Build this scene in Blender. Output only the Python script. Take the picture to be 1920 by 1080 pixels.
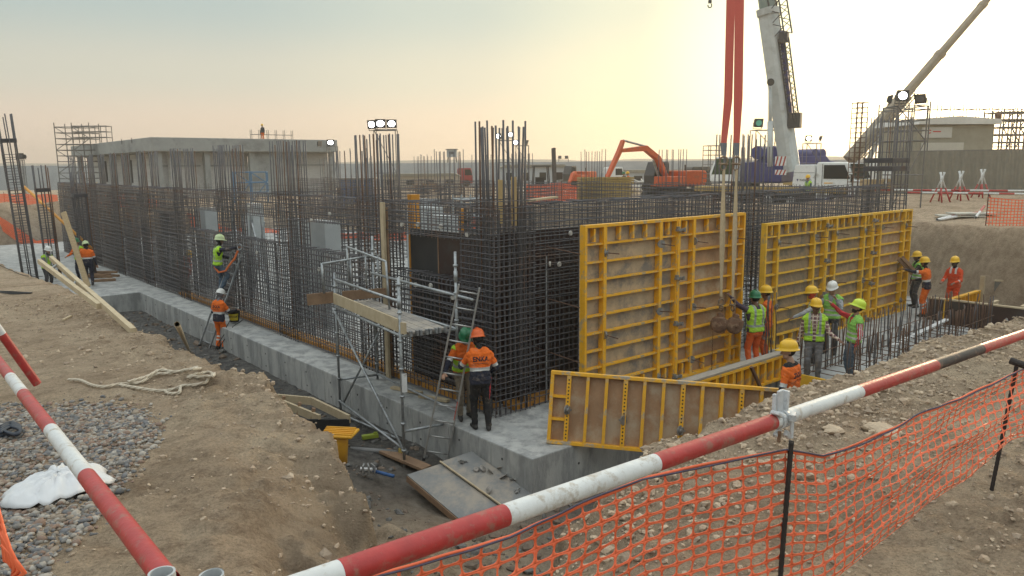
import bpy, bmesh, math, random
import numpy as np
from mathutils import Vector, Matrix
from mathutils.bvhtree import BVHTree
random.seed(7); rng = np.random.default_rng(11)
sc = bpy.context.scene
for o in list(bpy.data.objects): bpy.data.objects.remove(o)
COL = sc.collection
R_ = math.radians

# ------------------------------------------------------------------ camera
EYE = 4.6                                   # eye height over the footing top (z = 0); site ground is z = 3
FPX, HOR, ROLL = 1430.0, 311.0, R_(-0.5)
_p = math.atan((540 - HOR) / FPX)
_W = np.array([0, math.cos(_p), -math.sin(_p)])
_R0 = np.array([1.0, 0, 0]); _U0 = np.cross(_R0, _W)
_R = _R0 * math.cos(ROLL) + _U0 * math.sin(ROLL); _U = np.cross(_R, _W)
cam = bpy.data.cameras.new('camera'); camo = bpy.data.objects.new('camera', cam); COL.objects.link(camo)
cam.sensor_width = 36; cam.lens = 36 * FPX / 1920; cam.clip_start = 0.05; cam.clip_end = 9000
m = Matrix.Identity(4)
for i in range(3):
    m[i][0] = _R[i]; m[i][1] = _U[i]; m[i][2] = -_W[i]
m[2][3] = EYE
camo.matrix_world = m
sc.camera = camo

# ------------------------------------------------------------------ sky and sun
SUN_AZ, SUN_EL = R_(33.5), R_(4.5)
SUN = (math.sin(SUN_AZ) * math.cos(SUN_EL), math.cos(SUN_AZ) * math.cos(SUN_EL), math.sin(SUN_EL))
wd = bpy.data.worlds.new('World'); sc.world = wd; wd.use_nodes = True
nt = wd.node_tree; nt.nodes.clear(); N = nt.nodes; L = nt.links
out = N.new('ShaderNodeOutputWorld'); bg = N.new('ShaderNodeBackground')
sky = N.new('ShaderNodeTexSky'); sky.sky_type = 'NISHITA'; sky.sun_disc = False
sky.sun_elevation = SUN_EL; sky.sun_rotation = SUN_AZ
sky.altitude = 0; sky.air_density = 1.0; sky.dust_density = 1.5; sky.ozone_density = 1.0
def wmath(op, a, b=None):
    q = N.new('ShaderNodeMath'); q.operation = op
    for i, s in enumerate((a, b)):
        if s is None: continue
        if hasattr(s, 'links'): L.new(s, q.inputs[i])
        else: q.inputs[i].default_value = s
    return q.outputs[0]
def wramp(f, e):
    q = N.new('ShaderNodeValToRGB'); r = q.color_ramp; r.interpolation = 'EASE'
    while len(r.elements) < len(e): r.elements.new(.5)
    for el, (p, c) in zip(r.elements, e): el.position = p; el.color = tuple(c) + (1,)
    L.new(f, q.inputs[0]); return q.outputs[0]
def wmix(mode, f, a, b):
    q = N.new('ShaderNodeMixRGB'); q.blend_type = mode; q.inputs[0].default_value = 1
    for i, s in enumerate((f, a, b)):
        if hasattr(s, 'links'): L.new(s, q.inputs[i])
        elif i == 0: q.inputs[0].default_value = s
        else: q.inputs[i].default_value = tuple(s) + (1,)
    return q.outputs[0]
# a dusty evening sky all round: colour by height over the horizon, brighter and warmer towards the sun
tc = N.new('ShaderNodeTexCoord'); sp = N.new('ShaderNodeSeparateXYZ'); L.new(tc.outputs['Generated'], sp.inputs[0])
dp = N.new('ShaderNodeVectorMath'); dp.operation = 'DOT_PRODUCT'; L.new(tc.outputs['Generated'], dp.inputs[0]); dp.inputs[1].default_value = SUN
ang = wmath('DIVIDE', wmath('ARCCOSINE', dp.outputs['Value']), math.pi)          # 0 at the sun, 1 opposite
hgt = wmath('MAXIMUM', sp.outputs['Z'], 0.0)
dust = wramp(hgt, [(0, (.50, .395, .325)), (.05, (.46, .385, .32)), (.11, (.365, .365, .32)), (.19, (.255, .315, .315)), (.5, (.58, .63, .62)), (1, (.80, .85, .85))])  # unseen overhead stops brightened past the lower sky to light the ground
glow = wramp(ang, [(0, (5, 4.0, 2.4)), (.035, (2.2, 1.9, 1.2)), (.085, (.74, .66, .32)), (.14, (.25, .20, .08)), (.21, (.12, .095, .045)), (.30, (.04, .03, .015)), (.45, (0, 0, 0))])
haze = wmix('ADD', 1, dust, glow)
nis = wmix('MULTIPLY', 1, sky.outputs[0], (.07, .07, .07))
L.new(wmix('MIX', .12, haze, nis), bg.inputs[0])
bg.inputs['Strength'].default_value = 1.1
L.new(bg.outputs[0], out.inputs[0])
sl = bpy.data.lights.new('sun', 'SUN'); so = bpy.data.objects.new('sun', sl); COL.objects.link(so)
sl.energy = 1.5; sl.angle = R_(10); sl.color = (1.0, 0.74, 0.46)
so.rotation_euler = Vector(SUN).to_track_quat('Z', 'Y').to_euler()
vs = sc.view_settings; vs.view_transform = 'Standard'; vs.look = 'None'; vs.gamma = 1; vs.exposure = 0.74; vs.use_curve_mapping = False

# ------------------------------------------------------------------ materials
MATS = {}
def M(name, c, c2=None, scale=6.0, rough=0.7, metal=0.0, bump=0.0, bscale=None, c3=None, c3amt=0.35, s3=1.3, emit=0, coords='Object', spec=None, stretch=None):
    """procedural surface: two-tone noise, an optional third tone in larger patches, fine bump"""
    if name in MATS: return MATS[name]
    mt = bpy.data.materials.new(name); mt.use_nodes = True; n = mt.node_tree; N = n.nodes; L = n.links
    b = N['Principled BSDF']; b.inputs['Roughness'].default_value = rough; b.inputs['Metallic'].default_value = metal
    if spec is not None: b.inputs['Specular IOR Level'].default_value = spec
    c = tuple(c) + (1,) ; c2 = (tuple(c2) if c2 else tuple(x * 0.72 for x in c[:3])) + (1,)
    tc = N.new('ShaderNodeTexCoord'); src = tc.outputs[coords]
    if stretch:
        mp = N.new('ShaderNodeMapping'); mp.inputs['Scale'].default_value = stretch; L.new(src, mp.inputs[0]); src = mp.outputs[0]
    nz = N.new('ShaderNodeTexNoise'); nz.inputs['Scale'].default_value = scale; nz.inputs['Detail'].default_value = 6; nz.inputs['Roughness'].default_value = .65
    L.new(src, nz.inputs['Vector'])
    rp = N.new('ShaderNodeValToRGB'); rp.color_ramp.elements[0].position = .36; rp.color_ramp.elements[1].position = .64
    rp.color_ramp.elements[0].color = c2; rp.color_ramp.elements[1].color = c
    L.new(nz.outputs['Fac'], rp.inputs[0]); colr = rp.outputs[0]
    if c3:
        n3 = N.new('ShaderNodeTexNoise'); n3.inputs['Scale'].default_value = s3; n3.inputs['Detail'].default_value = 7; n3.inputs['Roughness'].default_value = .7
        L.new(src, n3.inputs['Vector'])
        r3 = N.new('ShaderNodeValToRGB'); r3.color_ramp.elements[0].position = .62 - c3amt * .4; r3.color_ramp.elements[1].position = .70 - c3amt * .25
        L.new(n3.outputs['Fac'], r3.inputs[0])
        mx = N.new('ShaderNodeMixRGB'); mx.inputs[2].default_value = tuple(c3) + (1,)
        L.new(r3.outputs[0], mx.inputs[0]); L.new(colr, mx.inputs[1]); colr = mx.outputs[0]
    L.new(colr, b.inputs['Base Color'])
    if bump:
        nb = N.new('ShaderNodeTexNoise'); nb.inputs['Scale'].default_value = bscale or scale * 4; nb.inputs['Detail'].default_value = 5
        L.new(src, nb.inputs['Vector'])
        bp = N.new('ShaderNodeBump'); bp.inputs['Strength'].default_value = min(1, bump); bp.inputs['Distance'].default_value = .02
        L.new(nb.outputs['Fac'], bp.inputs['Height']); L.new(bp.outputs[0], b.inputs['Normal'])
    if emit:
        b.inputs['Emission Color'].default_value = c; b.inputs['Emission Strength'].default_value = emit
    MATS[name] = mt; return mt

# ------------------------------------------------------------------ mesh helpers
def rot_to(d):
    """3x3 whose z column is along d"""
    d = np.asarray(d, float); d = d / (np.linalg.norm(d) + 1e-12)
    h = np.array([0, 0, 1.0]) if abs(d[2]) < .9 else np.array([1.0, 0, 0])
    x = np.cross(h, d); x /= np.linalg.norm(x); y = np.cross(d, x)
    return np.stack([x, y, d], 1)
class MB:
    def __init__(s): s.v = []; s.f = []; s.mi = []; s.n = 0; s.cur = 0
    def add(s, v, f):
        v = np.asarray(v, float).reshape(-1, 3); s.v.append(v)
        for q in f: s.f.append(tuple(i + s.n for i in q)); s.mi.append(s.cur)
        s.n += len(v); return s
    def box(s, c, d, rz=0, rot=None):
        x, y, z = np.asarray(d, float) / 2
        v = np.array([(i * x, j * y, k * z) for k in (-1, 1) for j in (-1, 1) for i in (-1, 1)])
        if rot is not None: v = v @ np.asarray(rot).T
        elif rz:
            cc, ss = math.cos(rz), math.sin(rz); v = v @ np.array([[cc, -ss, 0], [ss, cc, 0], [0, 0, 1]]).T
        return s.add(v + np.asarray(c), [(0, 2, 3, 1), (4, 5, 7, 6), (0, 1, 5, 4), (2, 6, 7, 3), (0, 4, 6, 2), (1, 3, 7, 5)])
    def beam(s, p, q, w, h, up=(0, 0, 1)):
        """rectangular bar from p to q, h along up"""
        p = np.asarray(p, float); q = np.asarray(q, float); d = q - p; l = np.linalg.norm(d); d /= l
        up = np.asarray(up, float); x = np.cross(d, up)
        if np.linalg.norm(x) < 1e-5: x = np.cross(d, (1, 0, 0))
        x /= np.linalg.norm(x); y = np.cross(x, d)
        return s.box((p + q) / 2, (w, l, h), rot=np.stack([x, d, y], 1))
    def bars(s, P, Q, r, n=5, caps=False):
        P = np.atleast_2d(np.asarray(P, float)); Q = np.atleast_2d(np.asarray(Q, float)); k = len(P)
        D = Q - P; D /= (np.linalg.norm(D, axis=1, keepdims=True) + 1e-12)
        Hh = np.where(np.abs(D[:, 2:3]) < .9, np.array([[0, 0, 1.0]]), np.array([[1.0, 0, 0]]))
        X = np.cross(Hh, D); X /= np.linalg.norm(X, axis=1, keepdims=True); Y = np.cross(D, X)
        a = np.arange(n) * 2 * math.pi / n
        r = np.broadcast_to(np.asarray(r, float), (k,))
        O = (X[:, None] * np.cos(a)[None, :, None] + Y[:, None] * np.sin(a)[None, :, None]) * r[:, None, None]
        V = np.concatenate([P[:, None] + O, Q[:, None] + O], 1).reshape(-1, 3)
        base = s.n; s.v.append(V); s.n += len(V)
        for i in range(k):
            o = base + i * 2 * n
            for j in range(n):
                j2 = (j + 1) % n; s.f.append((o + j, o + j2, o + n + j2, o + n + j)); s.mi.append(s.cur)
            if caps:
                s.f.append(tuple(o + n + j for j in range(n))); s.mi.append(s.cur)
                s.f.append(tuple(o + j for j in range(n))[::-1]); s.mi.append(s.cur)
        return s
    def bar(s, p, q, r, n=8, caps=True): return s.bars([p], [q], r, n, caps)
    def tube(s, pts, r, n=8, caps=True, closed=False):
        pts = np.asarray(pts, float); k = len(pts); rr = np.broadcast_to(np.asarray(r, float), (k,))
        T = np.gradient(pts, axis=0)
        if closed: T = np.roll(pts, -1, 0) - np.roll(pts, 1, 0)
        T /= (np.linalg.norm(T, axis=1, keepdims=True) + 1e-12)
        x = rot_to(T[0])[:, 0]; V = []; a = np.arange(n) * 2 * math.pi / n
        for i in range(k):
            x = x - T[i] * (x @ T[i]); x /= (np.linalg.norm(x) + 1e-12); y = np.cross(T[i], x)
            V.append(pts[i] + rr[i] * (np.cos(a)[:, None] * x + np.sin(a)[:, None] * y))
        f = []
        for i in range(k if closed else k - 1):
            i2 = (i + 1) % k
            for j in range(n):
                j2 = (j + 1) % n; f.append((i * n + j, i * n + j2, i2 * n + j2, i2 * n + j))
        if caps and not closed: f += [tuple(range(n))[::-1], tuple((k - 1) * n + j for j in range(n))]
        return s.add(np.concatenate(V), f)
    def lathe(s, prof, n=20, c=(0, 0, 0), rot=None, caps=True):
        a = np.arange(n) * 2 * math.pi / n; V = []; f = []
        for r, z in prof: V.append(np.stack([r * np.cos(a), r * np.sin(a), np.full(n, z)], 1))
        V = np.concatenate(V); k = len(prof)
        for i in range(k - 1):
            for j in range(n):
                j2 = (j + 1) % n; f.append((i * n + j, i * n + j2, (i + 1) * n + j2, (i + 1) * n + j))
        if caps: f += [tuple(range(n))[::-1], tuple((k - 1) * n + j for j in range(n))]
        if rot is not None: V = V @ np.asarray(rot).T
        return s.add(V + np.asarray(c), f)
    def prism(s, poly, t, rot=None, c=(0, 0, 0)):
        """polygon in local xz plane, thickness t along y (centred)"""
        n = len(poly); V = np.array([(x, -t / 2, z) for x, z in poly] + [(x, t / 2, z) for x, z in poly])
        f = [tuple(range(n)), tuple(range(n, 2 * n))[::-1]] + [(j, n + j, n + (j + 1) % n, (j + 1) % n) for j in range(n)]
        if rot is not None: V = V @ np.asarray(rot).T
        return s.add(V + np.asarray(c), f)
    def sheet(s, V, nu, nv, closed_u=False):
        f = []
        for i in range(nv - 1):
            for j in range(nu if closed_u else nu - 1):
                j2 = (j + 1) % nu; f.append((i * nu + j, i * nu + j2, (i + 1) * nu + j2, (i + 1) * nu + j))
        return s.add(V, f)
    def mesh(s, name, mats, smooth=False):
        me = bpy.data.meshes.new(name); v = np.concatenate(s.v) if s.v else np.zeros((0, 3))
        me.from_pydata(v.tolist(), [], s.f)
        for q in (mats if isinstance(mats, (list, tuple)) else [mats]): me.materials.append(q)
        if any(s.mi): me.polygons.foreach_set('material_index', s.mi)
        if smooth: me.polygons.foreach_set('use_smooth', [True] * len(s.f))
        me.update(); return me
    def build(s, name, mats, parent=None, smooth=False, loc=None, rz=0):
        me = s.mesh(name, mats, smooth); o = bpy.data.objects.new(name, me); COL.objects.link(o)
        if parent is not None: o.parent = parent
        if loc is not None: o.location = loc
        o.rotation_euler.z = rz
        return o
def bevel(o, w=.01, seg=2):
    b = o.modifiers.new('bevel', 'BEVEL'); b.width = w; b.segments = seg; b.limit_method = 'ANGLE'; return o
def tag(o, label=None, cat=None, group=None, kind=None):
    if label: o['label'] = label
    if cat: o['category'] = cat
    if group: o['group'] = group
    if kind: o['kind'] = kind
    return o
def thing(name, label, cat, loc=(0, 0, 0), rz=0, group=None):
    o = bpy.data.objects.new(name, None); COL.objects.link(o); o.location = loc; o.rotation_euler = (0, 0, rz)
    o.empty_display_size = .2
    return tag(o, label, cat, group)
def inst(me, name, parent=None, loc=(0, 0, 0), rot=(0, 0, 0), scale=None):
    o = bpy.data.objects.new(name, me); COL.objects.link(o)
    if parent is not None: o.parent = parent
    o.location = loc; o.rotation_euler = rot
    if scale is not None: o.scale = scale
    return o
def clone(o, parent=None):
    c = o.copy(); COL.objects.link(c); c.parent = parent
    for ch in list(o.children): clone(ch, c)
    return c
def text_mesh(txt, size, depth=.002, bold=0.0, shear=0.0):
    cu = bpy.data.curves.new('txt', 'FONT'); cu.body = txt; cu.size = size; cu.extrude = depth; cu.offset = bold; cu.shear = shear
    cu.align_x = 'CENTER'; cu.align_y = 'CENTER'; cu.resolution_u = 3
    o = bpy.data.objects.new('txt', cu); COL.objects.link(o)
    me = bpy.data.meshes.new_from_object(o.evaluated_get(bpy.context.evaluated_depsgraph_get()))
    bpy.data.objects.remove(o); bpy.data.curves.remove(cu); return me

# building frame: origin at the foot of the rebar corner, a along the right wall, b along the left wall
TH = R_(40.3); C0 = np.array([-0.317, 13.565, 0.0])
AX = np.array([math.cos(TH), math.sin(TH), 0]); BX = np.array([-math.sin(TH), math.cos(TH), 0])
def W3(a, b, z=0): return C0 + a * AX + b * BX + np.array([0, 0, z])
def AB(x, y):
    dx = x - C0[0]; dy = y - C0[1]; return dx * AX[0] + dy * AX[1], dx * BX[0] + dy * BX[1]

# ------------------------------------------------------------------ noise
def _h(ix, iy, s):
    n = (ix.astype(np.int64) * 374761393 + iy.astype(np.int64) * 668265263 + s * 1274126177) & 0x7fffffff
    n = ((n ^ (n >> 13)) * 1274126177) & 0x7fffffff
    return ((n ^ (n >> 16)) & 0xffff) / 65535.0
def vnoise(x, y, s=0):
    ix = np.floor(x); iy = np.floor(y); fx = x - ix; fy = y - iy
    fx = fx * fx * (3 - 2 * fx); fy = fy * fy * (3 - 2 * fy)
    return ((_h(ix, iy, s) * (1 - fx) + _h(ix + 1, iy, s) * fx) * (1 - fy) + (_h(ix, iy + 1, s) * (1 - fx) + _h(ix + 1, iy + 1, s) * fx) * fy) * 2 - 1
def fbm(x, y, sc_, o=4, s=0, g=.5):
    r = 0; a = 1; f = 1 / sc_; t = 0
    for k in range(o): r = r + a * vnoise(x * f + 13.7 * k, y * f - 7.1 * k, s + k); t += a; a *= g; f *= 2.03
    return r / t
def sstep(a, b, x):
    t = np.clip((x - a) / (b - a), 0, 1); return t * t * (3 - 2 * t)

# ------------------------------------------------------------------ ground with the pit
PIT = [(-5.5, 49), (-5.3, 24), (-5.2, 15.5), (-5.55, 4.6), (-5.95, 0), (-6.05, -2.6), (-6.15, -5.0), (-6.18, -5.9), (-6.42, -6.8), (-6.78, -7.4), (-7.0, -7.85),
       (-6.5, -8.15), (-5.9, -7.98), (-5.3, -7.95), (-4.6, -7.9), (-3.7, -7.8), (-2.7, -7.85), (-1.4, -7.95), (0, -8.2), (6, -8.6), (14, -8.4), (18.6, -7.5), (19.0, -3), (20.3, 1), (20.6, 20), (20.6, 49)]
def pit_sd(a, b):
    """signed distance to the pit outline, positive inside"""
    P = np.array(PIT); Q = np.roll(P, -1, 0); d = np.full(a.shape, 1e9); ins = np.zeros(a.shape, bool)
    for (x1, y1), (x2, y2) in zip(P, Q):
        ex, ey = x2 - x1, y2 - y1; t = np.clip(((a - x1) * ex + (b - y1) * ey) / (ex * ex + ey * ey), 0, 1)
        d = np.minimum(d, np.hypot(a - x1 - t * ex, b - y1 - t * ey))
        if abs(y2 - y1) > 1e-9:
            c = ((y1 > b) != (y2 > b)) & (a < (x2 - x1) * (b - y1) / (y2 - y1) + x1); ins ^= c
    return np.where(ins, d, -d)
def ztop(a, b):
    z = 3.0 - .056 * np.clip(b + 8, 0, 26) * sstep(1, -4, a) * (1 - sstep(26, 46, b))
    z = z - .5 * sstep(14, 18, a) * (1 - sstep(3, 12, b)) * (1 - sstep(20, 30, a))
    z = z - 1.25 * np.maximum(sstep(12, 34, b) * sstep(1, 6, a), np.maximum(sstep(7, 13, b) * sstep(20.5, 25, a), sstep(46, 54, b)))
    return z
def ground_z(x, y):
    a, b = AB(x, y); d = pit_sd(a, b)
    near = np.exp(-((x / 14) ** 2 + ((y - 6) / 16) ** 2))
    d = d + .11 * fbm(x, y, 1.5, 2, 5) + .07 * fbm(x, y, .5, 2, 9) + near * .055 * fbm(x, y, .2, 3, 11) + near * .16 * np.round(fbm(x, y, .7, 2, 12) * 3.5) / 3.5
    zt = ztop(a, b) + .06 * fbm(x, y, 2.6, 3, 1) + near * (.022 * fbm(x, y, .8, 3, 2) + .012 * fbm(x, y, .2, 3, 3))
    rough = np.exp(-((d + .3) / .5) ** 2)
    crumb = sstep(-.05, .35, fbm(x, y, 1.1, 3, 81)) * near
    zt = zt + crumb * (.055 * np.abs(fbm(x, y, .17, 3, 82)) + .018 * fbm(x, y, .07, 2, 83)) + near * (.009 * fbm(x, y, .09, 2, 84) - .03 * np.abs(fbm(x, y, .34, 3, 85)))
    lip = np.exp(-(((a + 6.9) / 1.0) ** 2 + ((b + 7.1) / 1.3) ** 2))
    zt = zt - lip * sstep(-.75, .05, d) ** 1.4 * (.42 + .25 * fbm(x, y, .28, 3, 86))
    zt = zt + rough * (.05 * np.abs(fbm(x, y, .35, 3, 21)) + .035 * fbm(x, y, .09, 2, 22))
    # loose spoil along the front edge
    zt = zt + .05 * np.exp(-((b + 8.35) / .42) ** 2) * sstep(-6.2, -4.5, a) * (1 - sstep(1, 4, a)) * (.4 + fbm(x, y, .5, 3, 31))
    zf = -.72 + .07 * fbm(x, y, .9, 4, 41) + .05 * np.abs(fbm(x, y, .25, 3, 42))
    # soil heaps inside the pit: by the corner, along the front and below the right-hand cliff
    zf = zf + .75 * sstep(-2.4, -3.8, b) * sstep(-1.5, 1.5, a) * (1 - sstep(5.0, 7.0, a))
    zf = zf + .8 * np.exp(-(((a + 4.3) / 1.25) ** 2 + ((b + 3.2) / 1.8) ** 2)) * (1 + .5 * fbm(x, y, .4, 3, 46)) - .25 * np.exp(-(((a + 1.5) / .9) ** 2 + ((b + .9) / 1.3) ** 2)) + .25 * np.exp(-(((a + 3.0) / 1.3) ** 2 + ((b - 1.6) / 1.6) ** 2))
    zf = zf + .65 * sstep(17.3, 18.5, a)
    w = 1.15 + .45 * fbm(x, y, 1.7, 2, 51) - .68 * np.exp(-((a + 6.4) ** 2 + (b + 6.6) ** 2) / 5)
    t = np.clip(d / w, 0, 1)
    prof = sstep(-.12, 1, t) * 1.0; prof = (prof - sstep(-.12, 1, np.array(0.0))) / (1 - sstep(-.12, 1, np.array(0.0)))
    z = zt * (1 - prof) + zf * prof
    cl = (t > 0) & (t < 1)
    z = z + np.where(cl, (.26 * fbm(x, y, .45, 3, 61) + .10 * fbm(x, y, .14, 2, 62)) * np.sin(np.pi * t), 0)
    far = np.hypot(x, y)
    z = z + .25 * fbm(x, y, 22, 3, 71) * sstep(45, 90, far) * .5
    return z, d, t
def _axis(segs):
    o = []
    for a, b, st in segs: o += list(np.arange(a, b, st))
    return o
gx = [-1000, -500, -250, -150, -100, -80, -65, -55, -48, -42, -37, -33] + _axis([(-30, -14, .4), (-14, -6, .16), (-6, -3.4, .07), (-3.4, 3.2, .034), (3.2, 6, .055), (6, 10, .12), (10, 24, .2), (24, 40, .7)]) + [41, 46, 52, 60, 70, 82, 100, 150, 250, 500, 1000]
gy = [-300, -100, -40, -15, -6, -3, -1.5, 0, .6] + _axis([(1.0, 2.2, .06), (2.2, 6.2, .034), (6.2, 9, .06), (9, 16, .1), (16, 34, .2), (34, 60, .6)]) + [60, 63, 67, 72, 80, 90, 105, 130, 170, 230, 320, 500, 800, 1100]
gx = np.array(gx, float); gy = np.array(gy, float)
GX, GY = np.meshgrid(gx, gy); GZ, GD, GT = ground_z(GX, GY)
def zg(x, y): return float(ground_z(np.array([float(x)]), np.array([float(y)]))[0][0])
nu, nv = len(gx), len(gy)
V = np.stack([GX, GY, GZ], -1).reshape(-1, 3)
idx = np.arange(nu * nv).reshape(nv, nu)
Fq = np.stack([idx[:-1, :-1], idx[:-1, 1:], idx[1:, 1:], idx[1:, :-1]], -1).reshape(-1, 4)
me = bpy.data.meshes.new('ground'); me.from_pydata(V.tolist(), [], Fq.tolist()); me.polygons.foreach_set('use_smooth', [True] * len(Fq))
GA, GB = AB(GX, GY)
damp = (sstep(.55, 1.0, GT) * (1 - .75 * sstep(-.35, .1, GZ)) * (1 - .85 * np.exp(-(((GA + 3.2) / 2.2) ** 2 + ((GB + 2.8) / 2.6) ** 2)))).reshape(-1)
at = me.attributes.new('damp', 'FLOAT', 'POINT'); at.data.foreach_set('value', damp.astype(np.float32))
cliff = np.maximum(sstep(.02, .2, GT) * (1 - sstep(.7, 1.0, GT)), np.exp(-(((GA + 6.9) / 1.0) ** 2 + ((GB + 7.1) / 1.3) ** 2)) * sstep(-.55, -.1, GD)).reshape(-1)
at = me.attributes.new('fresh', 'FLOAT', 'POINT'); at.data.foreach_set('value', cliff.astype(np.float32))
def soil_material():
    mt = bpy.data.materials.new('dry silty soil'); mt.use_nodes = True; n = mt.node_tree; N = n.nodes; L = n.links
    b = N['Principled BSDF']; b.inputs['Roughness'].default_value = .95; b.inputs['Specular IOR Level'].default_value = .2
    tc = N.new('ShaderNodeTexCoord')
    def noise(s, d=6, r=.65):
        q = N.new('ShaderNodeTexNoise'); q.inputs['Scale'].default_value = s; q.inputs['Detail'].default_value = d; q.inputs['Roughness'].default_value = r
        L.new(tc.outputs['Object'], q.inputs['Vector']); return q.outputs['Fac']
    def ramp(f, e):
        q = N.new('ShaderNodeValToRGB'); r = q.color_ramp
        while len(r.elements) < len(e): r.elements.new(.5)
        for el, (p, c) in zip(r.elements, e): el.position = p; el.color = tuple(c) + (1,)
        L.new(f, q.inputs[0]); return q.outputs[0]
    def mix(f, a, c, mode='MIX'):
        q = N.new('ShaderNodeMixRGB'); q.blend_type = mode
        for i, s in ((0, f), (1, a), (2, c)):
            if hasattr(s, 'links') or hasattr(s, 'is_linked'): L.new(s, q.inputs[i])
            else: q.inputs[i].default_value = s if i == 0 else tuple(s) + (1,)
        return q.outputs[0]
    base = ramp(noise(1.1, 8), [(.32, (.43, .325, .23)), (.47, (.57, .44, .32)), (.62, (.66, .53, .39))])
    base = mix(.75, base, ramp(noise(7, 9, .8), [(.37, (.58, .53, .49)), (.53, (1.12, 1.1, 1.07))]), 'MULTIPLY')
    base = mix(.75, base, ramp(noise(55, 5, .85), [(.35, (.55, .53, .52)), (.55, (1.15, 1.15, 1.15))]), 'MULTIPLY')
    fr = N.new('ShaderNodeAttribute'); fr.attribute_name = 'fresh'
    base = mix(fr.outputs['Fac'], base, ramp(noise(3.2, 8, .75), [(.34, (.32, .235, .165)), (.62, (.55, .43, .31))]))
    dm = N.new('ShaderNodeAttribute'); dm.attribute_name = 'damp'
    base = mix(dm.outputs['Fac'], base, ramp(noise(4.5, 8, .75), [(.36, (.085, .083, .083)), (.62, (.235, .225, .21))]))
    L.new(base, b.inputs['Base Color'])
    bp = N.new('ShaderNodeBump'); bp.inputs['Strength'].default_value = 1.0; bp.inputs['Distance'].default_value = .09
    mm = N.new('ShaderNodeMath'); mm.operation = 'ADD'; L.new(noise(16, 8, .75), mm.inputs[0]); L.new(noise(60, 5, .7), mm.inputs[1])
    L.new(mm.outputs[0], bp.inputs['Height']); L.new(bp.outputs[0], b.inputs['Normal'])
    return mt
MSOIL = soil_material(); me.materials.append(MSOIL); me.update()
g = bpy.data.objects.new('ground', me); COL.objects.link(g); tag(g, 'dry tan soil of the site with the excavated pit', None, None, 'structure')

# ------------------------------------------------------------------ materials used all over
MCONC = M('concrete', (.44, .45, .44), (.34, .35, .35), 1.6, .85, bump=.25, bscale=30, c3=(.22, .225, .22), c3amt=.3, s3=.8)
MCONCD = M('concrete dusty', (.46, .46, .445), (.33, .34, .34), 1.3, .9, bump=.3, bscale=25, c3=(.25, .255, .255), c3amt=.42, s3=1.7, stretch=(1.5, 1.5, .45))
MREBAR = M('rebar steel', (.115, .110, .118), (.075, .073, .080), 3.0, .55, .15, c3=(.13, .08, .06), c3amt=.2, s3=.9)
MREBARR = M('rusty rebar', (.16, .09, .06), (.10, .06, .045), 3.0, .75, .2)
MYEL = M('formwork yellow paint', (.88, .46, .028), (.78, .39, .022), 5, .5, bump=.1, c3=(.42, .33, .21), c3amt=.24, s3=4.5)
MYELW = M('worn yellow paint', (.86, .45, .03), (.74, .38, .03), 6, .6, bump=.15, c3=(.38, .34, .28), c3amt=.25, s3=4.5)
MPLY = M('form plywood', (.42, .265, .155), (.33, .205, .12), 3.2, .6, c3=(.45, .36, .26), c3amt=.4, s3=1.7)
MPLYG = M('soiled plywood', (.50, .385, .255), (.38, .30, .205), 4.0, .7, c3=(.22, .20, .18), c3amt=.38, s3=2.2)
MDARKPLY = M('dark film plywood', (.055, .030, .027), (.042, .026, .025), 2.5, .38, c3=(.05, .045, .045), c3amt=.3, s3=.9)
MWOOD = M('timber', (.46, .35, .21), (.36, .26, .15), 5, .8, stretch=(1, 1, 9), bump=.2)
MWOODP = M('pale timber', (.52, .43, .29), (.43, .34, .22), 4, .8, bump=.15)
MWOODB = M('brown timber', (.30, .19, .115), (.21, .13, .08), 4, .8, bump=.2)
MGALV = M('galvanised steel', (.42, .44, .45), (.30, .32, .34), 7, .45, .6, c3=(.22, .23, .24), c3amt=.3, s3=5)
MALU = M('aluminium', (.50, .50, .49), (.38, .38, .38), 8, .42, .7)
MSTEELW = M('white painted steel', (.72, .73, .73), (.62, .63, .63), 5, .5, c3=(.4, .38, .35), c3amt=.12, s3=5)
MBLACK = M('black rubber', (.018, .018, .02), (.012, .012, .013), 5, .7)
MORANGE = M('orange plastic net', (.93, .19, .08), (.84, .15, .06), 5, .5)
# ------------------------------------------------------------------ footing
def frame_thing(name, label, cat, group=None): return thing(name, label, cat, tuple(C0), TH, group)
pad = [(-.85, -1.95), (-.85, 20.3), (-4.6, 20.3), (-4.6, 46), (19.0, 46), (19.0, -1.95)]
bm = bmesh.new(); pv = [bm.verts.new((a, b, 0)) for a, b in pad]; fc = bm.faces.new(pv[::-1])
r = bmesh.ops.extrude_face_region(bm, geom=[fc]); bmesh.ops.translate(bm, verts=[v for v in r['geom'] if isinstance(v, bmesh.types.BMVert)], vec=(0, 0, -1.1))
bmesh.ops.recalc_face_normals(bm, faces=bm.faces[:])
me = bpy.data.meshes.new('footing'); bm.to_mesh(me); bm.free(); me.materials.append(MCONCD)
fo = bpy.data.objects.new('concrete_footing', me); COL.objects.link(fo); fo.location = C0; fo.rotation_euler.z = TH
bevel(fo, .02, 2); tag(fo, 'wide grey concrete footing slab under the rebar walls', None, None, 'structure')

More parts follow.
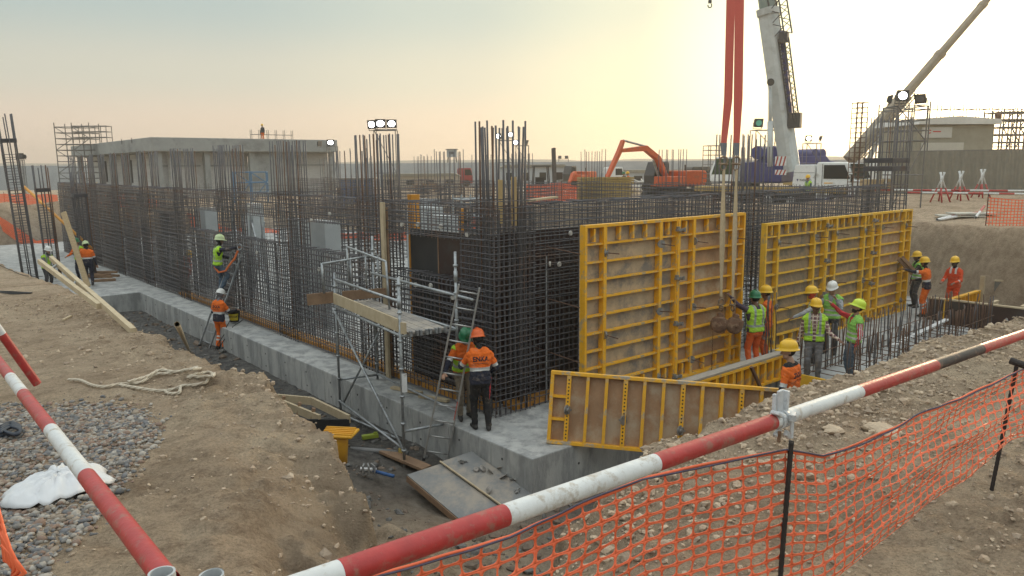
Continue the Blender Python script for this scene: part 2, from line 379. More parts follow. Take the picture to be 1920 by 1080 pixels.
# ------------------------------------------------------------------ rebar
def jit(n, s): return rng.normal(0, s, n)
def grid_mesh(mb, kind, off, u0, u1, z0, z1, su, sz, r=.0085, hook=False):
    """a mat of bars in the plane a=off (kind L, along b) or b=off (kind R, along a)"""
    us = np.arange(u0, u1 + 1e-6, su); us = us + jit(len(us), su * .07); zs = np.arange(z0 + .04, z1 + 1e-6, sz); zs = zs + jit(len(zs), sz * .06)
    def pt(u, o, z): return np.stack([o, u, z], -1) if kind == 'L' else np.stack([u, o, z], -1)
    n = len(us); t = jit(n, .012)
    top = z1 + np.abs(jit(n, .015))
    mid = (z0 + top) / 2
    o1 = np.full(n, off); oj = off + jit(n, .012)
    mb.bars(pt(us, o1, np.full(n, z0 - .0)), pt(us + t / 2, oj, mid), r, 4); mb.bars(pt(us + t / 2, oj, mid), pt(us + t, o1, top), r, 4)
    if hook:
        sgn = 1
        mb.bars(pt(us + t, o1, top), pt(us + t, o1 + .035 * sgn, top + .04), r, 4); mb.bars(pt(us + t, o1 + .035, top + .04), pt(us + t, o1 + .36, top + .035), r, 4)
    n = len(zs); cut = np.linspace(u0 - .05, u1 + .05, max(2, int((u1 - u0) / 1.6) + 2))
    zprev = zs + jit(n, .008)
    for i in range(len(cut) - 1):
        z2 = zs + jit(n, .010); o = np.full(n, off - .017)
        mb.bars(pt(np.full(n, cut[i]), o, zprev), pt(np.full(n, cut[i + 1]), o, z2), r, 4); zprev = z2
BARME = {}
def bar_mesh(L, r=.0135):
    k = (round(L, 1), r)
    if k not in BARME:
        mb = MB(); x = 0
        pts = [(random.gauss(0, .003) * i, random.gauss(0, .003) * i, L * i / 4) for i in range(5)]
        mb.tube(pts, r, 6); BARME[k] = [mb.mesh('rebar', MREBAR, True)]
        mb = MB(); pts = [(random.gauss(0, .003) * i, random.gauss(0, .003) * i, L * i / 4) for i in range(5)]
        mb.tube(pts, r, 6); BARME[k].append(mb.mesh('rebar', MREBARR, True))
    return BARME[k]
def cage(root, a0, a1, b0, b1, z1, top, na, nb, tz=.12, r=.0155, single=True, ztie=None, ladder=False, inset=None):
    """column cage: upright bars round the rim (each a part) and a stack of ties"""
    sp = []; box_ = (a0, a1, b0, b1)
    if inset: a0, a1, b0, b1 = inset
    for i in range(na): sp += [(a0 + (a1 - a0) * i / (na - 1), b0), (a0 + (a1 - a0) * i / (na - 1), b1)]
    for j in range(1, nb - 1): sp += [(a0, b0 + (b1 - b0) * j / (nb - 1)), (a1, b0 + (b1 - b0) * j / (nb - 1))]
    mb = MB()
    for a, b in sp:
        h = top + random.choice((-.09, -.04, 0, 0, .04))
        if single:
            me = bar_mesh(round(h, 1), r)[1 if random.random() < .14 else 0]
            inst(me, 'upright_bar', root, (a + random.gauss(0, .006), b + random.gauss(0, .006), 0), (random.gauss(0, .002), random.gauss(0, .002), random.uniform(0, 6)))
        else: mb.bars([(a, b, 0)], [(a + random.gauss(0, .02), b + random.gauss(0, .02), h)], r, 5)
    if not single: o = mb.build('upright_bars', MREBAR, root); o['kind'] = 'stuff'
    a0, a1, b0, b1 = box_
    mb = MB(); zs = np.arange(.06, z1, tz); zs = zs + jit(len(zs), tz * .08); e = .02
    c = [(a0 - e, b0 - e), (a1 + e, b0 - e), (a1 + e, b1 + e), (a0 - e, b1 + e)]
    for i in range(4):
        p, q = c[i], c[(i + 1) % 4]
        mb.bars([(p[0], p[1], z + random.gauss(0, .006)) for z in zs], [(q[0], q[1], z + random.gauss(0, .006)) for z in zs], .008, 4)
    if inset:
        for q in np.arange(0, 1.01, .125):
            for p_ in ((a0 + (a1 - a0) * q, b0), (a0 + (a1 - a0) * q, b1), (a0, b0 + (b1 - b0) * q), (a1, b0 + (b1 - b0) * q)): mb.bars([(p_[0], p_[1], 0)], [(p_[0] + random.gauss(0, .008), p_[1] + random.gauss(0, .008), ZW - .02)], .011, 5)
    if not ladder:
        for k in (.33, .67):
            mb.bars([(a0 - e, b0 + (b1 - b0) * k, z + .02) for z in zs], [(a1 + e, b0 + (b1 - b0) * k, z + .02) for z in zs], .008, 4)
    if ztie:
        for zz in ztie:
            for i in range(4):
                p, q = c[i], c[(i + 1) % 4]
                for dz in np.arange(0, .14, .022): mb.bars([(p[0], p[1], zz + dz)], [(q[0], q[1], zz + dz)], .012, 4)
    o = mb.build('ties', MREBAR, root); o['kind'] = 'stuff'
ZW = 3.85
# walls: each its own tied mat
wl = frame_thing('rebar_framework', 'long dark rebar wall with window openings behind the scaffold, running back to the left', 'rebar', 'rebar walls of the structure')
LCOL = [4.3, 8.9, 13.2, 17.5, 21.8, 26.1, 30.4, 34.7]
mb = MB(); mt = MB(); edges = [.85] + sum([[c - .6, c + .6] for c in LCOL], []) + [39]
for i in range(0, len(edges) - 1, 2):
    u0, u1 = edges[i], edges[i + 1]
    far = u0 > 17; sp = .138 if not far else .145
    if i == 0: zo0, zo1 = 2.38, 3.2
    elif not far: zo0, zo1 = 2.5, 3.25
    else: zo0, zo1 = 3.0, 3.02
    for off in ((.03, .42) if not far else (.03, .23, .42)):
        grid_mesh(mb, 'L', off, u0, u1, 0, zo0, sp, .12 if not far else .14, r=.0108 if not far else .013, hook=(off < .1 and not far))
        grid_mesh(mt, 'L', off, u0 - .1, u1 + .1, zo1, ZW, sp, .12 if not far else .14, r=.0095 if not far else .013, hook=(off < .1))
zl = np.arange(.05, 2.42, .19); zl2 = np.arange(3.28, ZW, .2)                 # long outer bars running past the columns
for z in list(zl) + list(zl2):
    cut = np.arange(.2, 39, 2.6); zj = z + jit(len(cut), .012); mb.bars([(-.05, cut[i], zj[i]) for i in range(len(cut) - 1)], [(-.05, cut[i + 1], zj[i + 1]) for i in range(len(cut) - 1)], .010, 5)
o = mb.build('wall_mat', MREBAR, wl); o['kind'] = 'stuff'
o = mt.build('beam_cage', MREBAR, wl); o['kind'] = 'stuff'
# cover spacers and the orange kicker strip at the foot
ms = MB(); ms.lathe([(.0, -.02), (.045, -.02), (.055, .0), (.045, .02), (0, .02)], 7, caps=False)
spm = ms.mesh('spacer', M('mortar spacer', (.52, .50, .46), (.42, .40, .37), 8, .9))
for b, z in ((1.25, 2.1), (2.0, 2.25), (2.55, 2.2), (3.1, 2.25), (1.6, 3.45), (2.4, 3.45), (3.0, 3.42), (.75, 3.35), (6.2, 3.5), (6.9, 2.1), (7.2, 3.3), (10.8, 2.2), (11.2, 3.5)):
    inst(spm, 'spacer', wl, (-.02, b, z), (0, math.pi / 2, random.random()))
mk = MB()
for k in range(8):
    b0 = .4 + k * 2.3
    if b0 < 18: mk.box((.23, b0 + 1.1, .06), (.34, 2.18, .10))
mk.build('kicker_board', M('kicker orange', (.58, .28, .05), (.45, .21, .05), 5, .7), wl)

wr = frame_thing('rebar_framework', 'rebar wall behind the yellow panels, running back to the right', 'rebar', 'rebar walls of the structure')
mb = MB()
for off in (.03, .42):
    grid_mesh(mb, 'R', off, 1.0, 7.2, 0, ZW, .13, .13, r=.0105, hook=(off < .1)); grid_mesh(mb, 'R', off, 8.7, 15.6, 0, ZW, .13, .13, r=.0105, hook=(off < .1))
mb.build('wall_mat', MREBAR, wr)['kind'] = 'stuff'
for a, z in ((1.35, 2.75), (1.6, 2.72), (1.9, 3.3)): inst(spm, 'spacer', wr, (a, -.02, z), (math.pi / 2, 0, random.random()))
mk = MB(); mk.box((1.3, .23, .06), (1.6, .34, .10)); mk.build('kicker_board', MATS['kicker orange'], wr)
mb = MB(); mb.bars([(1.95, .75, 0), (1.0, .75, 0), (1.3, .02, 0)], [(1.95, .75, 3.6), (1.02, .75, 3.4), (1.3, .02, 2.9)], .012, 6)
mb.build('support_rod', MGALV, wr)

wb = frame_thing('rebar_framework', 'rear rebar wall seen across the top of the structure in front of the excavator', 'rebar', 'rebar walls of the structure')
mb = MB()
for off in (16.4, 16.8): grid_mesh(mb, 'L', off, .8, 44, 1.2, ZW, .17, .15, r=.011)
mb.build('wall_mat', MREBAR, wb)['kind'] = 'stuff'
wc = frame_thing('rebar_framework', 'inner cross wall of thin rebar between the long walls', 'rebar', 'rebar walls of the structure')
mb = MB()
for off in (15.0, 15.35): grid_mesh(mb, 'R', off, 3.5, 16.2, 1.0, ZW, .17, .15, r=.011)
for off in (29.0,): grid_mesh(mb, 'R', off, 1.0, 16.2, .4, ZW, .22, .18)
# top mat of loose long bars lying across the walls
for k in range(14):
    a = random.uniform(1.2, 15); mb.bars([(a, random.uniform(.1, .6), ZW + .02)], [(a + random.uniform(3, 5), random.uniform(.1, .7), ZW + random.uniform(0, .12))], .009, 4)
mb.build('wall_mat', MREBAR, wc)['kind'] = 'stuff'

def column(label, a0, a1, b0, b1, top, na=4, nb=6, z1=ZW + .15, single=True, **k):
    t = frame_thing('rebar_cage', label, 'rebar cage', 'rebar column cages'); cage(t, a0, a1, b0, b1, z1, top, na, nb, single=single, **k); return t
column('tall corner column cage, thick upright bars beside the brown dark sheets', -.02, .95, -.02, .95, 5.35, 6, 6, tz=.115, r=.0185, inset=(.12, .78, .02, .64))
nm = ['just left of the scaffold tower', 'third from the corner', 'behind the man on the ladder', 'left of the man on the ladder', 'mid way down the long left wall', 'in front of the grey building', 'near the far end of the left wall', 'at the far left end of the wall']
for b, s in zip(LCOL, nm): column('dark rebar column in the left wall, ' + s, -.02, .46, b - .55, b + .55, 5.3, 3, 9 if b < 20 else 7, tz=.115 if b < 15 else .16)
column('rebar column cage between the two yellow wall panels', 7.25, 8.65, -.02, .46, 5.3, 8, 3)
column('tall rebar column cage at the right end of the yellow panels', 15.7, 16.9, -.05, .8, 6.0, 6, 5, ztie=[4.35, 4.6])
for b, s in ((5.2, 'in front of the crane carrier wheels'), (9.0, 'right of the slings by the blue crane'), (13.4, 'in front of the excavator cab'), (18.2, 'left of the excavator arm'), (21.5, 'beside the stacked yellow panels'), (27, 'behind the corner column, right side'), (33, 'behind the corner column, left side'), (39, 'in front of the far fence, centre left')):
    column('distant rebar column cage in the rear wall, ' + s, 16.35, 16.85, b - .5, b + .5, 5.25, 3, 4, tz=.2)
for a, s in ((5.5, 'left of the blue container'), (10, 'right of the blue container'),):
    column('rebar column cage in the inner cross wall, ' + s, a - .6, a + .6, 15, 15.4, 5.25, 6, 3, tz=.2)
# slim free-standing cages at the far left on the wide footing
for (x, y, tp, lean, s) in ((-19.75, 31.0, 6.75, .045, 'leftmost of three, leaning'), (-19.75, 32.6, 4.75, .025, 'middle of three'), (-18.35, 32.8, 4.5, .02, 'right of three, beside the leaning plank')):
    t = thing('rebar_cage', 'slim ladder-like rebar column cage at far left, ' + s, 'rebar cage', (x, y, 0), TH, 'slim rebar cages at far left')
    t.rotation_euler.y = -lean
    cage(t, -.24, .24, -.24, .24, tp - 1.5, tp, 3, 3, tz=.11, ladder=True, ztie=[tp - 1.05], r=.024)

# film-faced sheets of the inner form, seen dark through the mats
inf = frame_thing('inner_formwork', 'dark brown film-faced inner form sheets behind the rebar by the scaffold', 'formwork')
for b0, b1, z1, mt_ in ((.55, 2.55, 3.28, MDARKPLY), (2.57, 3.62, 3.26, M('grey film plywood', (.045, .047, .05), (.035, .036, .04), 2, .45))):
    mb = MB(); mb.box((.60, (b0 + b1) / 2, z1 / 2), (.05, b1 - b0, z1)); mb.build('sheet', mt_, inf)
mb = MB(); mb.box((.57, 2.56, 1.64), (.012, .03, 3.2)); mb.build('joint_strip', MWOODB, inf)
for a0, a1 in ((.62, 1.9), (1.92, 2.75)):
    mb = MB(); mb.box(((a0 + a1) / 2, .60, 1.68), (a1 - a0, .05, 3.36)); mb.build('sheet', MDARKPLY, inf)
mb = MB(); mb.box((.75, 3.72, 2.0), (.22, .16, 4.0)); mb.build('end_post', M('orange steel', (.68, .30, .03), (.5, .22, .03), 5, .5), inf)
mb = MB(); mb.box((.8, 2.0, 3.3), (.10, .12, .9)); mb.build('end_post', MATS['orange steel'], inf)
# grey precast / steel forms standing inside
for k, (a, b, w, h, rz) in enumerate(((1.6, 9.75, 1.0, 3.1, 0), (1.45, 11.1, .55, 3.1, .1), (3.4, 6.4, .7, 3.3, .2), (1.7, 19.9, 1.1, 3.1, 0), (6.5, 12.2, .9, 3.0, .1), (7.8, 13.5, 1.1, 3.1, .1), (5.2, 24, 1.2, 3.0, 0), (10.5, 17.5, 1.2, 3.2, 0))):
    t = frame_thing('precast_block', 'smooth grey concrete pier inside the rebar walls, %s' % ['behind the yellow-helmet man', 'left of the yellow-helmet man', 'right of the timber post', 'left of the man on the ladder', 'centre right', 'near the wire crate', 'far left', 'centre far'][k], 'block', 'concrete piers inside')
    mb = MB(); mb.box((a, b, h / 2), (w, .5, h), rz=math.pi / 2 + rz); bevel(mb.build('shaft', M('pier concrete', (.40, .42, .43), (.34, .36, .37), 1.5, .8), t), .015)

# form joints and tie holes left in the footing faces
hm_ = MB(); hm_.lathe([(0, .0), (.022, .0), (.022, .006), (0, .006)], 10, caps=False); TH_ = hm_.mesh('tie_hole', M('hole shadow', (.09, .09, .09), (.07, .07, .07), 5, .95))
jm_ = MB(); jm_.box((0, 0, 0), (.012, .014, .74)); JM_ = jm_.mesh('form_joint', MCONC)
for b in np.arange(-1.2, 20, 1.22):
    o = inst(JM_, 'form_joint', fo, (-.853, b + .3, -.4))
    for z in (-.22, -.55): inst(TH_, 'tie_hole', fo, (-.851, b + random.gauss(0, .02), z), (0, -math.pi / 2, 0))
for a in (0.2, 1.4): inst(TH_, 'tie_hole', fo, (a, -1.951, -.35), (math.pi / 2, 0, 0))
# ------------------------------------------------------------------ pixel helpers for placing (real depth given)
def at(u, v, d):
    q = _W + _R * (u - 960) / FPX + _U * (540 - v) / FPX
    return q * d + np.array([0, 0, EYE])
def atz(u, v, z):
    q = _W + _R * (u - 960) / FPX + _U * (540 - v) / FPX
    return q * ((z - EYE) / q[2]) + np.array([0, 0, EYE])

def toscr(x, y, z):
    q = np.array([x, y, z - EYE]); d = q @ _W; return 960 + FPX * (q @ _R) / d, 540 - FPX * (q @ _U) / d

# ------------------------------------------------------------------ wall formwork panels
RIB = {}
def ribm(key, dims, mat):
    if key not in RIB:
        mb = MB(); mb.box((0, 0, 0), dims); RIB[key] = mb.mesh('rib', mat)
    return RIB[key]
mpl = MB(); mpl.lathe([(.0, -.012), (.085, -.012), (.085, 0), (.04, .012), (.035, .04), (.0, .05)], 12, caps=False)
for k in (0, 1.57): mpl.box((0, 0, .035), (.13, .03, .022), rz=k)
NUT = mpl.mesh('wing_nut', M('tie nut steel', (.34, .33, .31), (.2, .2, .2), 12, .55, .5))
mr = MB(); mr.bar((0, 0, -.9), (0, 0, .34), .010, 6); ROD = mr.mesh('tie_rod', MREBARR)
def tie(root, x, y, z, rod=True):
    o = inst(NUT, 'wing_nut', root, (x, y, z), (math.pi / 2, 0, random.uniform(0, 3)))
    if rod: inst(ROD, 'tie_rod', root, (x, y, z), (math.pi / 2 + random.gauss(0, .05), random.gauss(0, .06), 0))
def wall_panel(root, x0, w, h, ply, yel, rows=10, stiles=(.2, .8), key=''):
    """one framed panel, ribs facing -y, between x0 and x0+w"""
    D = .12
    mb = MB(); mb.box((x0 + w / 2, .075, h / 2), (w - .02, .021, h - .02)); mb.build('plywood_face', ply, root)
    for x in (x0 + .03, x0 + w - .03):
        inst(ribm(('e', h, yel.name), (.056, D + .02, h), yel), 'edge_post', root, (x, 0, h / 2))
    for z in (.03, h - .03):
        inst(ribm(('r', round(w, 2), yel.name), (w - .115, D + .012, .056), yel), 'rail', root, (x0 + w / 2, 0, z))
    xs = [x0 + .058] + [x0 + w * s for s in stiles] + [x0 + w - .058]
    for s in stiles:
        inst(ribm(('s', h, yel.name), (.085, D + .006, h - .118), yel), 'stile', root, (x0 + w * s, -.004, h / 2))
    pitch = (h - .06) / rows
    for i in range(len(xs) - 1):
        l = xs[i] + (.044 if i > 0 else 0); r = xs[i + 1] - (.044 if i < len(xs) - 2 else 0); L_ = r - l
        for k in range(1, rows):
            inst(ribm(('h', round(L_, 3), yel.name), (L_, D - .02, .034), yel), 'rib', root, ((l + r) / 2, .004, .03 + k * pitch), (random.gauss(0, .03), 0, 0))
        ns = max(1, int(round(L_ / .42)) - 1) if L_ > .5 else 1
        for q in range(1, ns + 1):                                   # short stubs in the top and bottom rows
            for z in (h - .03 - pitch / 2, .03 + pitch / 2):
                inst(ribm(('q', round(pitch, 3), yel.name), (.05, D - .025, pitch - .09), yel), 'stub', root, (l + L_ * q / (ns + 1), .004, z))
def clamp_post(root, x, h, yel):
    mb = MB(); mb.box((x, -.075, h / 2), (.075, .03, h - .1)); mb.build('joint_post', yel, root)
    for f in (.03, .36, .64, .93):
        mb = MB(); mb.box((x, -.12, h * f), (.30, .05, .045)); mb.box((x - .1, -.13, h * f + .03), (.06, .06, .09)); mb.box((x + .1, -.13, h * f - .01), (.06, .06, .07)); mb.bar((x - .02, -.1, h * f - .06), (x + .03, -.22, h * f + .05), .012, 6)
        mb.build('clamp', MATS['tie nut steel'], root)
t = thing('formwork_panel', 'large yellow ribbed wall form held by the slings, tan and brown plywood', 'formwork', tuple(W3(1.62, -.62, .0)), TH, 'big yellow wall forms')
wall_panel(t, 0, 2.78, 3.5, MPLYG, MYEL, 10); wall_panel(t, 2.80, 2.45, 3.5, MPLY, MYEL, 10, (.22, .82)); clamp_post(t, 2.79, 3.5, MYEL)
for x, z in ((.56, 2.95), (.56, 1.35), (2.22, 3.0), (2.22, 1.6), (3.34, 2.98), (3.34, 1.55), (3.34, .38), (4.81, 2.95), (2.22, .2)): tie(t, x, -.07, z)
for z in (3.0, 2.0, .95): inst(ROD, 'tie_rod', t, (-.22, .2, z + .02), (math.pi / 2 + .1, -.5, 0))
t = thing('formwork_panel', 'long yellow ribbed wall form at the right with dark soiled plywood', 'formwork', tuple(W3(7.95, -.5, -.02)), TH, 'big yellow wall forms')
MPLYD = M('dark soiled plywood', (.38, .285, .18), (.26, .20, .135), 4.5, .7, c3=(.17, .15, .12), c3amt=.36, s3=2.2)
MYEL2 = M('dull yellow paint', (.82, .48, .035), (.70, .39, .03), 5, .6, bump=.1, c3=(.33, .27, .17), c3amt=.22, s3=3)
wall_panel(t, 0, 2.95, 3.2, MPLYD, MYEL2, 10); wall_panel(t, 2.97, 2.65, 3.2, MPLYD, MYEL2, 10, (.2, .82)); wall_panel(t, 5.64, 2.6, 3.2, MPLY, MYEL2, 10, (.2, .82)); clamp_post(t, 2.96, 3.2, MYEL2); clamp_post(t, 5.63, 3.2, MYEL2)
for x, z in ((.6, 2.7), (2.36, 2.72), (3.5, 2.75), (5.14, 2.72), (6.2, 2.75), (7.8, 2.7), (.6, 1.1), (2.36, 1.15), (3.5, 1.4), (5.14, 1.3), (7.8, .4)): tie(t, x, -.07, z)
mb = MB(); mb.beam((7.3, -.12, 1.75), (7.95, -.3, 1.25), .05, .12); mb.beam((7.38, -.2, 1.78), (8.0, -.38, 1.28), .05, .1); mb.build('hung_bracket', MWOODB, t)

# the loose panel lying on its long edge over the footing corner
p0 = np.array([.56, 12.22, .01]); p1 = np.array([4.25, 11.70, -.05]); dl = p1 - p0; Lp = float(np.linalg.norm(dl))
t = thing('formwork_panel', 'loose yellow framed panel lying on its long edge over the footing corner', 'formwork', tuple(p0), math.atan2(dl[1], dl[0]))
t.rotation_euler.x = R_(-9); t.rotation_euler.y = R_(3.0)
H = 1.22; mb = MB(); mb.box((Lp / 2, .055, H / 2), (Lp - .02, .02, H - .02)); mb.build('plywood_face', MPLY, t)
for z in (.03, H - .03): mb = MB(); mb.box((Lp / 2, 0, z), (Lp, .125, .058)); bevel(mb.build('rail', MYELW, t), .006)
for x in (.03, Lp - .03): mb = MB(); mb.box((x, 0, H / 2), (.058, .124, H - .12)); mb.build('edge_post', MYELW, t)
nr = 12; hm = MB(); hm.lathe([(0, 0), (.013, 0), (.013, .003), (0, .003)], 8, caps=False); HOLE = hm.mesh('hole', MBLACK)
for k in range(1, nr):
    x = Lp * k / nr; punched = k in (1, 4, 7, 10)
    inst(ribm(('lp', punched), (.07 if punched else .052, .112, H - .122), MYELW if not punched else MYEL), 'rib', t, (x, -.004, H / 2), (0, 0, random.gauss(0, .02)))
    if punched:
        mb = MB()
        for q in range(17): mb.lathe([(0, 0), (.014, 0), (.014, .002), (0, .002)], 8, (x, -.0605, .12 + q * .0605), rot=np.array([[1, 0, 0], [0, 0, -1], [0, 1, 0.]]), caps=False)
        mb.build('punched_holes', MBLACK, t)['kind'] = 'stuff'
        if k < 10: inst(NUT, 'wing_nut', t, (x, -.068, .62 - .03 * k), (math.pi / 2, 0, k))
for z in (.42, .80): mb = MB(); mb.box((Lp / nr / 2 + .01, -.002, z), (Lp / nr - .1, .1, .04)); mb.build('cross_rib', MYEL, t)

# low edge form on the footing in front of the slung panel
t = thing('edge_formwork', 'low yellow edge form topped with a grey plank, below the man in orange trousers', 'formwork', tuple(W3(2.3, -2.12, 0)), TH)
mb = MB(); mb.box((2.05, .07, .27), (4.1, .02, .52)); mb.build('plywood_face', MPLY, t)
for z in (.03, .51): mb = MB(); mb.box((2.05, 0, z), (4.1, .11, .05)); mb.build('rail', MYEL, t)
for k in range(15): inst(ribm('low', (.05, .10, .428), MYEL), 'rib', t, (.04 + k * .287, 0, .27))
for k in range(14): inst(ribm('lowd', (.10, .02, .428), MYEL2), 'rib', t, (.2 + k * .287, .045, .27))
mb = MB(); mb.beam((-.6, .06, .563), (4.12, .06, .563), .20, .045); bevel(mb.build('top_plank', M('weathered plank', (.38, .34, .29), (.27, .24, .20), 4, .85, stretch=(1, 8, 8)), t), .005)
mb = MB(); mb.beam((2.6, -.09, .52), (2.95, -.12, .0), .06, .05); mb.build('strut', MREBARR, t)
mb = MB(); mb.box((4.0, -.06, .2), (.05, .05, .05)); mb.build('bolt', MGALV, t)

# ------------------------------------------------------------------ slings from the crane
def strap(mb, pts, w, th, side):
    side = np.asarray(side, float); side /= np.linalg.norm(side); pts = np.asarray(pts, float); n = np.cross(side, (0, 0, 1)); w = np.broadcast_to(np.asarray(w, float), (len(pts),))
    V = []
    for p, ww in zip(pts, w): V += [p - side * ww / 2 - n * th / 2, p + side * ww / 2 - n * th / 2, p + side * ww / 2 + n * th / 2, p - side * ww / 2 + n * th / 2]
    mb.sheet(np.array(V), 4, len(pts), closed_u=True)
MSLING = M('red sling webbing', (.62, .13, .10), (.50, .095, .075), 9, .85, stretch=(20, 20, 1.2), bump=.25)
MBEIGE = M('beige sling webbing', (.52, .42, .27), (.40, .31, .20), 7, .85, stretch=(12, 12, 1), bump=.2)
MGREYW = M('grey sling sleeve', (.19, .20, .22), (.14, .15, .17), 8, .8)
MRUST = M('rusty steel', (.21, .115, .07), (.13, .075, .05), 9, .75, .35, c3=(.3, .2, .13), c3amt=.3, s3=6, bump=.3)
SD = 16.75
top = at(1378, -900, SD)
shk = MB(); shk.tube([(.055 * math.cos(q), 0, .055 * math.sin(q)) for q in np.linspace(-.9, math.pi + .9, 14)], .014, 7); shk.bar((-.07, 0, -.05), (.07, 0, -.05), .016, 7); SHK = shk.mesh('shackle', M('shackle steel', (.30, .22, .15), (.2, .15, .11), 9, .5, .6), True)
for sgn, xb, nme in ((-1, 1357, 'left'), (1, 1381, 'right')):
    g_ = thing('lifting_sling', 'wide red lifting sling with beige lower strap, %s leg of the pair' % nme, 'sling', tuple(at(xb, 560, SD)), 0, 'slings hanging in front of the yellow form')
    o3 = Vector(at(xb, 560, SD)); mb = MB()
    vv_ = np.r_[np.linspace(268, 185, 8), np.linspace(165, -900, 16)]; pts = []
    xm, xt = (1365.5, 1370.0) if sgn < 0 else (1384.0, 1386.5)
    for v in vv_:
        cx = xb + (xm - xb) * (268 - v) / 83 if v > 185 else xm + (xt - xm) * (185 - v) / 185
        pts.append(at(cx, v, SD) - o3)
    ws = np.interp(-vv_, [-268, -185, 0, 900], [.13, .19, .195, .20])
    strap(mb, pts, ws, .03, (1, -.25 * sgn, 0)); mb.build('red_webbing', MSLING, g_)
    mb = MB(); pts = [at(xb + .02 * k, 268 + 3.4 * k, SD) - o3 for k in range(8)]; strap(mb, pts, np.linspace(.14, .10, 8), .045, (1, -.25 * sgn, 0)); mb.build('sleeve', MGREYW, g_)
    inst(SHK, 'shackle', g_, at(xb, 301, SD) - o3, (0, .1, .3 * sgn), (1.5, 1.5, 1.5)); inst(SHK, 'shackle', g_, at(xb - 1, 313, SD) - o3, (math.pi, 0, 1.2 + sgn), (1.3, 1.3, 1.3))
    mb = MB(); xe = 1352 if sgn < 0 else 1374
    for off, w0 in ((-.018, .055), (.022, .06)):
        pts = [at(xb + (xe - xb) * q, 318 + (556 - 318) * q, SD) - o3 + np.array([off * math.sin(math.pi * q) * 1.6, off * 2, 0]) for q in np.linspace(0, 1, 14)]
        strap(mb, pts, w0 * .75 + .035 * np.sin(np.linspace(0, math.pi, 14)) * (1 if sgn < 0 else .55), .012, (1, .5 * off * 20, 0))
    mb.build('beige_strap', MBEIGE, g_)
    inst(SHK, 'shackle', g_, at(xe, 566, SD) - o3, (0, 0, .4), (1.2, 1.2, 1.2)); inst(SHK, 'shackle', g_, at(xe, 578, SD) - o3, (math.pi, 0, 1.9), (1.1, 1.1, 1.1))
    mb = MB(); c = at(xe - 4, 608, SD) - o3 if sgn < 0 else at(xe + 3, 610, SD) - o3
    mb.lathe([(.0, -.09), (.14, -.09), (.19, -.05), (.19, .05), (.14, .09), (0, .09)], 18, c, rot=rot_to((.25 * sgn, -1, .1)), caps=False)
    mb.lathe([(.0, -.12), (.05, -.12), (.05, .12), (0, .12)], 10, c, rot=rot_to((.25 * sgn, -1, .1)), caps=False); mb.box(c + np.array([.02, 0, .17]), (.1, .12, .16), rot=rot_to((.2, 0, 1)))
    mb.box(c + np.array([.12, 0, .05]), (.14, .1, .1), rz=.5); bevel(mb.build('hoist_block', MRUST, g_, True), .012)
    mb = MB(); q0 = c + np.array([-.14 * (1 if sgn < 0 else -.3), -.05, -.1])
    for k in range(22): mb.tube([q0 + np.array([.012 * math.cos(w) * (k % 2) + 0, .012 * math.cos(w) * (1 - k % 2), -.045 * k + .028 * math.sin(w)]) for w in np.linspace(0, 6.28, 7)[:-1]], .004, 4, closed=True)
    if sgn < 0: mb.build('load_chain', MRUST, g_)

# ------------------------------------------------------------------ starter bars and second footing at the right
sf = thing('starter_bars', 'rows of upright rusty starter bars standing round the right-hand footing', 'rebar', tuple(W3(0, 0, 0)), TH)
k = 0
for b, a0, a1, hh in ((-2.35, 6.6, 14.6, .95), (-3.45, 6.4, 14.6, .95)):
    for a in np.arange(a0, a1, .21):
        for e in (0, .07) if random.random() < .5 else (0,):
            h = hh + random.uniform(-.1, .1); inst(bar_mesh(round(h, 1), .0125)[random.random() < .5], 'starter_bar', sf, (a + e + random.gauss(0, .02), b + random.gauss(0, .04), 0.0), (random.gauss(0, .03), random.gauss(0, .03), random.random() * 6))
for b in np.arange(-3.4, -2.3, .2):
    for a in (14.7, 9.9): inst(bar_mesh(1.0, .0125)[random.random() < .5], 'starter_bar', sf, (a, b, 0), (random.gauss(0, .03), random.gauss(0, .03), 0))
for q in range(6): inst(bar_mesh(1.6, .012)[0], 'starter_bar', sf, (6.75 + .16 * q, -1.35 + .03 * q, 0.05), (random.gauss(0, .12), random.gauss(0, .12), 0))
mb = MB()
for z in (.06, .2, .45):
    for b in (-2.38, -3.48): mb.bars([(6.4, b, z)], [(14.7, b, z + .01)], .010, 5)
for a in np.arange(6.6, 14.6, .45): mb.bars([(a, -3.5, .06)], [(a + random.gauss(0, .05), -2.3, .07)], .009, 4)
mb.build('tie_bars', MREBARR, sf)['kind'] = 'stuff'
sl2 = MB(); sl2.box((10.6, -3.15, -.55), (8.6, 2.3, 1.06)); o = sl2.build('concrete_footing', MCONC, None, loc=tuple(C0), rz=TH); tag(o, 'lower blinding slab under the starter bars', None, None, 'structure')
o.location.z = .0
t = frame_thing('edge_formwork', 'orange-yellow low boards edging the starter bars beside the soil heap', 'formwork')
for a0, a1 in ((6.3, 9.2), (9.25, 12.2)): mb = MB(); mb.box(((a0 + a1) / 2, -4.33, .05), (a1 - a0, .05, .24)); mb.build('board', MYEL2, t)
mb = MB(); mb.box((6.25, -3.2, .06), (.05, 2.0, .26)); mb.build('board', MYEL2, t)
